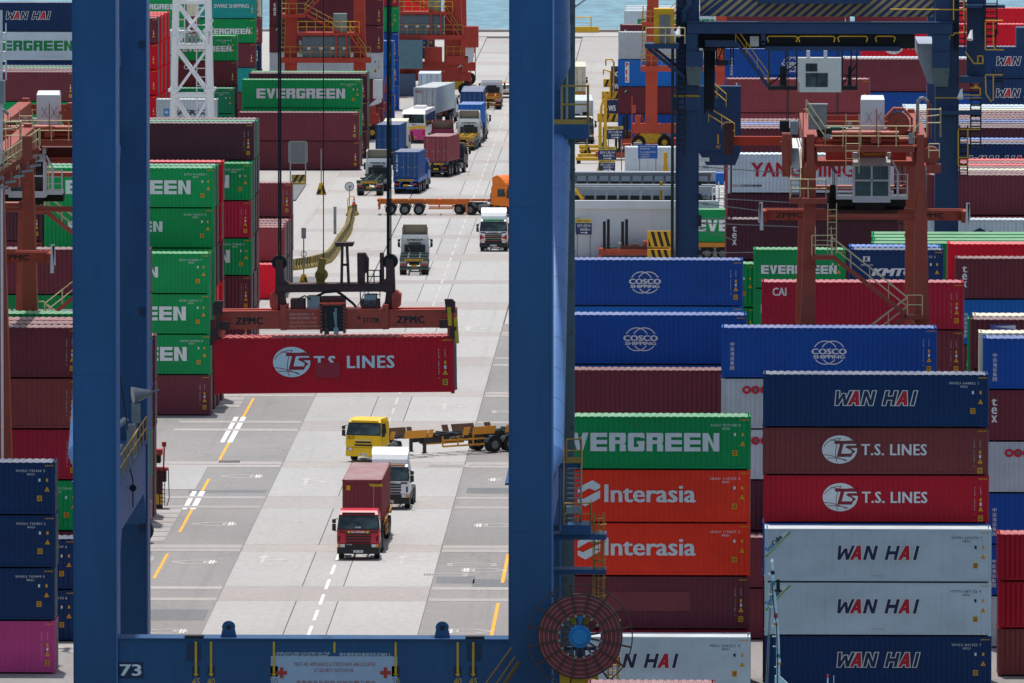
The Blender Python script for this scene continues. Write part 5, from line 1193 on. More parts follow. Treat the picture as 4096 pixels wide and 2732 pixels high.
b = MB(); b.box(at(-40,0,553).x, at(18,0,553).x, 552.4, 553.4, at(0,412,553).z, at(0,322,553).z); b.build('control_cabinet', M_STEEL, g)

# the far scarlet gantry cranes: lower half with platforms, power house and stairs
def rtg_low(label, X, Y, leg_w=1.3, house=True, span=23.5, top=30.0, color=None, spacing=7.0, pz=8.2):
    m = color or M_RTG2
    t = thing('gantry_crane', label, 'gantry crane', (X, Y, 0), 0, 'scarlet gantry cranes by the far quay')
    def B(b, name, mm, parent=None): return b.build(name, mm, parent or t)
    h = spacing/2
    for y in (0, span):
        for s in (-1, 1):
            b = MB(); b.taper((s*(h+.2), y, 2.0), (leg_w*1.05, 1.1), (s*h, y, top), (leg_w*.75, 1.0)); B(b, 'leg', m)
        b = MB(); b.box(-h-2.2, h+2.2, y-.6, y+.6, 1.7, 2.7); B(b, 'sill_beam', m)
        for s in (-1, 1):
            b = MB(); b.prism([(s*(h-1.6), .7), (s*(h+2.0), .7), (s*(h+1.2), 1.8), (s*(h-.6), 1.8)][::1 if s > 0 else -1], y-.45, y+.45); bo = B(b, 'bogie', M_YPAINT)
            for x in (h-1.2, h+1.5):
                b = MB(); b.cyl((s*x, y-.5, .75), (s*x, y+.5, .75), .74, n=16); w = B(b, 'wheel', M_DARK); b = MB(); b.cyl((s*x, y-.53, .75), (s*x, y+.53, .75), .3, n=10); b.build('wheel_hub', M_YPAINT, w)
            b = MB(); b.box(s*(h+1.6)-.3, s*(h+1.6)+.3, y-.9, y-.4, 2.7, 3.6); b.cyl((s*(h+2.2), y-.6, 1.0), (s*(h+2.2), y-.6, 5.6), .05, n=5); b.box(s*(h+2.0)-.2, s*(h+2.0)+.2, y-.7, y-.4, 3.8, 4.6); b.path([(s*(h+.9), y-.6, 2.4), (s*(h+1.2), y-.8, 3.6), (s*(h+1.6), y-.8, 3.4)], .05); B(b, 'travel_drive', m)
        b = MB(); b.box(-h-.2, h+.2, y-.5, y+.5, top-1.2, top); B(b, 'end_beam', m)
    for s in (-1, 1):
        b = MB(); b.box(s*h-.5, s*h+.5, .5, span-.5, top-1.6, top-.1); B(b, 'girder', m)
    b = MB(); b.box(-h-1.3, h+1.4, -1.4, .4, pz, pz+0.55); pf = B(b, 'platform', m); b = MB(); b.rail([(-h-1.25, -1.35, pz+0.55), (h+1.35, -1.35, pz+0.55)], 1.15, 1.1, .035); b.build('handrail', M_RAILY, pf)
    if house:
        b = MB(); b.box(-h+1.1, h-.9, -1.1, 1.2, pz+0.58, pz+2.80); hs = B(b, 'power_house', mat('power_house_grey', '5f6d78', .5, dirt='454c52', dirt_amt=.4))
        for k in range(4):
            x = -h+1.35+k*1.25; b = MB(); b.box(x, x+1.0, -1.14, -1.09, pz+0.70, pz+2.65); d = b.build('door', MATS['power_house_grey'], hs); b = MB(); b.box(x+.3, x+.65, -1.16, -1.13, pz+1.40, pz+1.65); b.build('door_label', M_WHITE, d)
        b = MB(); b.box(-h+.6, h+.2, -1.5, 1.3, pz+2.90, pz+3.20); p2_ = B(b, 'platform', m); b = MB(); b.rail([(-h+.65, -1.45, pz+3.20), (h+.15, -1.45, pz+3.20)], 1.2, .9, .035); b.build('handrail', M_YPAINT, p2_)
        b = MB(); b.box(h-2.6, h-1.2, -.9, .4, pz+3.22, pz+5.20); B(b, 'switch_cabinet', mat('cabinet_sage', '7e9490', .5))
        for k in (0, 1): b = MB(); b.box(-h+.75, -h+1.05, -1.2, -.6, pz+0.90+k*.95, pz+1.40+k*.95); B(b, 'cooling_unit', M_STEEL)
        for x in (h-2.3, h-1.2): b = MB(); b.box(x-.08, x+.08, -1.46, -1.3, pz+0.55, pz+2.90); B(b, 'post', m)
    b = MB(); b.box(-h-1.2, -h+1.4, -1.3, .3, pz+4.80, pz+5.15); p3_ = B(b, 'landing', m); b = MB(); b.rail([(-h-1.15, -1.25, pz+5.15), (-h+1.35, -1.25, pz+5.15)], 1.15, .9, .035); b.build('handrail', M_RAILY, p3_)
    for (xa, za, xb, zb) in ((h-1.9, pz+3.20, -h+1.4, pz+5.15), (h+.9, pz+0.55, h-.9, pz+3.10), (-h+1.4, pz+5.15, h-1.2, pz+9.80)):
        a, c, r = MB(), MB(), MB(); stair(a, c, r, (xa, -1.0, za), (xb, -1.0, zb), .7); s_ = B(a, 'stair_stringer', m); c.build('treads', M_STEEL, s_); r.build('handrail', M_RAILY, s_)
    b = MB(); b.ladder((-h-1.0, -.7, pz+0.55), (-h-.85, -.7, pz+6.80), .4, .05, .5); B(b, 'ladder', M_RAILY)
    b = MB(); b.box(h+1.6, h+2.6, -.9, -.2, 4.4, 6.4); b.prism([(h+.6, 3.2), (h+2.0, 4.4), (h+2.5, 4.4), (h+2.5, 4.0)], -.8, -.3); B(b, 'control_cabinet', M_WHT)
    return t
rtg_low('scarlet gantry crane behind the long block lettering stack', -40.7, 1062, 1.3)
t2 = rtg_low('scarlet gantry crane leg standing beside the open quay', -33.1, 1152, 2.0, pz=6.5)
rtg_low('orange scarlet gantry crane leg before the white plate stack', -2.3, 1045, 1.2, house=False, color=mat('gantry_orange_paint', 'c2482e', .5, var=.1, dirt='8a3a28', dirt_amt=.4))
b = MB(); b.box(-2.9, .2, -2.4, -1.4, 3.2, 6.5); b.build('cooling_container', mat('teal_grey', '5c7f8c', .5, dirt='3f5962', dirt_amt=.4), t2)
b = MB(); b.box(4.6, 6.6, -1.2, .6, 5.6, 8.0); b.build('battery_box', M_RTG2, t2)
b = MB(); b.box(-3.4, 2.6, -.55, .55, 2.72, 3.9); b.build('equalizer_beam', M_RTG2, t2); b = MB(); b.box(-2.9, -.6, -2.0, -.8, .1, 2.6); b.build('fuel_tank', mat('slate_tank', '4f5f78', .5, dirt='39445a', dirt_amt=.4), t2); b = MB(); b.box(.4, 2.4, -.9, .3, 3.9, 5.6); b.build('motor_house', M_RTG2, t2)
b = MB(); b.box(2.9, 5.4, -.9, .5, 3.6, 4.6); b.build('lower_platform', M_RTG2, t2); b = MB(); b.rail([(2.95, -.85, 4.6), (5.35, -.85, 4.6)], 1.1, .9, .04); b.build('handrail', M_RAILY, t2)

# ---------------------------------------------------------------- the second blue crane, far right
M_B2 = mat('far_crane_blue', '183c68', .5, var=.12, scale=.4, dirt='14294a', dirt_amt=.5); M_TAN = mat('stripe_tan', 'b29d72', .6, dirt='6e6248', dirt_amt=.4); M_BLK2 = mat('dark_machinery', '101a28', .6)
M_RAILY2 = mat('hand_rail_yellow', 'd0a52a', .6, dirt='6f5a20', dirt_amt=.4, scale=3)
bc = thing('quay_crane', 'dark blue crane with hazard striped beam behind the near gantry', 'crane', (7.3, 690, 0))
def V(F, y, Y=690): p = at(F, y, Y); return p.x-7.3, p.z
def fb(b, name, m, parent=None): return b.build(name, m, parent or bc)
def fbox(F0, y0, F1, y1, name, m, ya=0.0, yb=1.5, parent=None, Y=690):
    x0, z1 = V(F0, y0, Y); x1, z0 = V(F1, y1, Y); b = MB(); b.box(x0, x1, Y-690+ya, Y-690+yb, z0, z1); return fb(b, name, m, parent)
def frail(F0, F1, y, name='handrail', h=1.1, ya=-.1, m=None):
    x0, z = V(F0, y); x1, _ = V(F1, y); b = MB(); b.rail([(x0, ya, z), (x1, ya, z)], h, 1.2, .04); return fb(b, name, m or M_RAILY2)
for F0, F1 in ((2703, 2793), (3741, 3832)):
    x0, _ = V(F0, 500); x1, _ = V(F1, 500); b = MB(); b.box(x0, x1, 0, 2.0, 0, 36); b.box(x1-.03, x1+.05, -.05, 2.05, 0, 36); fb(b, 'leg', M_B2)
    b = MB(); b.box(x0, x1, 26, 28, 0, 36); fb(b, 'leg', M_B2)
    b = MB(); b.box(x0+.2, x1-.2, 2.0, 26, 3.0, 5.0); fb(b, 'tie_beam', M_B2)
fbox(2748, 90, 3808, 133, 'cross_beam', M_B2, -1.2, -.02); fbox(2748, 84, 3808, 90, 'beam_flange', M_B2, -1.3, .1)
sb_ = fbox(2800, -60, 3735, 67, 'hazard_beam', M_B2, .4, 1.6)
polys = []; x0, z0 = V(2800, 67); x1, z1 = V(3735, -60); k = x0-4
while k < x1:
    a, c = max(k, x0), None
    # slanted stripe from the lower edge up to the right, cut to the beam
    hgt = z1-z0; pts = [(k, z0), (k+.33, z0), (k+.33+hgt*1.2, z1), (k+hgt*1.2, z1)]
    if k >= x0 and k+.33+hgt*1.2 <= x1: polys.append(pts)
    elif k+.33 > x0 and k < x1 and k+.33+hgt*1.2 > x1:
        f = max(0, min(1, (x1-k)/(hgt*1.2))); f2 = max(0, min(1, (x1-k-.33)/(hgt*1.2))); polys.append([(k, z0), (min(k+.33, x1), z0), (min(k+.33+f2*hgt*1.2, x1), z0+f2*hgt), (x1, z0+f*hgt) if f < 1 else (min(k+hgt*1.2, x1), z1)])
    elif k < x0 and k+.33+hgt*1.2 > x0:
        f = (x0-k)/(hgt*1.2); f2 = max(0, (x0-k-.33)/(hgt*1.2))
        if f < 1: polys.append([(x0, z0+f2*hgt), (k+.33+hgt*1.2, z1), (k+hgt*1.2, z1), (x0, z0+f*hgt)])
    k += .66
flat(sb_, polys, M_TAN, .39, 'hazard_stripe')
fbox(3030, -30, 3480, 14, 'upper_beam', M_B2, -.6, .3)
fbox(2745, 133, 2790, 202, 'beam_post', M_B2, -1.1, -.05); fbox(2744, 202, 2812, 262, 'saddle', M_B2, -1.3, -.02)
x0, z1 = V(2744, 262); x1, _ = V(2812, 262); _, z0 = V(0, 332); b = MB(); b.taper(((x0+x1)/2, -.65, z0), (.95, 1.0), ((x0+x1)/2, -.65, z1), (x1-x0, 1.25)); fb(b, 'saddle_foot', M_DUCT)
fbox(3728, 135, 3797, 205, 'beam_post', M_B2, -1.1, -.05); fbox(3728, 205, 3797, 268, 'saddle', M_B2, -1.3, -.02)
x0, z1 = V(3728, 268); x1, _ = V(3797, 268); _, z0 = V(0, 336); b = MB(); b.taper(((x0+x1)/2, -.65, z0), (.95, 1.0), ((x0+x1)/2, -.65, z1), (x1-x0, 1.25)); fb(b, 'saddle_foot', M_DUCT)
x0, z1 = V(3674, 178); x1, z0 = V(3740, 336); b = MB(); b.prism([(x0, z1), (x0, z1-.9), (x1-.45, z0), (x1, z0), (x1, z1)][::-1], .2, 12); fb(b, 'trolley_girder', mat('chalky_paint', '9aa3b4', .6, dirt='6a4a44', dirt_amt=.6))
# trolley machinery under the beams, in deep shade
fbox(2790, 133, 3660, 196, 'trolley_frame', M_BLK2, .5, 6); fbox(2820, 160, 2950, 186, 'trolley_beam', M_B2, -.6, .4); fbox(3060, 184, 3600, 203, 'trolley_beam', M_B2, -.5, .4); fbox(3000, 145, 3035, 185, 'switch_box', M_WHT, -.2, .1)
x, z = V(3053, 133); b = MB(); b.box(x-.14, x+.14, -1.0, -.7, z-.6, z); b.cyl((x, -1.0, z-.6), (x, -.7, z-.6), .14, n=12); fb(b, 'buffer_arm', M_B2)
for F0, F1, y in ((3068, 3190, 142), (3192, 3340, 142), (3350, 3470, 142), (3500, 3580, 142)):
    x0, z = V(F0, y); x1, _ = V(F1, y); b = MB(); b.path([(x0+.1, -1.1, z-.4), (x0, -1.1, z-.1), (x0+.15, -1.1, z), (x1-.15, -1.1, z), (x1, -1.1, z-.1), (x1-.1, -1.1, z-.4)], .04); fb(b, 'handrail', M_RAILY2)
# cab
x0, z1 = V(3192, 229, 688); x1, z0 = V(3364, 366, 688); b = MB(); b.box(x0, x1, -3.0, -1.2, z0, z1); cabm = fb(b, 'cab', M_WHT)
for F0, y0, F1, y1 in ((3223, 254, 3269, 286), (3223, 292, 3311, 348)):
    a0, c1 = V(F0, y0, 687); a1, c0 = V(F1, y1, 687); b = MB(); b.box(a0, a1, -3.03, -2.99, c0, c1); w = b.build('window', glass(), cabm)
    b = MB(); b.box((a0+a1)/2-.02, (a0+a1)/2+.02, -3.06, -3.03, c0, c1); b.build('window_bar', M_DARK, w)
for F in (3233, 3302): a0, c1 = V(F-7, 203, 687); a1, c0 = V(F+7, 240, 687); b = MB(); b.box(a0, a1, -2.9, -2.5, c0, c1); b.build('cab_hanger', M_WHT, cabm)
# baskets hanging either side, diagonal stair
for F0, F1 in ((3072, 3190), (3366, 3430)):
    x0, z0 = V(F0, 358); x1, z1 = V(F1, 205); b = MB(); b.box(x0, x1, -.6, .6, z0, z0+.25)
    for x in (x0+.05, x1-.05, x0*.4+x1*.6): b.cyl((x, -.5, z0), (x, -.5, z1), .05, n=5); b.cyl((x, .5, z0), (x, .5, z1), .05, n=5)
    b.cyl((x0, -.5, z0+1), (x1, -.5, z0+1), .03, n=4); b.box(x0*.6+x1*.4, x0*.4+x1*.6, -.3, .3, z0+.3, z0+1.6); b.cyl((x0, -.5, z0+.3), (x1, -.5, z1-.8), .05, n=4); fb(b, 'service_basket', M_BLK2)
x0, z0 = V(3072, 345); x1, z1 = V(2942, 165); a, c, r = MB(), MB(), MB(); stair(a, c, r, (x0, -.3, z0), (x1, -.3, z1), .8, h=1.0); s_ = fb(a, 'stair_stringer', M_B2); c.build('treads', M_BLK2, s_); r.build('handrail', M_RAILY2, s_)
# hanging cable festoon and lift basket
x, z = V(2838, 190); b = MB(); b.box(x-.45, x+.45, .2, 1.0, z-.25, z); 
for k in range(9): b.cyl((x-.36+k*.09, .6, z), (x-.3+k*.075, .6, z-4.6+.15*(k % 3)), .05, n=5)
fb(b, 'cable_festoon', M_BLK2)
fbox(2862, 244, 2915, 262, 'lift_basket', M_BLK2, .2, 1.4); b = MB(); x0, z0 = V(2866, 262); x1, z1 = V(2940, 175)
for x in (x0, x0*.6+x1*.4, x1-.1, x1-.3): b.cyl((x, .4, z0), (x, .4, z1), .05, n=5)
b.cyl((x0, .4, z0), (x0*.6+x1*.4, .4, z1), .04, n=4); fb(b, 'lift_frame', M_BLK2)
# yellow operator booth on its bracket
bo = fbox(2616, 32, 2697, 170, 'booth', M_YPAINT, -1.4, .2); x0, z1 = V(2637, 60, 688.5); x1, z0 = V(2681, 170, 688.5); b = MB()
for k in range(6): w = (x1-x0)/6; b.box(x0+k*w, x0+k*w+w*.6, -1.5, -1.42, z0, z1)
b.box(x0, x1, -1.44, -1.41, z0, z1); b.build('corrugated_door', M_STEEL, bo); fbox(2683, 108, 2696, 134, 'notice', M_WHT, -1.45, -1.41)
fbox(2580, 170, 2716, 190, 'bracket_platform', M_B2, -1.8, .6); frail(2584, 2740, 170, ya=-1.75, m=M_RAILC)
x0, z0 = V(2594, 192); x1, z1 = V(2740, 310); b = MB(); b.beam((x0, -.6, z0), (x1, -.3, z1), .22, .25); b.beam((x0+.4, -.2, z0), (x1, .2, z1+.3), .18, .2); fb(b, 'bracket_strut', M_B2)
x0, _ = V(2691, 0); b = MB(); b.cyl((x0, -.4, 2), (x0, -.4, 30), .12, n=6); b.cyl((x0+.35, -.4, 2), (x0+.35, -.4, 36), .05, n=5); b.ladder((x0+.6, -.3, 20), (x0+.6, -.3, 34), .5, .04, .35); fb(b, 'cable_riser', M_BLK2)
x, z = V(2745, 0); b = MB(); b.path([(x+.2, -.25, z+.5), (x+.2, -.25, z-.4), (x-.2, -.25, z-.9), (x-.2, -.25, z-1.6)], .22, 6); fb(b, 'vent_duct', M_B2)
for F, y in ((2716, 125), (3885, 140), (3845, 375)): x, z = V(F, y, 689); b = MB(); b.cyl((x, -1.2, z+.3), (x-.1, -1.5, z-.3), .08, .22, n=10); b.cyl((x, -1.2, z+.3), (x+.1, -.2, z+.3), .04, n=5); fb(b, 'flood_light', M_WHT)
b = MB()
for F, y0, y1 in ((2703, 380, 388), (2793, 380, 388)): pass
fbox(2697, 380, 2797, 388, 'leg_ring', M_RAILY2, -.08, .0); fbox(2694, 388, 2800, 440, 'leg_collar', M_B2, -.3, 2.2)
fbox(3738, 388, 3925, 392, 'leg_ring', M_RAILY2, -.5, -.4); fbox(3738, 440, 3925, 455, 'walkway', M_B2, -1.2, 0)
# boom cylinders to the right, ladders and stair tower with yellow rails
for F0, F1, ya, yb in ((3808, 3860, -40, 85), (3818, 3862, 90, 195), (3880, 3925, 330, 590), (3835, 3872, 500, 700), (3932, 3990, 0, 140), (3940, 3985, 120, 190), (3970, 4015, 270, 350)):
    x0, z1 = V(F0, ya); x1, z0 = V(F1, yb); b = MB(); b.ladder(((x0+x1)/2, -.4, z0), ((x0+x1)/2, -.4, z1), x1-x0-.1, .05, .36); k = z0
    while k < z1: b.box(x0+.05, x1-.05, -.5, -.15, k, k+.05); k += .36
    fb(b, 'ladder_stair', M_BLK2)
b = MB()
for P in ([(3813, -40), (3813, 80)], [(3854, -40), (3854, 80)], [(3560, 35), (3862, 37)], [(3860, 205), (3895, 252), (3930, 252), (3930, 222), (3910, 222), (3910, 252)], [(3815, 130), (3815, 138), (3797, 140), (3797, 160)], [(3855, 100), (3855, 130), (3815, 130)],
          [(3830, 515), (3920, 515)], [(3870, 515), (3870, 650)], [(3832, 520), (3832, 645)], [(3940, 80), (4010, 80)], [(3972, 82), (3972, 170), (3980, 196)], [(3940, 85), (3940, 197), (4015, 197)], [(3940, 297), (4010, 297)], [(3940, 300), (3943, 375), (3965, 405)], [(3972, 297), (3972, 400)], [(3880, 350), (3920, 350), (3920, 378), (3850, 378)], [(3832, 628), (3870, 628), (3870, 660), (3832, 660), (3832, 628)]):
    b.path([(V(F, y)[0], -.7, V(F, y)[1]) for F, y in P], .045, 5)
fb(b, 'handrail', M_RAILY2)['kind'] = 'stuff'
fbox(3870, -40, 3945, 330, 'stair_tower', M_B2, 1.0, 2.2); fbox(3860, 20, 4020, 32, 'walkway', M_B2, -.2, 1.0); fbox(3840, 305, 3935, 330, 'walkway', M_B2, -.6, 1.0); fbox(4065, 110, 4140, 190, 'winch_house', M_B2, -.5, 2)
# hanging spreader of this crane
sp2 = thing('spreader', 'red spreader beam with black end gear behind the tall gantry', 'spreader', (at(3250, 564, 702).x, 702, at(3250, 581, 702).z), 0, 'gantry spreaders')
b = MB(); b.box(-5.6, 6.1, -.3, .3, 0, .62); b.build('telescopic_beam', mat('fresh_red', 'c03a22', .5, dirt='6a2018', dirt_amt=.4), sp2)
for x in (-5.9, 6.1): b = MB(); b.box(x-.3, x+.35, -.6, .6, -.6, 1.6); b.beam((x+.2, -.5, -.4), (x+.2, -.5, -6.0), .12, .12); b.build('end_gear', M_SPRD, sp2)
b = MB(); b.box(-2, 2, -.5, .5, .6, 1.2); b.build('headblock', M_DARK, sp2)
b = MB()
for x in (-1.8, -1.7, 1.7, 1.8): b.cyl((x, 0, 1.1), (x, 0, 8.8), .03, n=5)
b.build('hoist_ropes', M_ROPE, sp2)
# far frame of this crane: sill with length marks and stairs
x0, z1 = V(2793, 345, 716); x1, _ = V(2908, 345, 716); b = MB(); b.box(x0, x1+1.0, 26, 27.4, V(0, 600, 716)[1], z1); b.prism([(x0, V(0,600,716)[1]), (x0+.6, V(0,655,716)[1]), (x1+.6, V(0,655,716)[1]), (x1+1, V(0,600,716)[1])][::-1], 26.1, 27.3); fsil = fb(b, 'rear_sill', M_B2)
text(fsil, "45'", M_RAILY2, V(2865,0,716)[0], V(0,588,716)[1], .35, .26, 25.98, 'lettering', .02); flat(fsil, [rect(V(2871,0,716)[0], V(0,570,716)[1], V(2874,0,716)[0]+.05, V(0,530,716)[1])], M_RAILY2, 25.98, 'marking')
flat(fsil, [rect(V(2798,0,716)[0], V(0,640,716)[1], V(2839,0,716)[0], V(0,624,716)[1])], M_WHITE, 25.97, 'notice_board')
a, c, r = MB(), MB(), MB(); x0, z0 = V(2905, 555, 714); x1, z1 = V(2835, 490, 714); stair(a, c, r, (x0+.6, 24.5, z0), (x1, 24.5, z1), .7); stair(a, c, r, (V(2905,430,714)[0], 24.5, V(0,430,714)[1]), (V(2830,365,714)[0], 24.5, V(0,365,714)[1]), .7); s_ = fb(a, 'stair_stringer', M_B2); c.build('treads', M_BLK2, s_); r.build('handrail', M_RAILY2, s_)
fbox(2828, 486, 2880, 500, 'landing', M_B2, 24, 25, Y=690)
# mooring wires with shackles
x, _ = V(2796, 0); b = MB()
for ya, Fb, yb in ((783, 3000, 815), (805, 3010, 870), (868, 2930, 873), (885, 3000, 910), (905, 2935, 962), (660, 3000, 700), (1005, 3000, 1008)):
    p = Vector((x, -.1, V(0, ya)[1])); q = Vector((V(Fb, yb)[0]+(4 if Fb > 2990 else 0), .4, V(Fb, yb)[1])); b.cyl(p, q, .035, n=5); b.cyl(p+(q-p)*.04, p+(q-p)*.09, .1, n=6)
fb(b, 'stay_wire', M_STEEL)
for y0, y1 in ((725, 740), (775, 800), (860, 905), (1000, 1020)): fbox(2790, y0, 2806, y1, 'wire_bracket', M_BLK2, -.3, .3)
# ---------------------------------------------------------------- vehicles
PAINT = {}
def vpaint(c, rough=.32):
    if c not in PAINT: PAINT[c] = mat('vehicle_paint_'+c, c, rough, var=.05, scale=1.0, dirt='6b655c', dirt_amt=.18)
    return PAINT[c]
M_PLAS = mat('black_plastic', '1b1d20', .6); M_CHAS = mat('chassis_grey', '2c3236', .7, dirt='5a4c3c', dirt_amt=.4); M_LAMP = mat('lamp_lens', 'c9d2d8', .15, spec=.8); M_TAIL = mat('tail_lamp_red', 'c01818', .25); M_AMB = mat('amber_lens', 'd8811c', .3); M_RIM = mat('wheel_rim', '6a6f72', .5, .3)
M_PLATE_Y = pmat('number_plate_yellow', 'dba520'); M_TYRE = mat('tyre', '1a1a1b', .85, dirt='4a453e', dirt_amt=.4, scale=4)
WH = {}
def wheel(t, x, y, r=.5, w=.32, rz=None, parent=None):
    k = (r, w)
    if k not in WH:
        b = MB(); b.cyl((-w/2, 0, 0), (w/2, 0, 0), r, n=20); c = MB(); c.cyl((-w/2-.015, 0, 0), (w/2+.015, 0, 0), r*.55, n=14); c.cyl((-w/2-.03, 0, 0), (w/2+.03, 0, 0), r*.2, n=8); WH[k] = (b.mesh('wheel', True), c.mesh('rim'))
    o = put('wheel', WH[k][0], M_TYRE, parent or t, (x, y, r)); put('rim', WH[k][1], M_RIM, o); return o
def loft(prof):
    """body from side profile points (y, z, half width)"""
    n = len(prof); b = MB(); b.add([(-w, y, z) for y, z, w in prof] + [(w, y, z) for y, z, w in prof], [tuple(range(n)), tuple(range(2*n-1, n-1, -1))] + [((k+1) % n, k, k+n, (k+1) % n+n) for k in range(n)]); return b
def tractor(t, c, style='scania', deflector=None, rear_plate=None, word=None, plate=None, y0=0.0, chassis=None, trim=None, visor=None, L=6.0, axles=(1.35, 4.4, 5.7)):
    """cab facing local -y with its nose at y0; chassis runs to y0+L"""
    m = vpaint(c); ch = chassis or M_CHAS; P = lambda z, o=0: None
    fus = style == 'fuso'
    b = loft([(y0+.06, .95, 1.22), (y0, 1.15, 1.24), (y0+.03, 1.78, 1.235), (y0+.36, 2.68, 1.13), (y0+.6, 2.9, 1.08), (y0+1.95, 2.93, 1.1), (y0+2.05, 2.6, 1.2), (y0+2.05, 1.05, 1.22)])
    cab = b.build('cab', m, t, smooth=False)
    def gq(name, mm, pts, parent=cab):
        bb = MB(); bb.add(pts, [tuple(range(len(pts)))]); return bb.build(name, mm, parent)
    # windscreen lies on the raked front, a dark band round it
    f = lambda z, d: y0+.03+(z-1.78)*.3667-d; hw = lambda z: 1.235-(z-1.78)*.1167
    gq('windscreen_band', M_PLAS, [(-hw(1.8)-.002, f(1.8, .012), 1.8), (hw(1.8)+.002, f(1.8, .012), 1.8), (hw(2.64), f(2.64, .012), 2.64), (-hw(2.64), f(2.64, .012), 2.64)])
    gq('windscreen', glass(), [(-hw(1.86)+.06, f(1.86, .022), 1.86), (hw(1.86)-.06, f(1.86, .022), 1.86), (hw(2.56)-.06, f(2.56, .022), 2.56), (-hw(2.56)+.06, f(2.56, .022), 2.56)])
    for s in (-1, 1):
        X = lambda z: s*((1.24 if z < 1.8 else hw(z))+.012)
        gq('side_window', glass(), [(X(1.85), y0+.45, 1.85), (X(1.85), y0+1.35, 1.85), (X(2.55), y0+1.35, 2.55), (X(2.55), y0+.62, 2.55)][::s])
        bb = MB(); bb.box(min(s*1.3, s*1.52), max(s*1.3, s*1.52), y0+.02, y0+.12, 1.75, 2.15); bb.box(min(s*1.3, s*1.52), max(s*1.3, s*1.52), y0+.02, y0+.12, 2.2, 2.42); bb.path([(s*1.2, y0+.3, 2.45), (s*1.4, y0+.08, 2.42), (s*1.4, y0+.08, 1.75), (s*1.2, y0+.25, 1.7)], .025, 4); bb.build('mirror', M_PLAS, cab)
        bb = MB(); bb.box(min(s*.78, s*1.16), max(s*.78, s*1.16), y0-.05, y0+.1, .78, .96); bb.build('headlight', M_LAMP, cab)
        bb = MB(); bb.box(min(s*1.02, s*1.2), max(s*1.02, s*1.2), y0-.058, y0+.1, .8, .94); bb.build('indicator', M_AMB, cab)
    bb = MB(); bb.box(-1.23, 1.23, y0-.04, y0+.35, .38, .76); bb.box(-.75, .75, y0-.02, y0+.3, .76, .95); bb.build('bumper', vpaint(c) if fus else M_PLAS, cab)
    bb = MB()
    if fus:
        bb.box(-.62, .62, y0-.02, y0+.05, 1.08, 1.2); bb.box(-.55, .55, y0-.02, y0+.05, 1.28, 1.4)
    else:
        for k in range(5): bb.box(-.74+.03*(k < 2), .74-.03*(k < 2), y0-.035, y0+.06, .86+k*.165, .96+k*.165)
    g = bb.build('grille', M_PLAS, cab)
    if not fus:
        bb = MB(); bb.box(-1.12, -.72, y0-.02, y0+.06, 1.63, 1.72); bb.box(.72, 1.12, y0-.02, y0+.06, 1.63, 1.72); bb.box(-1.15, -1.05, y0-.025, y0+.1, 1.1, 1.45); bb.box(1.05, 1.15, y0-.025, y0+.1, 1.1, 1.45); bb.build('air_intake', M_PLAS, cab)
    bb = MB(); bb.box(-.95, .95, y0+.32, y0+.5, 2.7, 2.8); bb.build('sun_visor', visor or (M_PLAS if not fus else m), cab)
    if word:
        for s_, mm, x, z, w, h in word: text(cab, s_, mm, x, z, w, h, (y0-.045 if z < 1.78 else f(z, .05)), 'lettering', .02)
    if plate:
        bb = MB(); bb.box(-.28, .28, y0-.055, y0-.03, .46, .6); o = bb.build('number_plate', M_WHITE, cab); text(o, plate, M_BLACK, -.24, .485, .48, .09, y0-.06, 'lettering', .01)
    bb = MB(); bb.box(-.9, .9, y0+2.06, y0+2.09, 1.7, 2.35); 
    gq('rear_window', glass(), [(.55, y0+2.063, 1.85), (-.55, y0+2.063, 1.85), (-.55, y0+2.063, 2.3), (.55, y0+2.063, 2.3)])
    if rear_plate: text(cab, rear_plate, M_BLACK, .7, 2.42, 1.4, .17, y0+2.07, 'lettering', .02, rz=math.pi)
    if deflector:
        dc = vpaint(deflector); bb = loft([(y0+.5, 2.86, 1.06), (y0+.56, 3.1, 1.08), (y0+.78, 3.42, 1.1), (y0+1.1, 3.68, 1.11), (y0+1.45, 3.82, 1.11), (y0+1.55, 3.8, 1.11), (y0+1.2, 2.9, 1.06)]); d = bb.build('roof_deflector', dc, cab)
        bb = MB()
        for s in (-1, 1): bb.prismx([(y0+1.1, 2.92), (y0+1.95, 2.92), (y0+2.0, 3.6), (y0+1.55, 3.8), (y0+1.3, 3.5)][::s], min(s*1.04, s*1.12), max(s*1.04, s*1.12))
        bb.build('deflector_cheek', dc, d)
        bb = MB(); bb.add([(1.0, y0+1.25, 2.95), (-1.0, y0+1.25, 2.95), (-1.03, y0+1.57, 3.72), (1.03, y0+1.57, 3.72)], [(0,1,2,3)]); bb.build('deflector_lining', mat('dusty_lining', '8a8171', .8), d)
    if trim:
        for pts, mm in trim: gq('paint_trim', mm, [(x, (y0-.013 if z < 1.79 else f(z, .03)), z) for x, z in pts])
    bb = MB()
    for s in (-1, 1): bb.box(min(s*.32, s*.45), max(s*.32, s*.45), y0+.5, y0+L, .72, 1.0)
    bb.box(-.45, .45, y0+L-.15, y0+L, .6, 1.0); bb.box(-.5, .5, y0+4.1, y0+5.6, 1.0, 1.14); bb.build('chassis', ch, t)
    bb = MB(); bb.box(-1.2, -.55, y0+2.3, y0+3.5, .5, 1.0); bb.box(.55, 1.2, y0+2.3, y0+3.3, .5, 1.05); bb.build('fuel_tank', M_RIM, t)
    bb = MB(); bb.box(-.9, .9, y0+2.12, y0+2.35, 1.0, 2.1); bb.path([(.6, y0+2.3, 1.9), (.3, y0+3.0, 1.3), (.1, y0+3.6, 1.1)], .04); bb.build('rear_gear', M_CHAS, t)
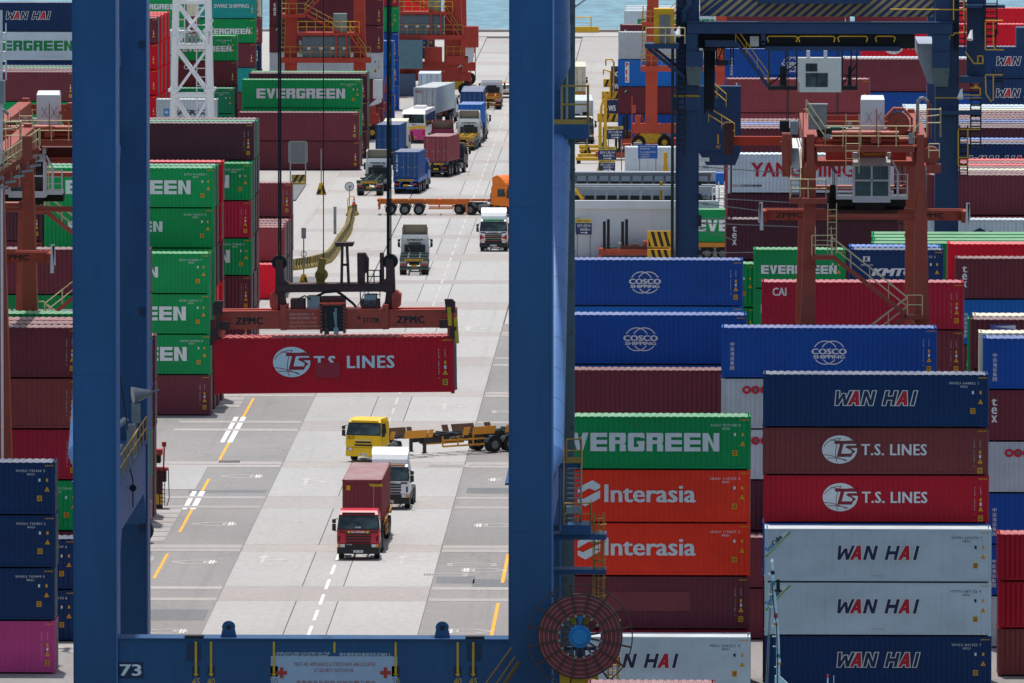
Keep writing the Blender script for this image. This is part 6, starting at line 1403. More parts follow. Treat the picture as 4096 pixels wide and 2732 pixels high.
    for i, a in enumerate(axles):
        for s in (-1, 1):
            wheel(t, s*1.04 if i == 0 else s*.95, y0+a, .5, .3 if i == 0 else .52)
            bb = MB(); n = 8; ya = y0+a; bb.prismx([(ya+.6*math.cos(R(20+140*k/n)), .5+.6*math.sin(R(20+140*k/n))) for k in range(n+1)] + [(ya+.54*math.cos(R(160-140*k/n)), .5+.54*math.sin(R(160-140*k/n))) for k in range(n+1)], min(s*.72, s*1.2), max(s*.72, s*1.2)); bb.build('mudguard', M_CHAS if i else m, t)
    return cab
def trailer(t, c, y0, L=12.2, axles=3, c2=None, rear=True, long_plate=True, plate=None, bed=False, guard=False, fins=None, lamps=True, plate2=None):
    """skeletal chassis from y0 to y0+L (rear end at y0+L)"""
    m = vpaint(c, .5); b = MB(); zt = 1.5
    for s in (-1, 1):
        b.box(min(s*.42, s*.56), max(s*.42, s*.56), y0, y0+L, 1.28 if not bed else 1.2, zt-.06)
        b.box(min(s*.42, s*.56), max(s*.42, s*.56), y0+3.2, y0+L, 1.0 if c != '2a3038' else .85, 1.28)
    fr = b.build('trailer_frame', m, t); k = 0.0
    while k < L-.1:
        w = 1.22 if (k < .1 or abs(k-L/2) < .9 or k > L-1.4) else .95
        bb = MB(); bb.box(-w, w, y0+k, y0+k+.18, 1.3, zt-.03 if w > 1 else zt-.1); bb.build('cross_member', m, t); k += 1.45
    bb = MB(); bb.box(-1.22, 1.22, y0+L-.25, y0+L, 1.2, zt); bb.build('rear_bolster', m, t)
    if bed:
        bb = MB(); bb.box(-1.22, 1.22, y0, y0+L, 1.38, zt-.005); bb.build('deck', m, t)
        for s in (-1, 1): bb = MB(); bb.box(min(s*1.16, s*1.24), max(s*1.16, s*1.24), y0+.1, y0+L, 1.1, 1.5); bb.build('side_rail', m, t)
    if rear:
        bb = MB(); bb.box(-1.2, 1.2, y0+L-.12, y0+L-.02, .5, .64)
        for x in (-.6, .6): bb.box(x-.06, x+.06, y0+L-.2, y0+L-.05, .5, 1.25)
        bb.build('rear_bumper', m, t)
        if long_plate:
            bb = MB(); bb.box(-.8, .8, y0+L, y0+L+.02, 1.22, 1.4); o = bb.build('warning_plate', M_PLATE_Y, t); text(o, 'LONG VEHICLE 長車', M_BLACK, .74, 1.26, 1.48, .1, y0+L+.026, 'lettering', .015, rz=math.pi)
        bb = MB(); bb.box(-.27, .27, y0+L-.02, y0+L+.01, .72, .9); o = bb.build('number_plate', M_PLATE_Y, t)
        if plate2: text(o, plate2, M_BLACK, .23, .75, .46, .1, y0+L+.016, 'lettering', .01, rz=math.pi)
        if lamps:
            for s in (-1, 1): bb = MB(); bb.box(min(s*.72, s*1.05), max(s*.72, s*1.05), y0+L-.02, y0+L+.02, .85, 1.02); bb.build('tail_light', M_TAIL, t)
    for i in range(axles):
        a = y0+L-1.2-i*1.32
        for s in (-1, 1): wheel(t, s*.93, a, .52, .55)
        bb = MB(); bb.box(-1.0, 1.0, a-.08, a+.08, .42, .6); bb.build('axle', M_CHAS, t)
        for s in (-1, 1):
            bb = MB(); n = 8; bb.prismx([(a+.64*math.cos(R(15+150*k/n)), .52+.64*math.sin(R(15+150*k/n))) for k in range(n+1)] + [(a+.58*math.cos(R(165-150*k/n)), .52+.58*math.sin(R(165-150*k/n))) for k in range(n+1)], min(s*.64, s*1.22), max(s*.64, s*1.22)); bb.build('mudguard', M_CHAS, t)
    for s in (-1, 1): bb = MB(); bb.box(min(s*.7, s*.86), max(s*.7, s*.86), y0+3.3, y0+3.5, .25, 1.3); bb.box(min(s*.62, s*.94), max(s*.62, s*.94), y0+3.25, y0+3.55, .2, .26); bb.build('landing_leg', m, t)
    if guard:
        g = vpaint(guard, .5)
        for s in (-1, 1):
            ya, yb = y0+L*.4, y0+L-1.2-(axles-1)*1.32-.9
            bb = MB()
            for z in (.62, 1.02): bb.box(min(s*1.16, s*1.22), max(s*1.16, s*1.22), ya, yb, z-.06, z+.06)
            k = ya
            while k <= yb: bb.box(min(s*1.15, s*1.21), max(s*1.15, s*1.21), k-.05, k+.05, .62, 1.3); k += 1.3
            bb.build('side_guard', g, t)
    if fins:
        g = vpaint(fins, .5)
        for s in (-1, 1):
            for ya, ln in ((y0+.2, .35), (y0+1.4, 1.9), (y0+3.4, .4), (y0+L*.55, .5), (y0+L*.62, 1.9), (y0+L-1.6, .5)):
                bb = MB(); bb.hexa([(s*1.1-.03, ya, 1.3), (s*1.1+.03, ya, 1.3), (s*1.1+.03, ya+ln, 1.3), (s*1.1-.03, ya+ln, 1.3)], [(s*1.32-.03, ya, 1.85), (s*1.32+.03, ya, 1.85), (s*1.32+.03, ya+ln, 1.85), (s*1.32-.03, ya+ln, 1.85)]); bb.build('guide_fin', g if s > 0 or c != '2a3038' else mat('rusty_fin', '5d4030', .8), t)
def carried(p, rz, y_off, L, H, c, label, logo=None, kind='dry', z=1.5, detail=True, doors_back=True, **kw):
    """container riding on a trailer, its doors to the rear (local +y)"""
    q = Matrix.Rotation(rz, 3, 'Z') @ Vector((0, y_off+L/2, 0))
    t = container((p.x+q.x, p.y+q.y, z), rz+(math.pi/2), L, H, c, label, logo, kind=kind, group=None, detail=detail, **kw)
    return t
def veh(name, label, cat, p, rz, group='trucks on the terminal road'): return thing(name, label, cat, (p.x, p.y, .03), rz, group)

# red truck with the maroon container, coming down the middle
p = gnd(1433, 2243); t = veh('truck', 'red truck with maroon container driving towards us, nearest on the road', 'truck', p, R(-.6))
tractor(t, 'c8203a', word=[('SCANIA', M_WHITE, -.42, 1.62, .84, .13), ('韋', M_LIMEY, -.62, 1.6, .16, .16), ('駿', M_LIMEY, .46, 1.6, .16, .16), ('P 310', M_WHITE, -.66, .9, .3, .06), ('VO09', M_WHITE, -.2, 1.9, .35, .1)], plate='VJ 09', L=7.4, axles=(1.35, 5.2, 6.5)); t.scale = (1.05, 1.02, 1.03)
trailer(t, 'b9781f', 5.0, 12.6, 3, guard='b9781f', fins='c98a1e')
tc_ = carried(p, R(-.6), 5.3, F4, HC, 'M2', 'maroon container with yellow word riding on the red truck', z=1.58)
M_TOUAX = pmat('print_lemon', 'e5cf1e')
text(tc_, 'TOUAX', M_TOUAX, -F4/2-.02, HC-.42, .85, .17, -.42, 'lettering', .05, rz=-math.pi/2)
flat_o = put('caution_sticker', stick('sq'), M_YEL, tc_, (-F4/2-.02, .85, HC-.5), (0, 0, -math.pi/2))
text(tc_, '\n'.join('TGCU5458582'), M_WHITE, -F4/2-.02, HC-1.65, .07, 1.35, -.68, 'serial_lettering', .01, rz=-math.pi/2)
text(tc_, 'TOUAX', M_TOUAX, F4/2-1.3, HC-.5, .9, .2, FY, 'lettering', .04)
p = gnd(1556, 2041); t = veh('truck', 'white tractor unit with tall roof deflector behind the red truck', 'truck', p, R(-2.5)); tractor(t, 'e4e7ea', deflector='e4e7ea', plate='ZSV 788', L=7.2, word=[('SCANIA', M_GREY, -.42, 1.62, .84, .12)], visor=mat('tan_visor', 'a9805a', .6)); t.scale = (1.05, 1.02, 1.03)
p = gnd(1453, 1850); t = veh('truck', 'yellow tractor cab pulling the long dark skeletal trailer', 'truck', p, R(-15))
tractor(t, 'f2c40e', 'fuso', word=[('ZL17', M_BLACK, -1.1, 1.55, .5, .2), ('FUSO', M_WHITE, -.55, 1.45, 1.1, .07)], plate='ZL 17', L=6.0, axles=(1.35, 4.6))
q = p+Matrix.Rotation(R(-15), 3, 'Z') @ Vector((0, 3.3, 0)); tr = veh('skeletal_trailer', 'dark skeletal trailer with amber fins behind the yellow cab', 'trailer', q, R(-52)); trailer(tr, '2a3038', 0, 11.6, 2, guard='d8921c', fins='e0951a')
text(tr, "20'", M_WHITE, 1.02+.0, 1.0, .3, .14, 5.6, 'lettering', .01, rz=-math.pi/2)
text(tr, '(S.W.L)60t', M_WHITE, .565, 1.08, 1.2, .14, 6.9, 'lettering', .01, rz=-math.pi/2)
gr_, rd_ = pmat('trim_green', '2fa35c'), pmat('trim_red', 'd23a2c')
p = gnd(1973.5, 1007.5); t = veh('truck', 'white truck with green and red trim facing us by the orange trailer', 'truck', p, R(-.8))
tractor(t, 'e8eaec', deflector='e8eaec', L=6.6, word=[('SCANIA', M_GREY, -.42, 1.62, .84, .13), ('HIGHLINE', M_PGREEN, -.75, 2.68, 1.5, .13)], plate='HW 743', visor=gr_,
        trim=[([(-1.2, 1.05), (-.78, 1.15), (-.78, 1.3), (-1.2, 1.5)], rd_), ([(1.2, 1.05), (.78, 1.15), (.78, 1.3), (1.2, 1.5)], rd_), ([(-.7, .83), (.7, .83), (.7, .86), (-.7, .86)], gr_), ([(-.72, .985), (.72, .985), (.72, 1.02), (-.72, 1.02)], rd_), ([(-.72, 1.15), (.72, 1.15), (.72, 1.18), (-.72, 1.18)], gr_), ([(-.72, 1.315), (.72, 1.315), (.72, 1.345), (-.72, 1.345)], rd_)])
trailer(t, 'a03a30', 3.8, 12.3, 3)
# orange truck crossing the road
p = gnd(1516, 861); tr = veh('skeletal_trailer', 'orange skeletal trailer stretched across the road', 'trailer', Vector((p.x+11.6, p.y+1.0, 0)), R(90)); trailer(tr, 'd8701e', 0, 11.7, 3, guard='d8701e')
t = veh('truck', 'orange tractor cab turning at the blue crane leg', 'truck', Vector((p.x+12.9, p.y-1.2, 0)), R(58)); tractor(t, 'f07a14', deflector='f07a14', L=6.2)
# trucks driving away from us, seen from behind
def away(F, y, label, cab_c, tr_c, L=12.2, cargo=None, deflector=None, bed=False, plate=None, ax=3, rp=None, z=0, gap=.6, a=0.0, tp=None):
    p = gnd(F, y); rz = math.pi-R(a); p = p + Matrix.Rotation(-R(a), 3, 'Z') @ Vector((0, L+2.75, 0)); t = veh('truck', label, 'truck', p, rz)
    tractor(t, cab_c, deflector=deflector, rear_plate=rp, L=6.4); trailer(t, tr_c, 2.7, L, ax, bed=bed, plate2=tp)
    if cargo:
        c, CL, lab, logo, kind = cargo
        t2_ = carried(p, rz, 2.7+L-CL-.02, CL, LC if CL < 8 else HC, c, lab, logo, kind); return t, t2_
    return t, None
away(1655, 1103, 'white cabbed truck with empty green skeletal trailer in mid road', 'c8ccce', '4a5a55', 7.6, None, 'b8b4a8', rp='SM8269', ax=2, a=-1.0, tp='52963T')
away(1475.7, 785, 'white cabbed truck with empty dark trailer beside the signs', 'd5d8da', '2c3e3c', 11.0, None, 'c9c7be', rp='PE6216', ax=2, a=2.3, tp='42815T')
_, k1 = away(1623, 776.6, 'blue truck with blue flat trailer carrying navy box', '1d4f9e', '1f62ac', 7.6, ('QB', F2, 'navy container with white vertical word on the blue trailer', None, 'dry'), bed=True, ax=2, a=5)
for i, ch in enumerate('WANHAI'): text(k1, ch, M_WHITE, F2/2+.03, 2.1-.26*i-(.12 if i > 2 else 0), .17, .2, -.95, 'lettering', .02, rz=math.pi/2)
away(1742, 710, 'truck carrying the short maroon box with barred doors', '2b3440', '3a3f44', 7.6, ('M2', F2, 'short maroon container with white lettering on a truck', None, 'dry'), ax=2, a=10)
away(1549, 660, 'truck with mid blue box waiting beside the stacks', 'd8dadc', '3a4550', 7.4, ('QB', F2, 'mid blue container on the truck beside the far stacks', None, 'dry'), ax=2, a=5)
away(1581, 645, 'truck with short white box waiting beside the bus', 'd0d4d8', '505a5c', 7.4, ('BE', F2, 'short white container with rusty frame on a waiting truck', 'flor', 'dry'), ax=2)
p = gnd(1766, 640); t = veh('truck', 'dark magenta tractor cab behind the short maroon box', 'truck', Vector((p.x, p.y+6, 0)), math.pi); tractor(t, '7a1838', deflector='7a1838')
away(1848, 605, 'white cabbed truck with yellow skeletal trailer near the blue box', 'd9dcdd', 'c79a2c', 7.0, None, 'c9c9c4', rp='UY8496', ax=2, a=4)
away(1878.5, 573, 'truck with orange tail carrying a bright blue box', 'd0d4d6', 'd8701e', 7.4, ('PB', F2, 'bright blue box container on the orange tailed truck', None, 'dry'), ax=2, a=3)
away(1888, 530, 'truck with long dark blue box farther up the road', 'd0d4d6', '6a4a34', 12.3, ('QB', F4, 'long dark blue container farther up the truck queue', None, 'dry'))
_, k2 = away(1698, 512, 'truck with long pale grey box behind the bus', 'd0d4d6', '7a2a28', 12.3, ('GY', F4, 'long pale grey container with red rings on truck behind bus', None, 'dry'), a=8.4)
text(k2, 'OOCL', M_RED, F4/2+.03, 2.35, .8, .2, -1.05, 'lettering', .04, rz=math.pi/2); text(k2, 'OOCL', M_RED, F4/2-1.0, 2.2, .5, .28, FY, 'lettering', .04)
away(1716.5, 440, 'truck with white topped box near the scarlet leg', 'd0d4d6', '505a5c', 7.4, ('W', F2, 'white topped container with green trim in the queue', None, 'dry'), ax=2)
away(1960, 440, 'white cabbed truck with orange finned empty trailer far up the road', 'e0e3e5', 'b06a20', 8.0, None, None, ax=2)
# white car with roof lights
def car(label, p, rz):
    t = veh('car', label, 'car', p, rz, None); m = vpaint('e6e9eb')
    b = loft([(0, .45, .88), (.02, .85, .9), (.9, 1.02, .9), (1.6, 1.55, .72), (3.9, 1.6, .72), (4.45, 1.1, .88), (4.5, .5, .88)]); body = b.build('body', m, t)
    bb = MB(); bb.add([(.66, 4.42, 1.14), (-.66, 4.42, 1.14), (-.6, 4.0, 1.53), (.6, 4.0, 1.53)], [(0,1,2,3)]); o = bb.build('rear_window', glass(), body); o.location.y = .03
    for s in (-1, 1):
        bb = MB(); bb.add([(s*.89, 1.2, 1.1), (s*.89, 4.1, 1.12), (s*.75, 3.8, 1.52), (s*.75, 1.75, 1.5)], [(0,1,2,3)]); bb.build('side_window', glass(), body).location.x = s*.012
        bb = MB(); bb.box(min(s*.6, s*.87), max(s*.6, s*.87), 4.45, 4.53, .85, 1.02); bb.build('tail_light', M_TAIL, body)
        for y in (.85, 3.6): wheel(t, s*.8, y, .35, .22)
    bb = MB(); bb.box(-.28, .28, 4.5, 4.53, .72, .84); bb.build('number_plate', M_PLATE_Y, body); bb = MB(); bb.box(-.88, .88, 4.4, 4.55, .38, .62); bb.build('bumper', M_PLAS, body)
    bb = MB(); bb.box(-.55, .55, 2.4, 2.6, 1.6, 1.68); 
    for x in (-.45, .1, .45): bb.cyl((x, 2.5, 1.68), (x, 2.5, 1.83), .09, n=8)
    bb.build('light_bar', M_AMB, body); return t
p = gnd(2022, 394); car('white car with amber roof lights at the head of queue', Vector((p.x, p.y+4.5, 0)), math.pi)
# bus seen from behind
p = gnd(1654, 575); t = veh('bus', 'white bus with pink and yellow tail in the truck queue', 'bus', Vector((p.x+.85, p.y+11.5, 0)), math.pi-R(4.2), None)
b = loft([(0, .4, 1.24), (.1, 2.0, 1.24), (.5, 3.3, 1.15), (11.0, 3.45, 1.15), (11.4, 3.1, 1.2), (11.5, 1.6, 1.25), (11.45, .4, 1.25)]); body = b.build('body', vpaint('e8e9ea'), t)
def bq(name, mm, pts, dy=.0): bb = MB(); bb.add(pts, [tuple(range(len(pts)))]); return bb.build(name, mm, body)
yb = lambda z: (11.52 if z <= 1.6 else 11.52-(z-1.6)*.067)+.015
bq('tail_panel', pmat('bus_pink', 'cf3f86'), [(1.25, yb(.42), .42), (-1.25, yb(.42), .42), (-1.25, yb(1.5), 1.5), (1.25, yb(1.5), 1.5)])
bq('yellow_wave', pmat('bus_yellow', 'e9b42a'), [(1.25, yb(1.55)+.01, 1.55), (.4, yb(1.4)+.01, 1.42), (-.4, yb(1.55)+.01, 1.6), (-1.25, yb(1.45)+.01, 1.5), (-1.25, yb(1.8)+.01, 1.85), (-.4, yb(1.9)+.01, 1.9), (.4, yb(1.7)+.01, 1.72), (1.25, yb(1.85)+.01, 1.85)])
bq('rear_window', glass(), [(1.1, yb(2.15)+.01, 2.15), (-1.1, yb(2.15)+.01, 2.15), (-1.05, yb(3.1)+.01, 3.1), (1.05, yb(3.1)+.01, 3.1)])
text(body, 'MAN', M_BLACK, .2, 1.93, .4, .1, yb(1.9)+.02, 'lettering', .04, rz=math.pi)
for s in (-1, 1):
    for k in range(6): bq('side_window', glass(), [(s*1.262, .6+k*1.75, 1.75), (s*1.262, 2.2+k*1.75, 1.75), (s*1.21, 2.2+k*1.75, 2.95), (s*1.21, .6+k*1.75, 2.95)])
    for y in (2.3, 8.2): wheel(t, s*1.05, y, .5, .3)
    bb = MB(); bb.box(min(s*1.0, s*1.18), max(s*1.0, s*1.18), 11.5, 11.56, .9, 1.35); bb.build('tail_light', M_TAIL, body)
bb = MB(); bb.box(-.3, .3, 11.53, 11.56, .62, .76); bb.build('number_plate', M_PLATE_Y, body); bb = MB(); bb.box(-.6, .6, 3, 5.5, 3.4, 3.62); bb.build('air_conditioner', vpaint('e8e9ea'), body)
# trucks on the right-hand road
Xr = at(2377, 570, 1056).x-1.25; t = veh('truck', 'dark grey truck with white refrigerated box coming from the quay', 'truck', Vector((Xr, 1054, 0)), R(1.5)); tractor(t, '3c4348', L=6.6, trim=None); trailer(t, '3a3f44', 3.8, 12.3, 3); c_ = carried(Vector((Xr, 1054, 0)), R(1.5), 3.8, F4, HC, 'W', 'white refrigerated container on the dark grey truck', None, 'reefer')
b = MB(); b.box(-F4/2-.05, -F4/2, -1.0, 1.0, .8, 2.7); b.build('cooling_unit', M_WHT, c_); b = MB(); b.box(-F4/2-.08, -F4/2-.05, -.8, -.1, 1.2, 1.7); b.box(-F4/2-.08, -F4/2-.05, .2, .8, 1.1, 1.5); b.build('vent_grille', M_DARK, c_)
Xr = at(2335, 418, 1131).x-1.25; p = Vector((Xr, 1131+15, 0)); t = veh('truck', 'red truck with white box beyond the blue leg', 'truck', p, math.pi+R(1)); tractor(t, 'b02230', L=6.6); trailer(t, 'b06a20', 2.7, 12.3, 3); carried(p, math.pi+R(1), 2.7, F4, HC, 'BE', 'cream container on the truck beyond the blue leg', None)
p = Vector((10.0, 877.2, 0)); tr = veh('skeletal_trailer', 'orange trailer with green box behind the second blue crane', 'trailer', p, R(90)); trailer(tr, 'c8821e', 0, 12.6, 3, bed=True); container((3.5, 877.2, 1.53), 0, F4, HC, 'G', 'green container with block lettering on trailer behind blue crane', 'ev')
# ---------------------------------------------------------------- striped concrete barriers along the kerb
M_BARY = mat('barrier_yellow', '9a8438', .75, var=.15, dirt='8a7f58', dirt_amt=.7, scale=2); M_BARK = mat('barrier_black', '25261f', .8, dirt='6a644e', dirt_amt=.5, scale=2)
def barrier(a, b_, label, group='striped concrete barriers'):
    a = Vector(a); b_ = Vector(b_); d = b_-a; L = d.length; rz = math.atan2(d.y, d.x)
    t = thing('concrete_barrier', label, 'barrier', ((a.x+b_.x)/2, (a.y+b_.y)/2, .02), rz, group)
    P = [(-.38, 0), (.38, 0), (.36, .18), (.2, .4), (.14, .95), (-.14, .95), (-.2, .4), (-.36, .18)]
    m = MB(); m.prismx(P, -L/2+.03, L/2-.03); m.build('barrier_body', M_BARY, t)
    k = -L/2+.12; polys = []
    for sd in (-1, 1):
        k = -L/2+.1; m = MB()
        while k < L/2-.5:
            def pt(u, z):
                y = (.36+(.2-.36)*(z-.18)/.22) if z < .4 else (.2-.06*(z-.4)/.55)
                return (u, sd*(y+.006), z)
            for z0, z1, u0, u1 in ((.18, .4, 0, .12), (.4, .95, .12, .42)):
                q = [pt(k+u0, z0), pt(k+u0+.26, z0), pt(k+u1+.26, z1), pt(k+u1, z1)]
                m.add(q if sd < 0 else q[::-1], [(0,1,2,3)])
            if sd < 0: m.add([(k+.42, -.141, .954), (k+.68, -.141, .954), (k+.86, .141, .954), (k+.6, .141, .954)], [(0,1,2,3)])
            k += .55
        m.build('black_stripes', M_BARK, t)
    return t
CH = [(335,915),(500,890),(600,865),(655,845),(690,808),(718,765),(742,720),(768,680),(792,650),(815,615),(838,580),(850,545),(853,515),(862,475),(872,440)]
pts = [gnd(1024+x/2.296, 683+y/2.296) for x, y in CH]
for i in range(len(pts)-1):
    barrier(pts[i], pts[i+1], f"yellow and black concrete barrier, {'first second third fourth fifth sixth seventh eighth ninth tenth eleventh twelfth thirteenth last'.split()[i]} from the left along the kerb")
barrier(gnd(1398, 866), gnd(1421, 860), 'short grey barrier carrying the traffic cone', None)
# traffic cone and posts by the barriers
def post_sign(F, y, h, label, kind='round', cat='sign', r=.45, rz=0):
    p = gnd(F, y); t = thing('road_sign', label, cat, (p.x, p.y, .03), rz)
    b = MB(); b.cyl((0, 0, 0), (0, 0, h), .045, n=6); b.build('post', M_STEEL, t)
    if kind == 'round':
        b = MB(); b.cyl((0, -.08, h+r*.6), (0, -.04, h+r*.6), r, n=20); b.build('disc', M_WHT, t)
        b = MB(); b.ring((0, 0, h+r*.6), r*.86, r*1.0, -.1, -.075, 24); b.build('disc_rim', M_GREY, t)
        flat(t, [[(-.06, h+.05), (.06, h+.05), (.06, h+.35), (-.06, h+.35)], [(.06, h+.25), (.22, h+.25), (.22, h+.35), (.06, h+.35)]], M_GREY, -.085, 'arrow_mark')
    return t
post_sign(1398, 852, 2.2, 'white round sign on a thin post at the barrier end')
p = gnd(1416, 864); t = thing('traffic_cone', 'orange and white traffic cone on the barrier end', 'cone', (p.x, p.y, .98)); b = MB(); b.cyl((0,0,.04), (0,0,.75), .2, .04, n=12); b.build('cone_body', mat('cone_orange', 'd8502a', .6), t); b = MB(); b.cyl((0,0,.35), (0,0,.5), .13, .1, n=12); b.build('white_band', M_WHT, t).location.z = .0; b = MB(); b.box(-.22,.22,-.22,.22,0,.04); b.build('base', M_DARK, t)
b = MB(); p = gnd(1404, 853); t = thing('guard_hoop', 'yellow steel guard hoop at the barrier end', 'guard', (p.x, p.y, .03)); b.path([(-.3,0,0),(-.3,0,1.3),(-.1,0,1.55),(.3,0,1.55),(.3,0,0)], .05); b.build('hoop', M_YPAINT, t)
p = gnd(1338, 925+14); t = thing('bollard_post', 'grey square post behind the striped barriers', 'post', (p.x, p.y+1.2, .03)); b = MB(); b.box(-.13,.13,-.13,.13,0,2.4); b.box(-.15,.15,-.15,.15,2.4,2.45); b.build('post', M_STEEL, t)
def pole_base(F, y, h, label, top=True):
    p = gnd(F, y); t = thing('pole_stand', label, 'pole stand', (p.x, p.y, .03)); b = MB(); b.taper((0,0,0), (1.0,.7), (0,0,1.1), (.35,.3)); b.build('foot', M_YPAINT, t); flat(t, [[(-.45,.05),(-.1,.05),(.05,.5),(-.25,.5)], [(.2,.1),(.45,.05),(.2,.9),(.05,.8)]], M_BLACK, -.4, 'black_stripes')
    b = MB(); b.cyl((0,0,1.0), (0,0,h), .06, n=6); b.build('pole', M_STEEL, t)
    if top: b = MB(); b.box(-.2,.2,-.06,.06,h-.9,h); b.build('plate', M_STEEL, t); b = MB(); b.ring((0,0,h-2.2), .2, .26, -.05, .05, 14); b.build('ring', M_STEEL, t)
pole_base(1285, 778, 4.4, 'yellow footed pole stand beside the long maroon row', False); pole_base(1215, 1150, 5.0, 'yellow footed pole with metal plate near the curved barriers'); pole_base(2348, 622, 3.6, 'yellow footed pole stand by the right-hand road', False)
# kerb islands with sign frame
isl = struct(slab(-36.4, -32.6, 842, 852, G_PATCH, None, 'traffic_island', .14)); 
isl2 = struct(slab(-41.2, -39.5, 957, 981, G_PATCH, None, 'traffic_island', .14))
barrier(gnd(1165, 738), gnd(1222, 738), 'striped kerb block under the grey sign frame', None)
p = gnd(1192, 736); t = thing('empty_notice_stand', 'empty grey sign frame standing beside the long maroon row', 'sign', (p.x, p.y, .03)); b = MB()
for x in (-.75, .75): b.box(x-.06, x+.06, -.05, .05, 0, 4.2)
b.box(-.95, .95, -.06, .06, 2.0, 2.1); b.box(-.95, .95, -.06, .06, 4.1, 4.2); b.box(-.95, -.85, -.06, .06, 2.0, 4.2); b.box(.85, .95, -.06, .06, 2.0, 4.2); b.build('frame', M_STEEL, t); b = MB(); b.box(-.85, .85, 0, .03, 2.1, 4.1); b.build('panel', M_GREY, t)
p = gnd(1463, 615); t = thing('row_sign', 'small dark sign reading V3 at the end of the long row', 'sign', (p.x, p.y, .03)); b = MB(); b.cyl((0,0,0), (0,0,1.4), .05, n=6); b.build('post', M_STEEL, t); b = MB(); b.box(-.5,.5,-.03,.03,1.3,2.3); o = b.build('plate', M_NAVY, t); text(o, 'V3', M_WHITE, -.35, 1.55, .7, .5, -.04, 'lettering', .03)

# ---------------------------------------------------------------- white lattice tower
TX, TY = at(769, 400, 985).x, 985.0
M_TOW = mat('tower_white', 'eef0f2', .45, var=.04, dirt='9d9a94', dirt_amt=.2)
tw = thing('lattice_tower', 'white steel lattice tower with cross bracing behind the stacks', 'tower', (TX, TY, 0))
hw_ = lambda z: 1.98-.022*z; dp = 1.7
for sx_ in (-1, 1):
    for sy_ in (-1, 1):
        b = MB(); b.beam((sx_*hw_(0), sy_*dp, 0), (sx_*hw_(32), sy_*dp*.85, 32), .5, .5); b.build('leg', M_TOW, tw)
        b = MB(); b.box(sx_*hw_(9.2)-.5, sx_*hw_(9.2)+.5, sy_*dp-.35, sy_*dp+.35, 9.1, 9.4); b.build('leg_flange', M_TOW, tw)
LV = [2.6, 8.7, 13.5, 17.9, 22.3, 26.7, 31]
for i, z in enumerate(LV):
    for sy_ in (-1, 1):
        b = MB(); b.beam((-hw_(z), sy_*dp*.95, z), (hw_(z), sy_*dp*.95, z), .3, .34); b.build('cross_beam', M_TOW, tw)
        if i:
            z0 = LV[i-1]
            for s in (-1, 1): b = MB(); b.cyl((-s*hw_(z0), sy_*dp*.95, z0), (s*hw_(z), sy_*dp*.95, z), .13, n=6); b.build('diagonal', M_TOW, tw)
    for sx_ in (-1, 1):
        b = MB(); b.beam((sx_*hw_(z), -dp*.95, z), (sx_*hw_(z), dp*.95, z), .25, .3); b.build('cross_beam', M_TOW, tw)
b = MB(); b.ladder((.95, -.9, 2), (.9, -.9, 31), .9, .05, .85); b.build('ladder', M_TOW, tw); b = MB(); b.ladder((-1.1, -.9, 13.6), (-1.1, -.9, 31), .8, .05, .85); b.build('ladder', M_TOW, tw)
b = MB(); b.box(-1.7, 1.7, -1.9, 1.5, 13.7, 13.8); pf = b.build('platform', M_TOW, tw); b = MB(); b.rail([(-1.75, -1.9, 13.8), (1.75, -1.9, 13.8), (1.75, 1.5, 13.8)], 1.3, .9, .04); b.build('handrail', M_TOW, pf)
b = MB()
for x in (-.4, .1, .5): b.box(x-.15, x+.15, -2.1, -1.8, 13.9, 14.9)
b.build('lamp_box', M_STEEL, pf)
for z in (14.6, 15.2, 16): b = MB(); b.cyl((2.0, -1.8, z), (2.0, -1.8, z+.3), .18, n=10); b.build('lamp', M_WHT, tw)

# ---------------------------------------------------------------- low white building with railed roof
M_WALL = mat('white_render', 'd2d8e0', .7, var=.04, scale=.3, dirt='9a9fa6', dirt_amt=.3, streak=True); M_ROOFK = mat('roof_felt', '121518', .95, dirt='2a2e32', dirt_amt=.4, spec=.0); M_PIPE = mat('grey_rail', '8d959b', .5, dirt='5a6166', dirt_amt=.4)
X0, X1, BY = -15.5, .65, 880.0
bd = thing('building', 'low white building with grey pergola rails on its roof', 'building', ((X0+X1)/2, BY, 0)); cx = (X0+X1)/2
def bb_(b, name, m, parent=None): return b.build(name, m, parent or bd)
b = MB(); b.box(X0-cx, X1-cx, 0, 38, 0, 4.25); wl = bb_(b, 'wall', M_WALL); b = MB(); b.box(X0-cx-.1, X1-cx+.2, -.35, .3, 4.25, 4.95); bb_(b, 'parapet', M_WALL); b = MB(); b.box(X0-cx, X1-cx, .3, 38, 4.25, 4.4); bb_(b, 'roof', M_ROOFK)
b = MB(); b.box(X0-cx, X1-cx, 16, 16.4, 4.4, 5.4); bb_(b, 'roof_upstand', M_WALL); b = MB(); b.box(X0-cx, X1-cx, 37, 37.6, 4.4, 5.3); bb_(b, 'roof_upstand', M_WALL)
for y, z0, z1 in ((1.0, 4.4, 6.15), (24.0, 4.4, 6.0)):
    b = MB(); b.box(X0-cx, X1-cx-.4, y-.3, y+.3, z1-.32, z1); bb_(b, 'pergola_beam', M_PIPE); k = X0-cx+.5
    while k < X1-cx-.3:
        b = MB(); b.beam((k, y, z0), (k+.05, y, z1-.3), .2, .25); bb_(b, 'pergola_post', M_PIPE); k += 1.0
b = MB(); b.ladder((X1-cx+.5, .5, 3.0), (X1-cx+.5, .5, 6.6), .5, .05, .4); b.rail([(X1-cx-.3, .2, 4.9), (X1-cx+.9, .2, 4.9)], 1.2, .6, .05); bb_(b, 'roof_ladder', M_WHT)
b = MB(); b.box(at(2303,0,880).x-cx, at(2318,0,880).x-cx, -.06, .02, 2.2, 3.4); bb_(b, 'louvre_vent', M_PIPE)
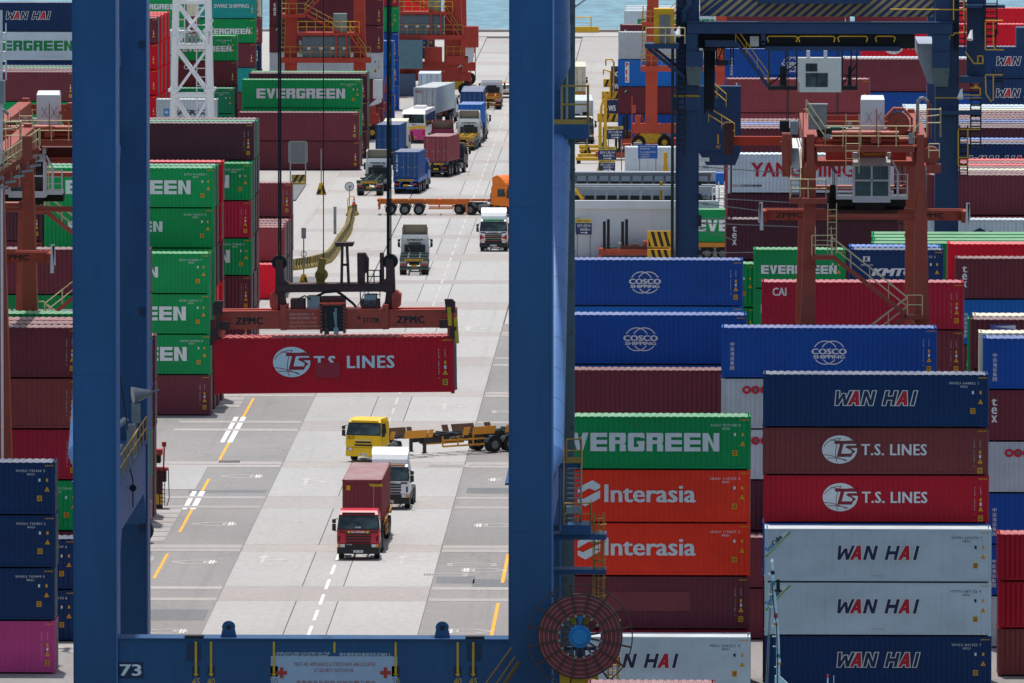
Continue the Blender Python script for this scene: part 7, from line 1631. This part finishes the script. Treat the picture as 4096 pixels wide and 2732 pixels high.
b = MB(); b.cyl((X1-cx-.3, -.5, 3.6), (X1-cx-.3, -.3, 3.6), .3, n=10); b.box(X1-cx-.5, X1-cx-.1, -.3, 0, 3.2, 4.0); bb_(b, 'wall_fan', M_DARK)
# striped boards before the building
for i, (F0, F1, y0, y1) in enumerate(((2589, 2692, 914, 962), (2589, 2692, 965, 1012))):
    a, c = at(F0, y1, 868), at(F1, y0, 868); t = thing('hazard_board', ('upper' if i == 0 else 'lower') + ' yellow and black hazard board beside the second blue crane', 'board', ((a.x+c.x)/2, 868+i*.3, 0 if i else 1.6), 0, None)
    h = 1.45; w = c.x-a.x; b = MB(); b.box(-w/2, w/2, 0, .3, 0.03, h); b.build('board', M_YPAINT, t); flat(t, [[(-w/2+.1+k*.55, .1), (-w/2+.38+k*.55, .1), (-w/2+.02+k*.55, h-.05) if k else (-w/2+.1, .8), (-w/2-.26+k*.55, h-.05) if k else (-w/2+.1, .6)] for k in range(4)], M_BLACK, -.006, 'black_stripes')
# yellow height-gauge poles and bent arms
def ypole(F, y, ytop, label, arm=None, r=.16, Y=None):
    p = gnd(F, y); p2 = at(F, ytop, p.y); t = thing('yellow_pole', label, 'pole', (p.x, p.y, .03)); b = MB(); b.cyl((0,0,0), (0,0,p2.z), r, n=10); b.build('pole', M_YPAINT, t); b = MB(); b.taper((0,0,0), (.9,.9), (0,0,.9), (.4,.4)); b.build('foot', M_YPAINT, t)
    for z in (p2.z*.35, p2.z*.75): b = MB(); b.cyl((0,0,z), (0,0,z+.15), r*1.35, n=10); b.build('collar', M_YPAINT, t)
    if arm: b = MB(); b.path([(0,0,p2.z-.1)] + arm, r*.8, 8); b.build('arm', M_YPAINT, t)
    return t
ypole(2327, 1024, 788, 'yellow pole with bent arm before the white building', [(-.5, 0, at(2327,788,880).z-.1+.6), (-1.4, 0, at(2327,788,880).z+.9)], .2)
ypole(2645, 1010, 728, 'pale yellow pole in front of the white building', None, .16)
ypole(2400, 700, 500, 'yellow pole wrapped in green sheet beside road signs', [(.15, .2, 6.9), (.4, .2, 7.6)], .17)
ypole(2421, 655, 372, 'tall yellow pole with rag near the far gantry', None, .17); ypole(2455, 450, 248, 'thin amber post beside the far truck lane', [(-.2, 0, 5.9), (-.9, 0, 5.9), (-.9, 0, 5.2)], .1); ypole(2442, 455, 285, 'second thin amber post beside the far truck lane', [(-.8, 0, 4.9), (-.8, 0, 4.3)], .09); ypole(2662, 700, 610, 'pale yellow pole beside the blue notice', None, .2)
# direction signs
M_SIGNY = pmat('sign_yellow', 'c9c04a'); M_SIGNB = pmat('sign_blue', '17305f'); M_SIGNB2 = pmat('sign_bright_blue', '1f56a8')
def dsign(F0, y0, F1, y1, Y, label, l1, l2, head, foot=True):
    a, c = at(F0, y1, Y), at(F1, y0, Y); w = c.x-a.x; h = c.z-a.z; t = thing('direction_sign', label, 'sign', ((a.x+c.x)/2, Y, 0)); b = MB()
    for x in (-w*.4, w*.4): b.cyl((x, .1, 0.03), (x, .1, a.z+.1), .06, n=6)
    b.build('posts', M_STEEL, t); hy = h*.24
    b = MB(); b.box(-w/2, w/2, 0, .06, c.z-hy, c.z); o = b.build('yellow_panel', M_SIGNY, t); text(o, head, M_OXRED, -w*.45, c.z-hy*.85, w*.9, hy*.7, -.008, 'lettering', .01)
    b = MB(); b.box(-w/2, w/2, 0, .06, a.z, c.z-hy-.03); o = b.build('blue_panel', M_SIGNB, t); hb = h-hy
    text(o, l1, M_WHITE, -w*.40, a.z+hb*.62, w*.82, hb*.26, -.008, 'lettering', .01); text(o, l2, M_WHITE, -w*.22, a.z+hb*.32, w*.62, hb*.24, -.008, 'lettering', .01)
    flat(o, [rect(-w*.2, a.z+hb*.13, w*.12, a.z+hb*.19), [(w*.12, a.z+hb*.06), (w*.26, a.z+hb*.16), (w*.12, a.z+hb*.26)]], M_WHITE, -.008, 'arrow')
dsign(2427, 505, 2493, 557, 1000, 'blue road sign with yellow header farthest along the right road', '往V1及V4', '由此路入', '高櫃不准進入')
dsign(2392, 587, 2465, 640, 960, 'blue road sign with yellow header in the middle of three', '往V1及V4', '由此路入', '高櫃不准進入'); dsign(2395, 640, 2461, 682, 950, 'blue road sign with yellow header lowest of three by poles', '往U1及U4', '由此路入', '高櫃不准進入')
dsign(2303, 876, 2367, 938, 879, 'blue road sign with yellow header on the white building', '往T1及T4', '由此路入', '高櫃不准進入')
a, c = at(2552, 634, 950), at(2630, 578, 950); t = thing('notice_sign', 'bright blue notice board on two posts before the white trailer', 'sign', ((a.x+c.x)/2, 950, 0)); w = c.x-a.x; b = MB()
for x in (-w*.42, w*.42): b.cyl((x, .1, .03), (x, .1, a.z+.2), .06, n=6)
b.build('posts', M_STEEL, t); b = MB(); b.box(-w/2, w/2, 0, .06, a.z, c.z); o = b.build('panel', M_SIGNB2, t)
for i, s_ in enumerate(('請關閉電單對講機', '無線電設備', '進入堆場需遵守現場', '1. 請先停車等候', '2. 再按指示行')): text(o, s_, M_WHITE, -w*.4, c.z-.25-.22*i-(.1 if i > 1 else 0), w*(.8 if i in (0, 2) else .5), .13, -.008, 'lettering', .0)
# striped bin-like blocks, spare spreader frames and flat racks beside the far lane
def spare(F, y, w, label, c=None, n=1):
    p = gnd(F, y); t = thing('spare_spreader', label, 'spreader frame', (p.x, p.y, .03), 0, 'spare spreader frames parked on the apron'); m = c or M_SPR2; rr = random.Random(int(F+y))
    for yy in (-.8, .8): b = MB(); b.box(-w/2, w/2, yy-.2, yy+.2, .25, .8); b.build('side_beam', m, t)
    for x in (-w/2, w/2-.4): b = MB(); b.box(x, x+.4, -1.2, 1.2, .05, .85); b.build('end_beam', m, t)
    b = MB(); b.box(-1.4, 1.4, -.9, .9, .3, 1.1); b.build('main_frame', M_SPRD, t)
    for k in range(int(w/1.1)):
        x = -w/2+.6+k*1.1; hgt = .9+rr.random()*.9; b = MB(); b.box(x, x+rr.uniform(.4, .9), -.7, .5, .8, hgt); b.build('hydraulic_box', rr.choice((m, M_SPRD, M_STEEL, M_MOTOR, m)), t)
    for x in (-w/2+.5, -w/2+2.1): b = MB(); b.cyl((x, -.6, .8), (x, -.6, 3.2), .13, n=8); b.cyl((x+.35, -.6, .8), (x+.35, -.6, 3.4), .13, n=8); b.build('guide_post', M_DARK, t)
    return t
spare(2545, 1031, 6.6, 'red spare spreader frame with black posts before the white building'); spare(2590, 585, 6.0, 'red spare spreader frame lying beneath the far orange gantry'); spare(2480, 640, 5.0, 'small red spreader frame beside the road signs')
for i, (F, y) in enumerate(((2370, 605), (2372, 622), (2365, 640), (2358, 655))):
    p = gnd(F, y); t = thing('stacked_beam', f'amber steel beam {("farthest", "second", "third", "nearest")[i]} of four beside the road signs', 'beam', (p.x, p.y, .03), 0, 'amber beams beside the signs'); b = MB(); b.box(-1.4, 1.6, -.3, .3, .3, .62); b.build('beam', M_AMBP if 'M_AMBP' in globals() else M_YPAINT, t)
    for x in (-1.1, 1.2): b = MB(); b.box(x-.2, x+.2, -.35, .35, 0, .3); b.build('support_block', M_DARK, t)
container((-2.3, 1003+1.2, .03), 0, F4, LC, 'W', 'white container with red frame behind the bright blue notice', None); container((-3.0, 985, .03), 0, F4, LC*.45, 'PB', 'low blue flat rack before the white container', None, detail=False)
for i, (F0, y0) in enumerate(((2440, 470), (2455, 380), (2460, 330))):
    p = gnd(F0+8, y0+18); t = thing('sign_trailer', ('nearest', 'middle', 'farthest')[i]+' dark lane board with row number beside far trucks', 'lane board', (p.x, p.y, .03), 0, 'row number boards'); b = MB(); b.box(-1.6, 1.6, -.3, .3, .0, .9); b.build('base', M_YPAINT, t); flat(t, [[(-1.5+k*.7, .05), (-1.2+k*.7, .05), (-.9+k*.7, .85), (-1.2+k*.7, .85)] for k in range(4)], M_BLACK, -.31, 'black_stripes'); b = MB(); b.box(-.7, .9, -.2, .2, .9, 2.4); o = b.build('plate', M_NAVY, t); text(o, ('W5', 'W6', 'X2')[i], M_WHITE, -.4, 1.2, .8, .6, -.21, 'lettering', .03)
# far lamp brackets and yellow mooring frame on the quay
p = gnd(2330, 122); t = thing('mooring_bitt', 'yellow mooring frame on the far quay edge', 'mooring', (p.x, QUAY-3, .03)); b = MB(); b.box(-2.2, 2.2, -.5, .5, .05, .75); b.build('base', M_YPAINT, t); b = MB(); b.path([(-2, 0, .7), (-2, 0, 2.0), (1.2, 0, 2.0), (1.2, 0, .7)], .08); b.build('hoop', M_YPAINT, t)
b = MB(); q1, q2 = at(2290, 35, 1330), at(2350, -8, 1345); t = thing('mooring_line', 'thin mooring line rising over the far water', 'rope', (q1.x, 1330, 0)); b.path([(0, -16, .4), (0, 0, q1.z), (q2.x-q1.x, 15, q2.z), (q2.x-q1.x+8, 60, 26)], .12, 5); b.build('line', mat('rope_grey', '4c545a', .8), t)
t = thing('travel_machine', 'red and yellow gantry travel gear poking out beside left blue leg', 'machinery', (at(650, 1900, 641).x, 641, 0)); 
def tm(F0, y0, F1, y1): a, c = at(F0, y1, 641), at(F1, y0, 641); return a.x-t.location.x, c.x-t.location.x, a.z, c.z
for F0, y0, F1, y1, m, nm in ((622, 1796, 650, 1818, M_RTG2, 'motor'), (622, 1818, 643, 1850, M_DARK, 'gear_box'), (622, 1870, 672, 1880, M_RTG2, 'bracket'), (622, 1880, 665, 1925, M_SPRD, 'bogie'), (622, 1975, 650, 2015, M_YPAINT, 'wheel_guard')):
    x0, x1, z0, z1 = tm(F0, y0, F1, y1); b = MB(); b.box(x0, x1, -.5, .5, z0, z1); b.build(nm, m, t)
x0, x1, z0, z1 = tm(655, 1766, 660, 1885); b = MB(); b.cyl((x0, -.3, z0), (x1-.02, -.3, z1), .06, n=6); b.box(x0-.1, x1+.1, -.4, -.2, z1-.3, z1); b.build('beacon_pole', M_RTG2, t)
x0, x1, z0, z1 = tm(640, 1870, 660, 2020); b = MB(); b.ladder(((x0+x1)/2, -.6, z0), ((x0+x1)/2, -.6, z1), .35, .025, .25); b.path([(x1+.25, -.6, z1), (x1+.3, -.6, z0+.5), (x1+.15, -.6, z0)], .03); b.build('ladder', M_DARK, t)
b = MB(); b.box(tm(622, 1925, 650, 2020)[0], tm(622, 1925, 650, 2020)[1], -.4, .4, -.0, tm(0, 1925, 0, 2000)[3]); b.build('wheel_leg', M_SPRD, t)

# ---------------------------------------------------------------- vessel moored in front: deck, mast and one box (mostly below the picture)
bg_ = struct(MB().box(-14, 20, 464, 481, -3.2, 1.5).build('vessel_deck', mat('deck_green', '3f5a50', .8)))
bg_['kind'] = 'structure'
container((at(2860, 2715, 474).x-F2/2, 475, 1.5), 0, F2, HC, 'M', 'lower maroon container on the vessel deck', None, detail=False); container((at(2860, 2715, 474).x-F2/2, 475, 1.5+HC), 0, F2, HC, 'M2', 'pink roofed container peeping over the bottom edge by reel', None)
mp_ = at(3105, 2300, 470); mt = thing('ship_mast', 'white ship mast with lamps in front of the grey containers', 'mast', (mp_.x, 470, 1.5)); M_MAST = mat('mast_white', 'cfd8dc', .5, dirt='7d868a', dirt_amt=.3)
def mz(y): return at(3105, y, 470).z-1.5
def mx(F): return at(F, 2500, 470).x-mp_.x
b = MB(); b.cyl((mx(3118), 0, 0), (mx(3112), 0, mz(2560)), .12, .09, n=10); b.cyl((mx(3112), 0, mz(2560)), (mx(3091), 0, mz(2300)), .09, .06, n=10); b.cyl((mx(3091), 0, mz(2300)), (mx(3088), 0, mz(2240)), .05, .04, n=8); b.build('pole', M_MAST, mt)
b = MB(); b.cyl((mx(3088), 0, mz(2247)), (mx(3088), 0, mz(2237)), .08, .04, n=10); b.build('top_lamp', M_WHITE, mt)
for F, y, m, h in ((3090, 2290, M_DARK, 14), (3092, 2332, mat('lamp_teal', '1f6f78', .4), 16), (3103, 2462, mat('lamp_red', 'a03a34', .4), 18), (3103, 2487, M_WHITE, 16), (3103, 2496, M_AMB, 12), (3114, 2622, mat('lamp_teal', '1f6f78', .4), 12), (3115, 2642, M_WHITE, 14), (3116, 2654, M_AMB, 8)):
    b = MB(); b.cyl((mx(F), -.05, mz(y+h/2)), (mx(F), -.05, mz(y-h/2)), .1, n=10); b.build('lantern', m, mt)
b = MB()
for y, F in ((2298, 3092), (2380, 3094), (2430, 3096), (2508, 3104), (2548, 3107), (2588, 3110), (2670, 3116), (2708, 3120)): b.box(mx(F)-.22, mx(F), -.04, .04, mz(y), mz(y)+.05)
b.box(mx(3072), mx(3096), -.05, .05, mz(2300), mz(2297)); b.build('rungs', M_MAST, mt)
b = MB(); b.box(mx(3098), mx(3124), -.15, .15, mz(2365), mz(2358)); b.cyl((mx(3112), 0, mz(2360)), (mx(3112), 0, mz(2318)), .09, n=10); b.box(mx(3104), mx(3118), -.1, .1, mz(2340), mz(2336)); b.build('horn_bracket', M_DARK, mt)
b = MB(); b.path([(mx(3089), -.12, mz(2340)), (mx(3094), -.14, mz(2420)), (mx(3106), -.14, mz(2500)), (mx(3110), -.14, mz(2640)), (mx(3112), -.12, 0)], .025, 5); b.build('cable', M_DARK, mt)
b = MB(); b.prism([(mx(3100), mz(2702)), (mx(3122), mz(2705)), (mx(3160), mz(2740)), (mx(3170), 0), (mx(3095), 0)], -.1, .1); b.build('mast_foot', M_MAST, mt)
b = MB(); b.cyl((mx(3040), .2, 0), (mx(3083), .1, mz(2330)), .02, n=4); b.cyl((mx(3052), .2, 0), (mx(3086), .1, mz(2330)), .02, n=4); b.build('stay_wire', M_STEEL, mt)
lp = at(3311, 2710, 470); t = thing('deck_lamp', 'thin deck pole with red lamp at the bottom right', 'lamp', (lp.x, 470, 1.5)); b = MB(); b.cyl((0,0,0), (0,0,lp.z-1.5+.0), .04, n=6); b.build('pole', M_MAST, t); b = MB(); b.cyl((0,0,lp.z-1.5), (0,0,lp.z-1.5+.14), .06, n=10); b.build('lamp', M_TAIL, t)
lp = at(3335, 2703, 470); t = thing('deck_aerial', 'thin white aerial beside the red deck lamp', 'aerial', (lp.x, 470, 1.5)); b = MB(); b.cyl((0,0,0), (.0,0,lp.z-1.5), .02, n=5); b.cyl((.18,0,0), (.18,0,lp.z-2.0), .02, n=5); b.build('rods', M_MAST, t)
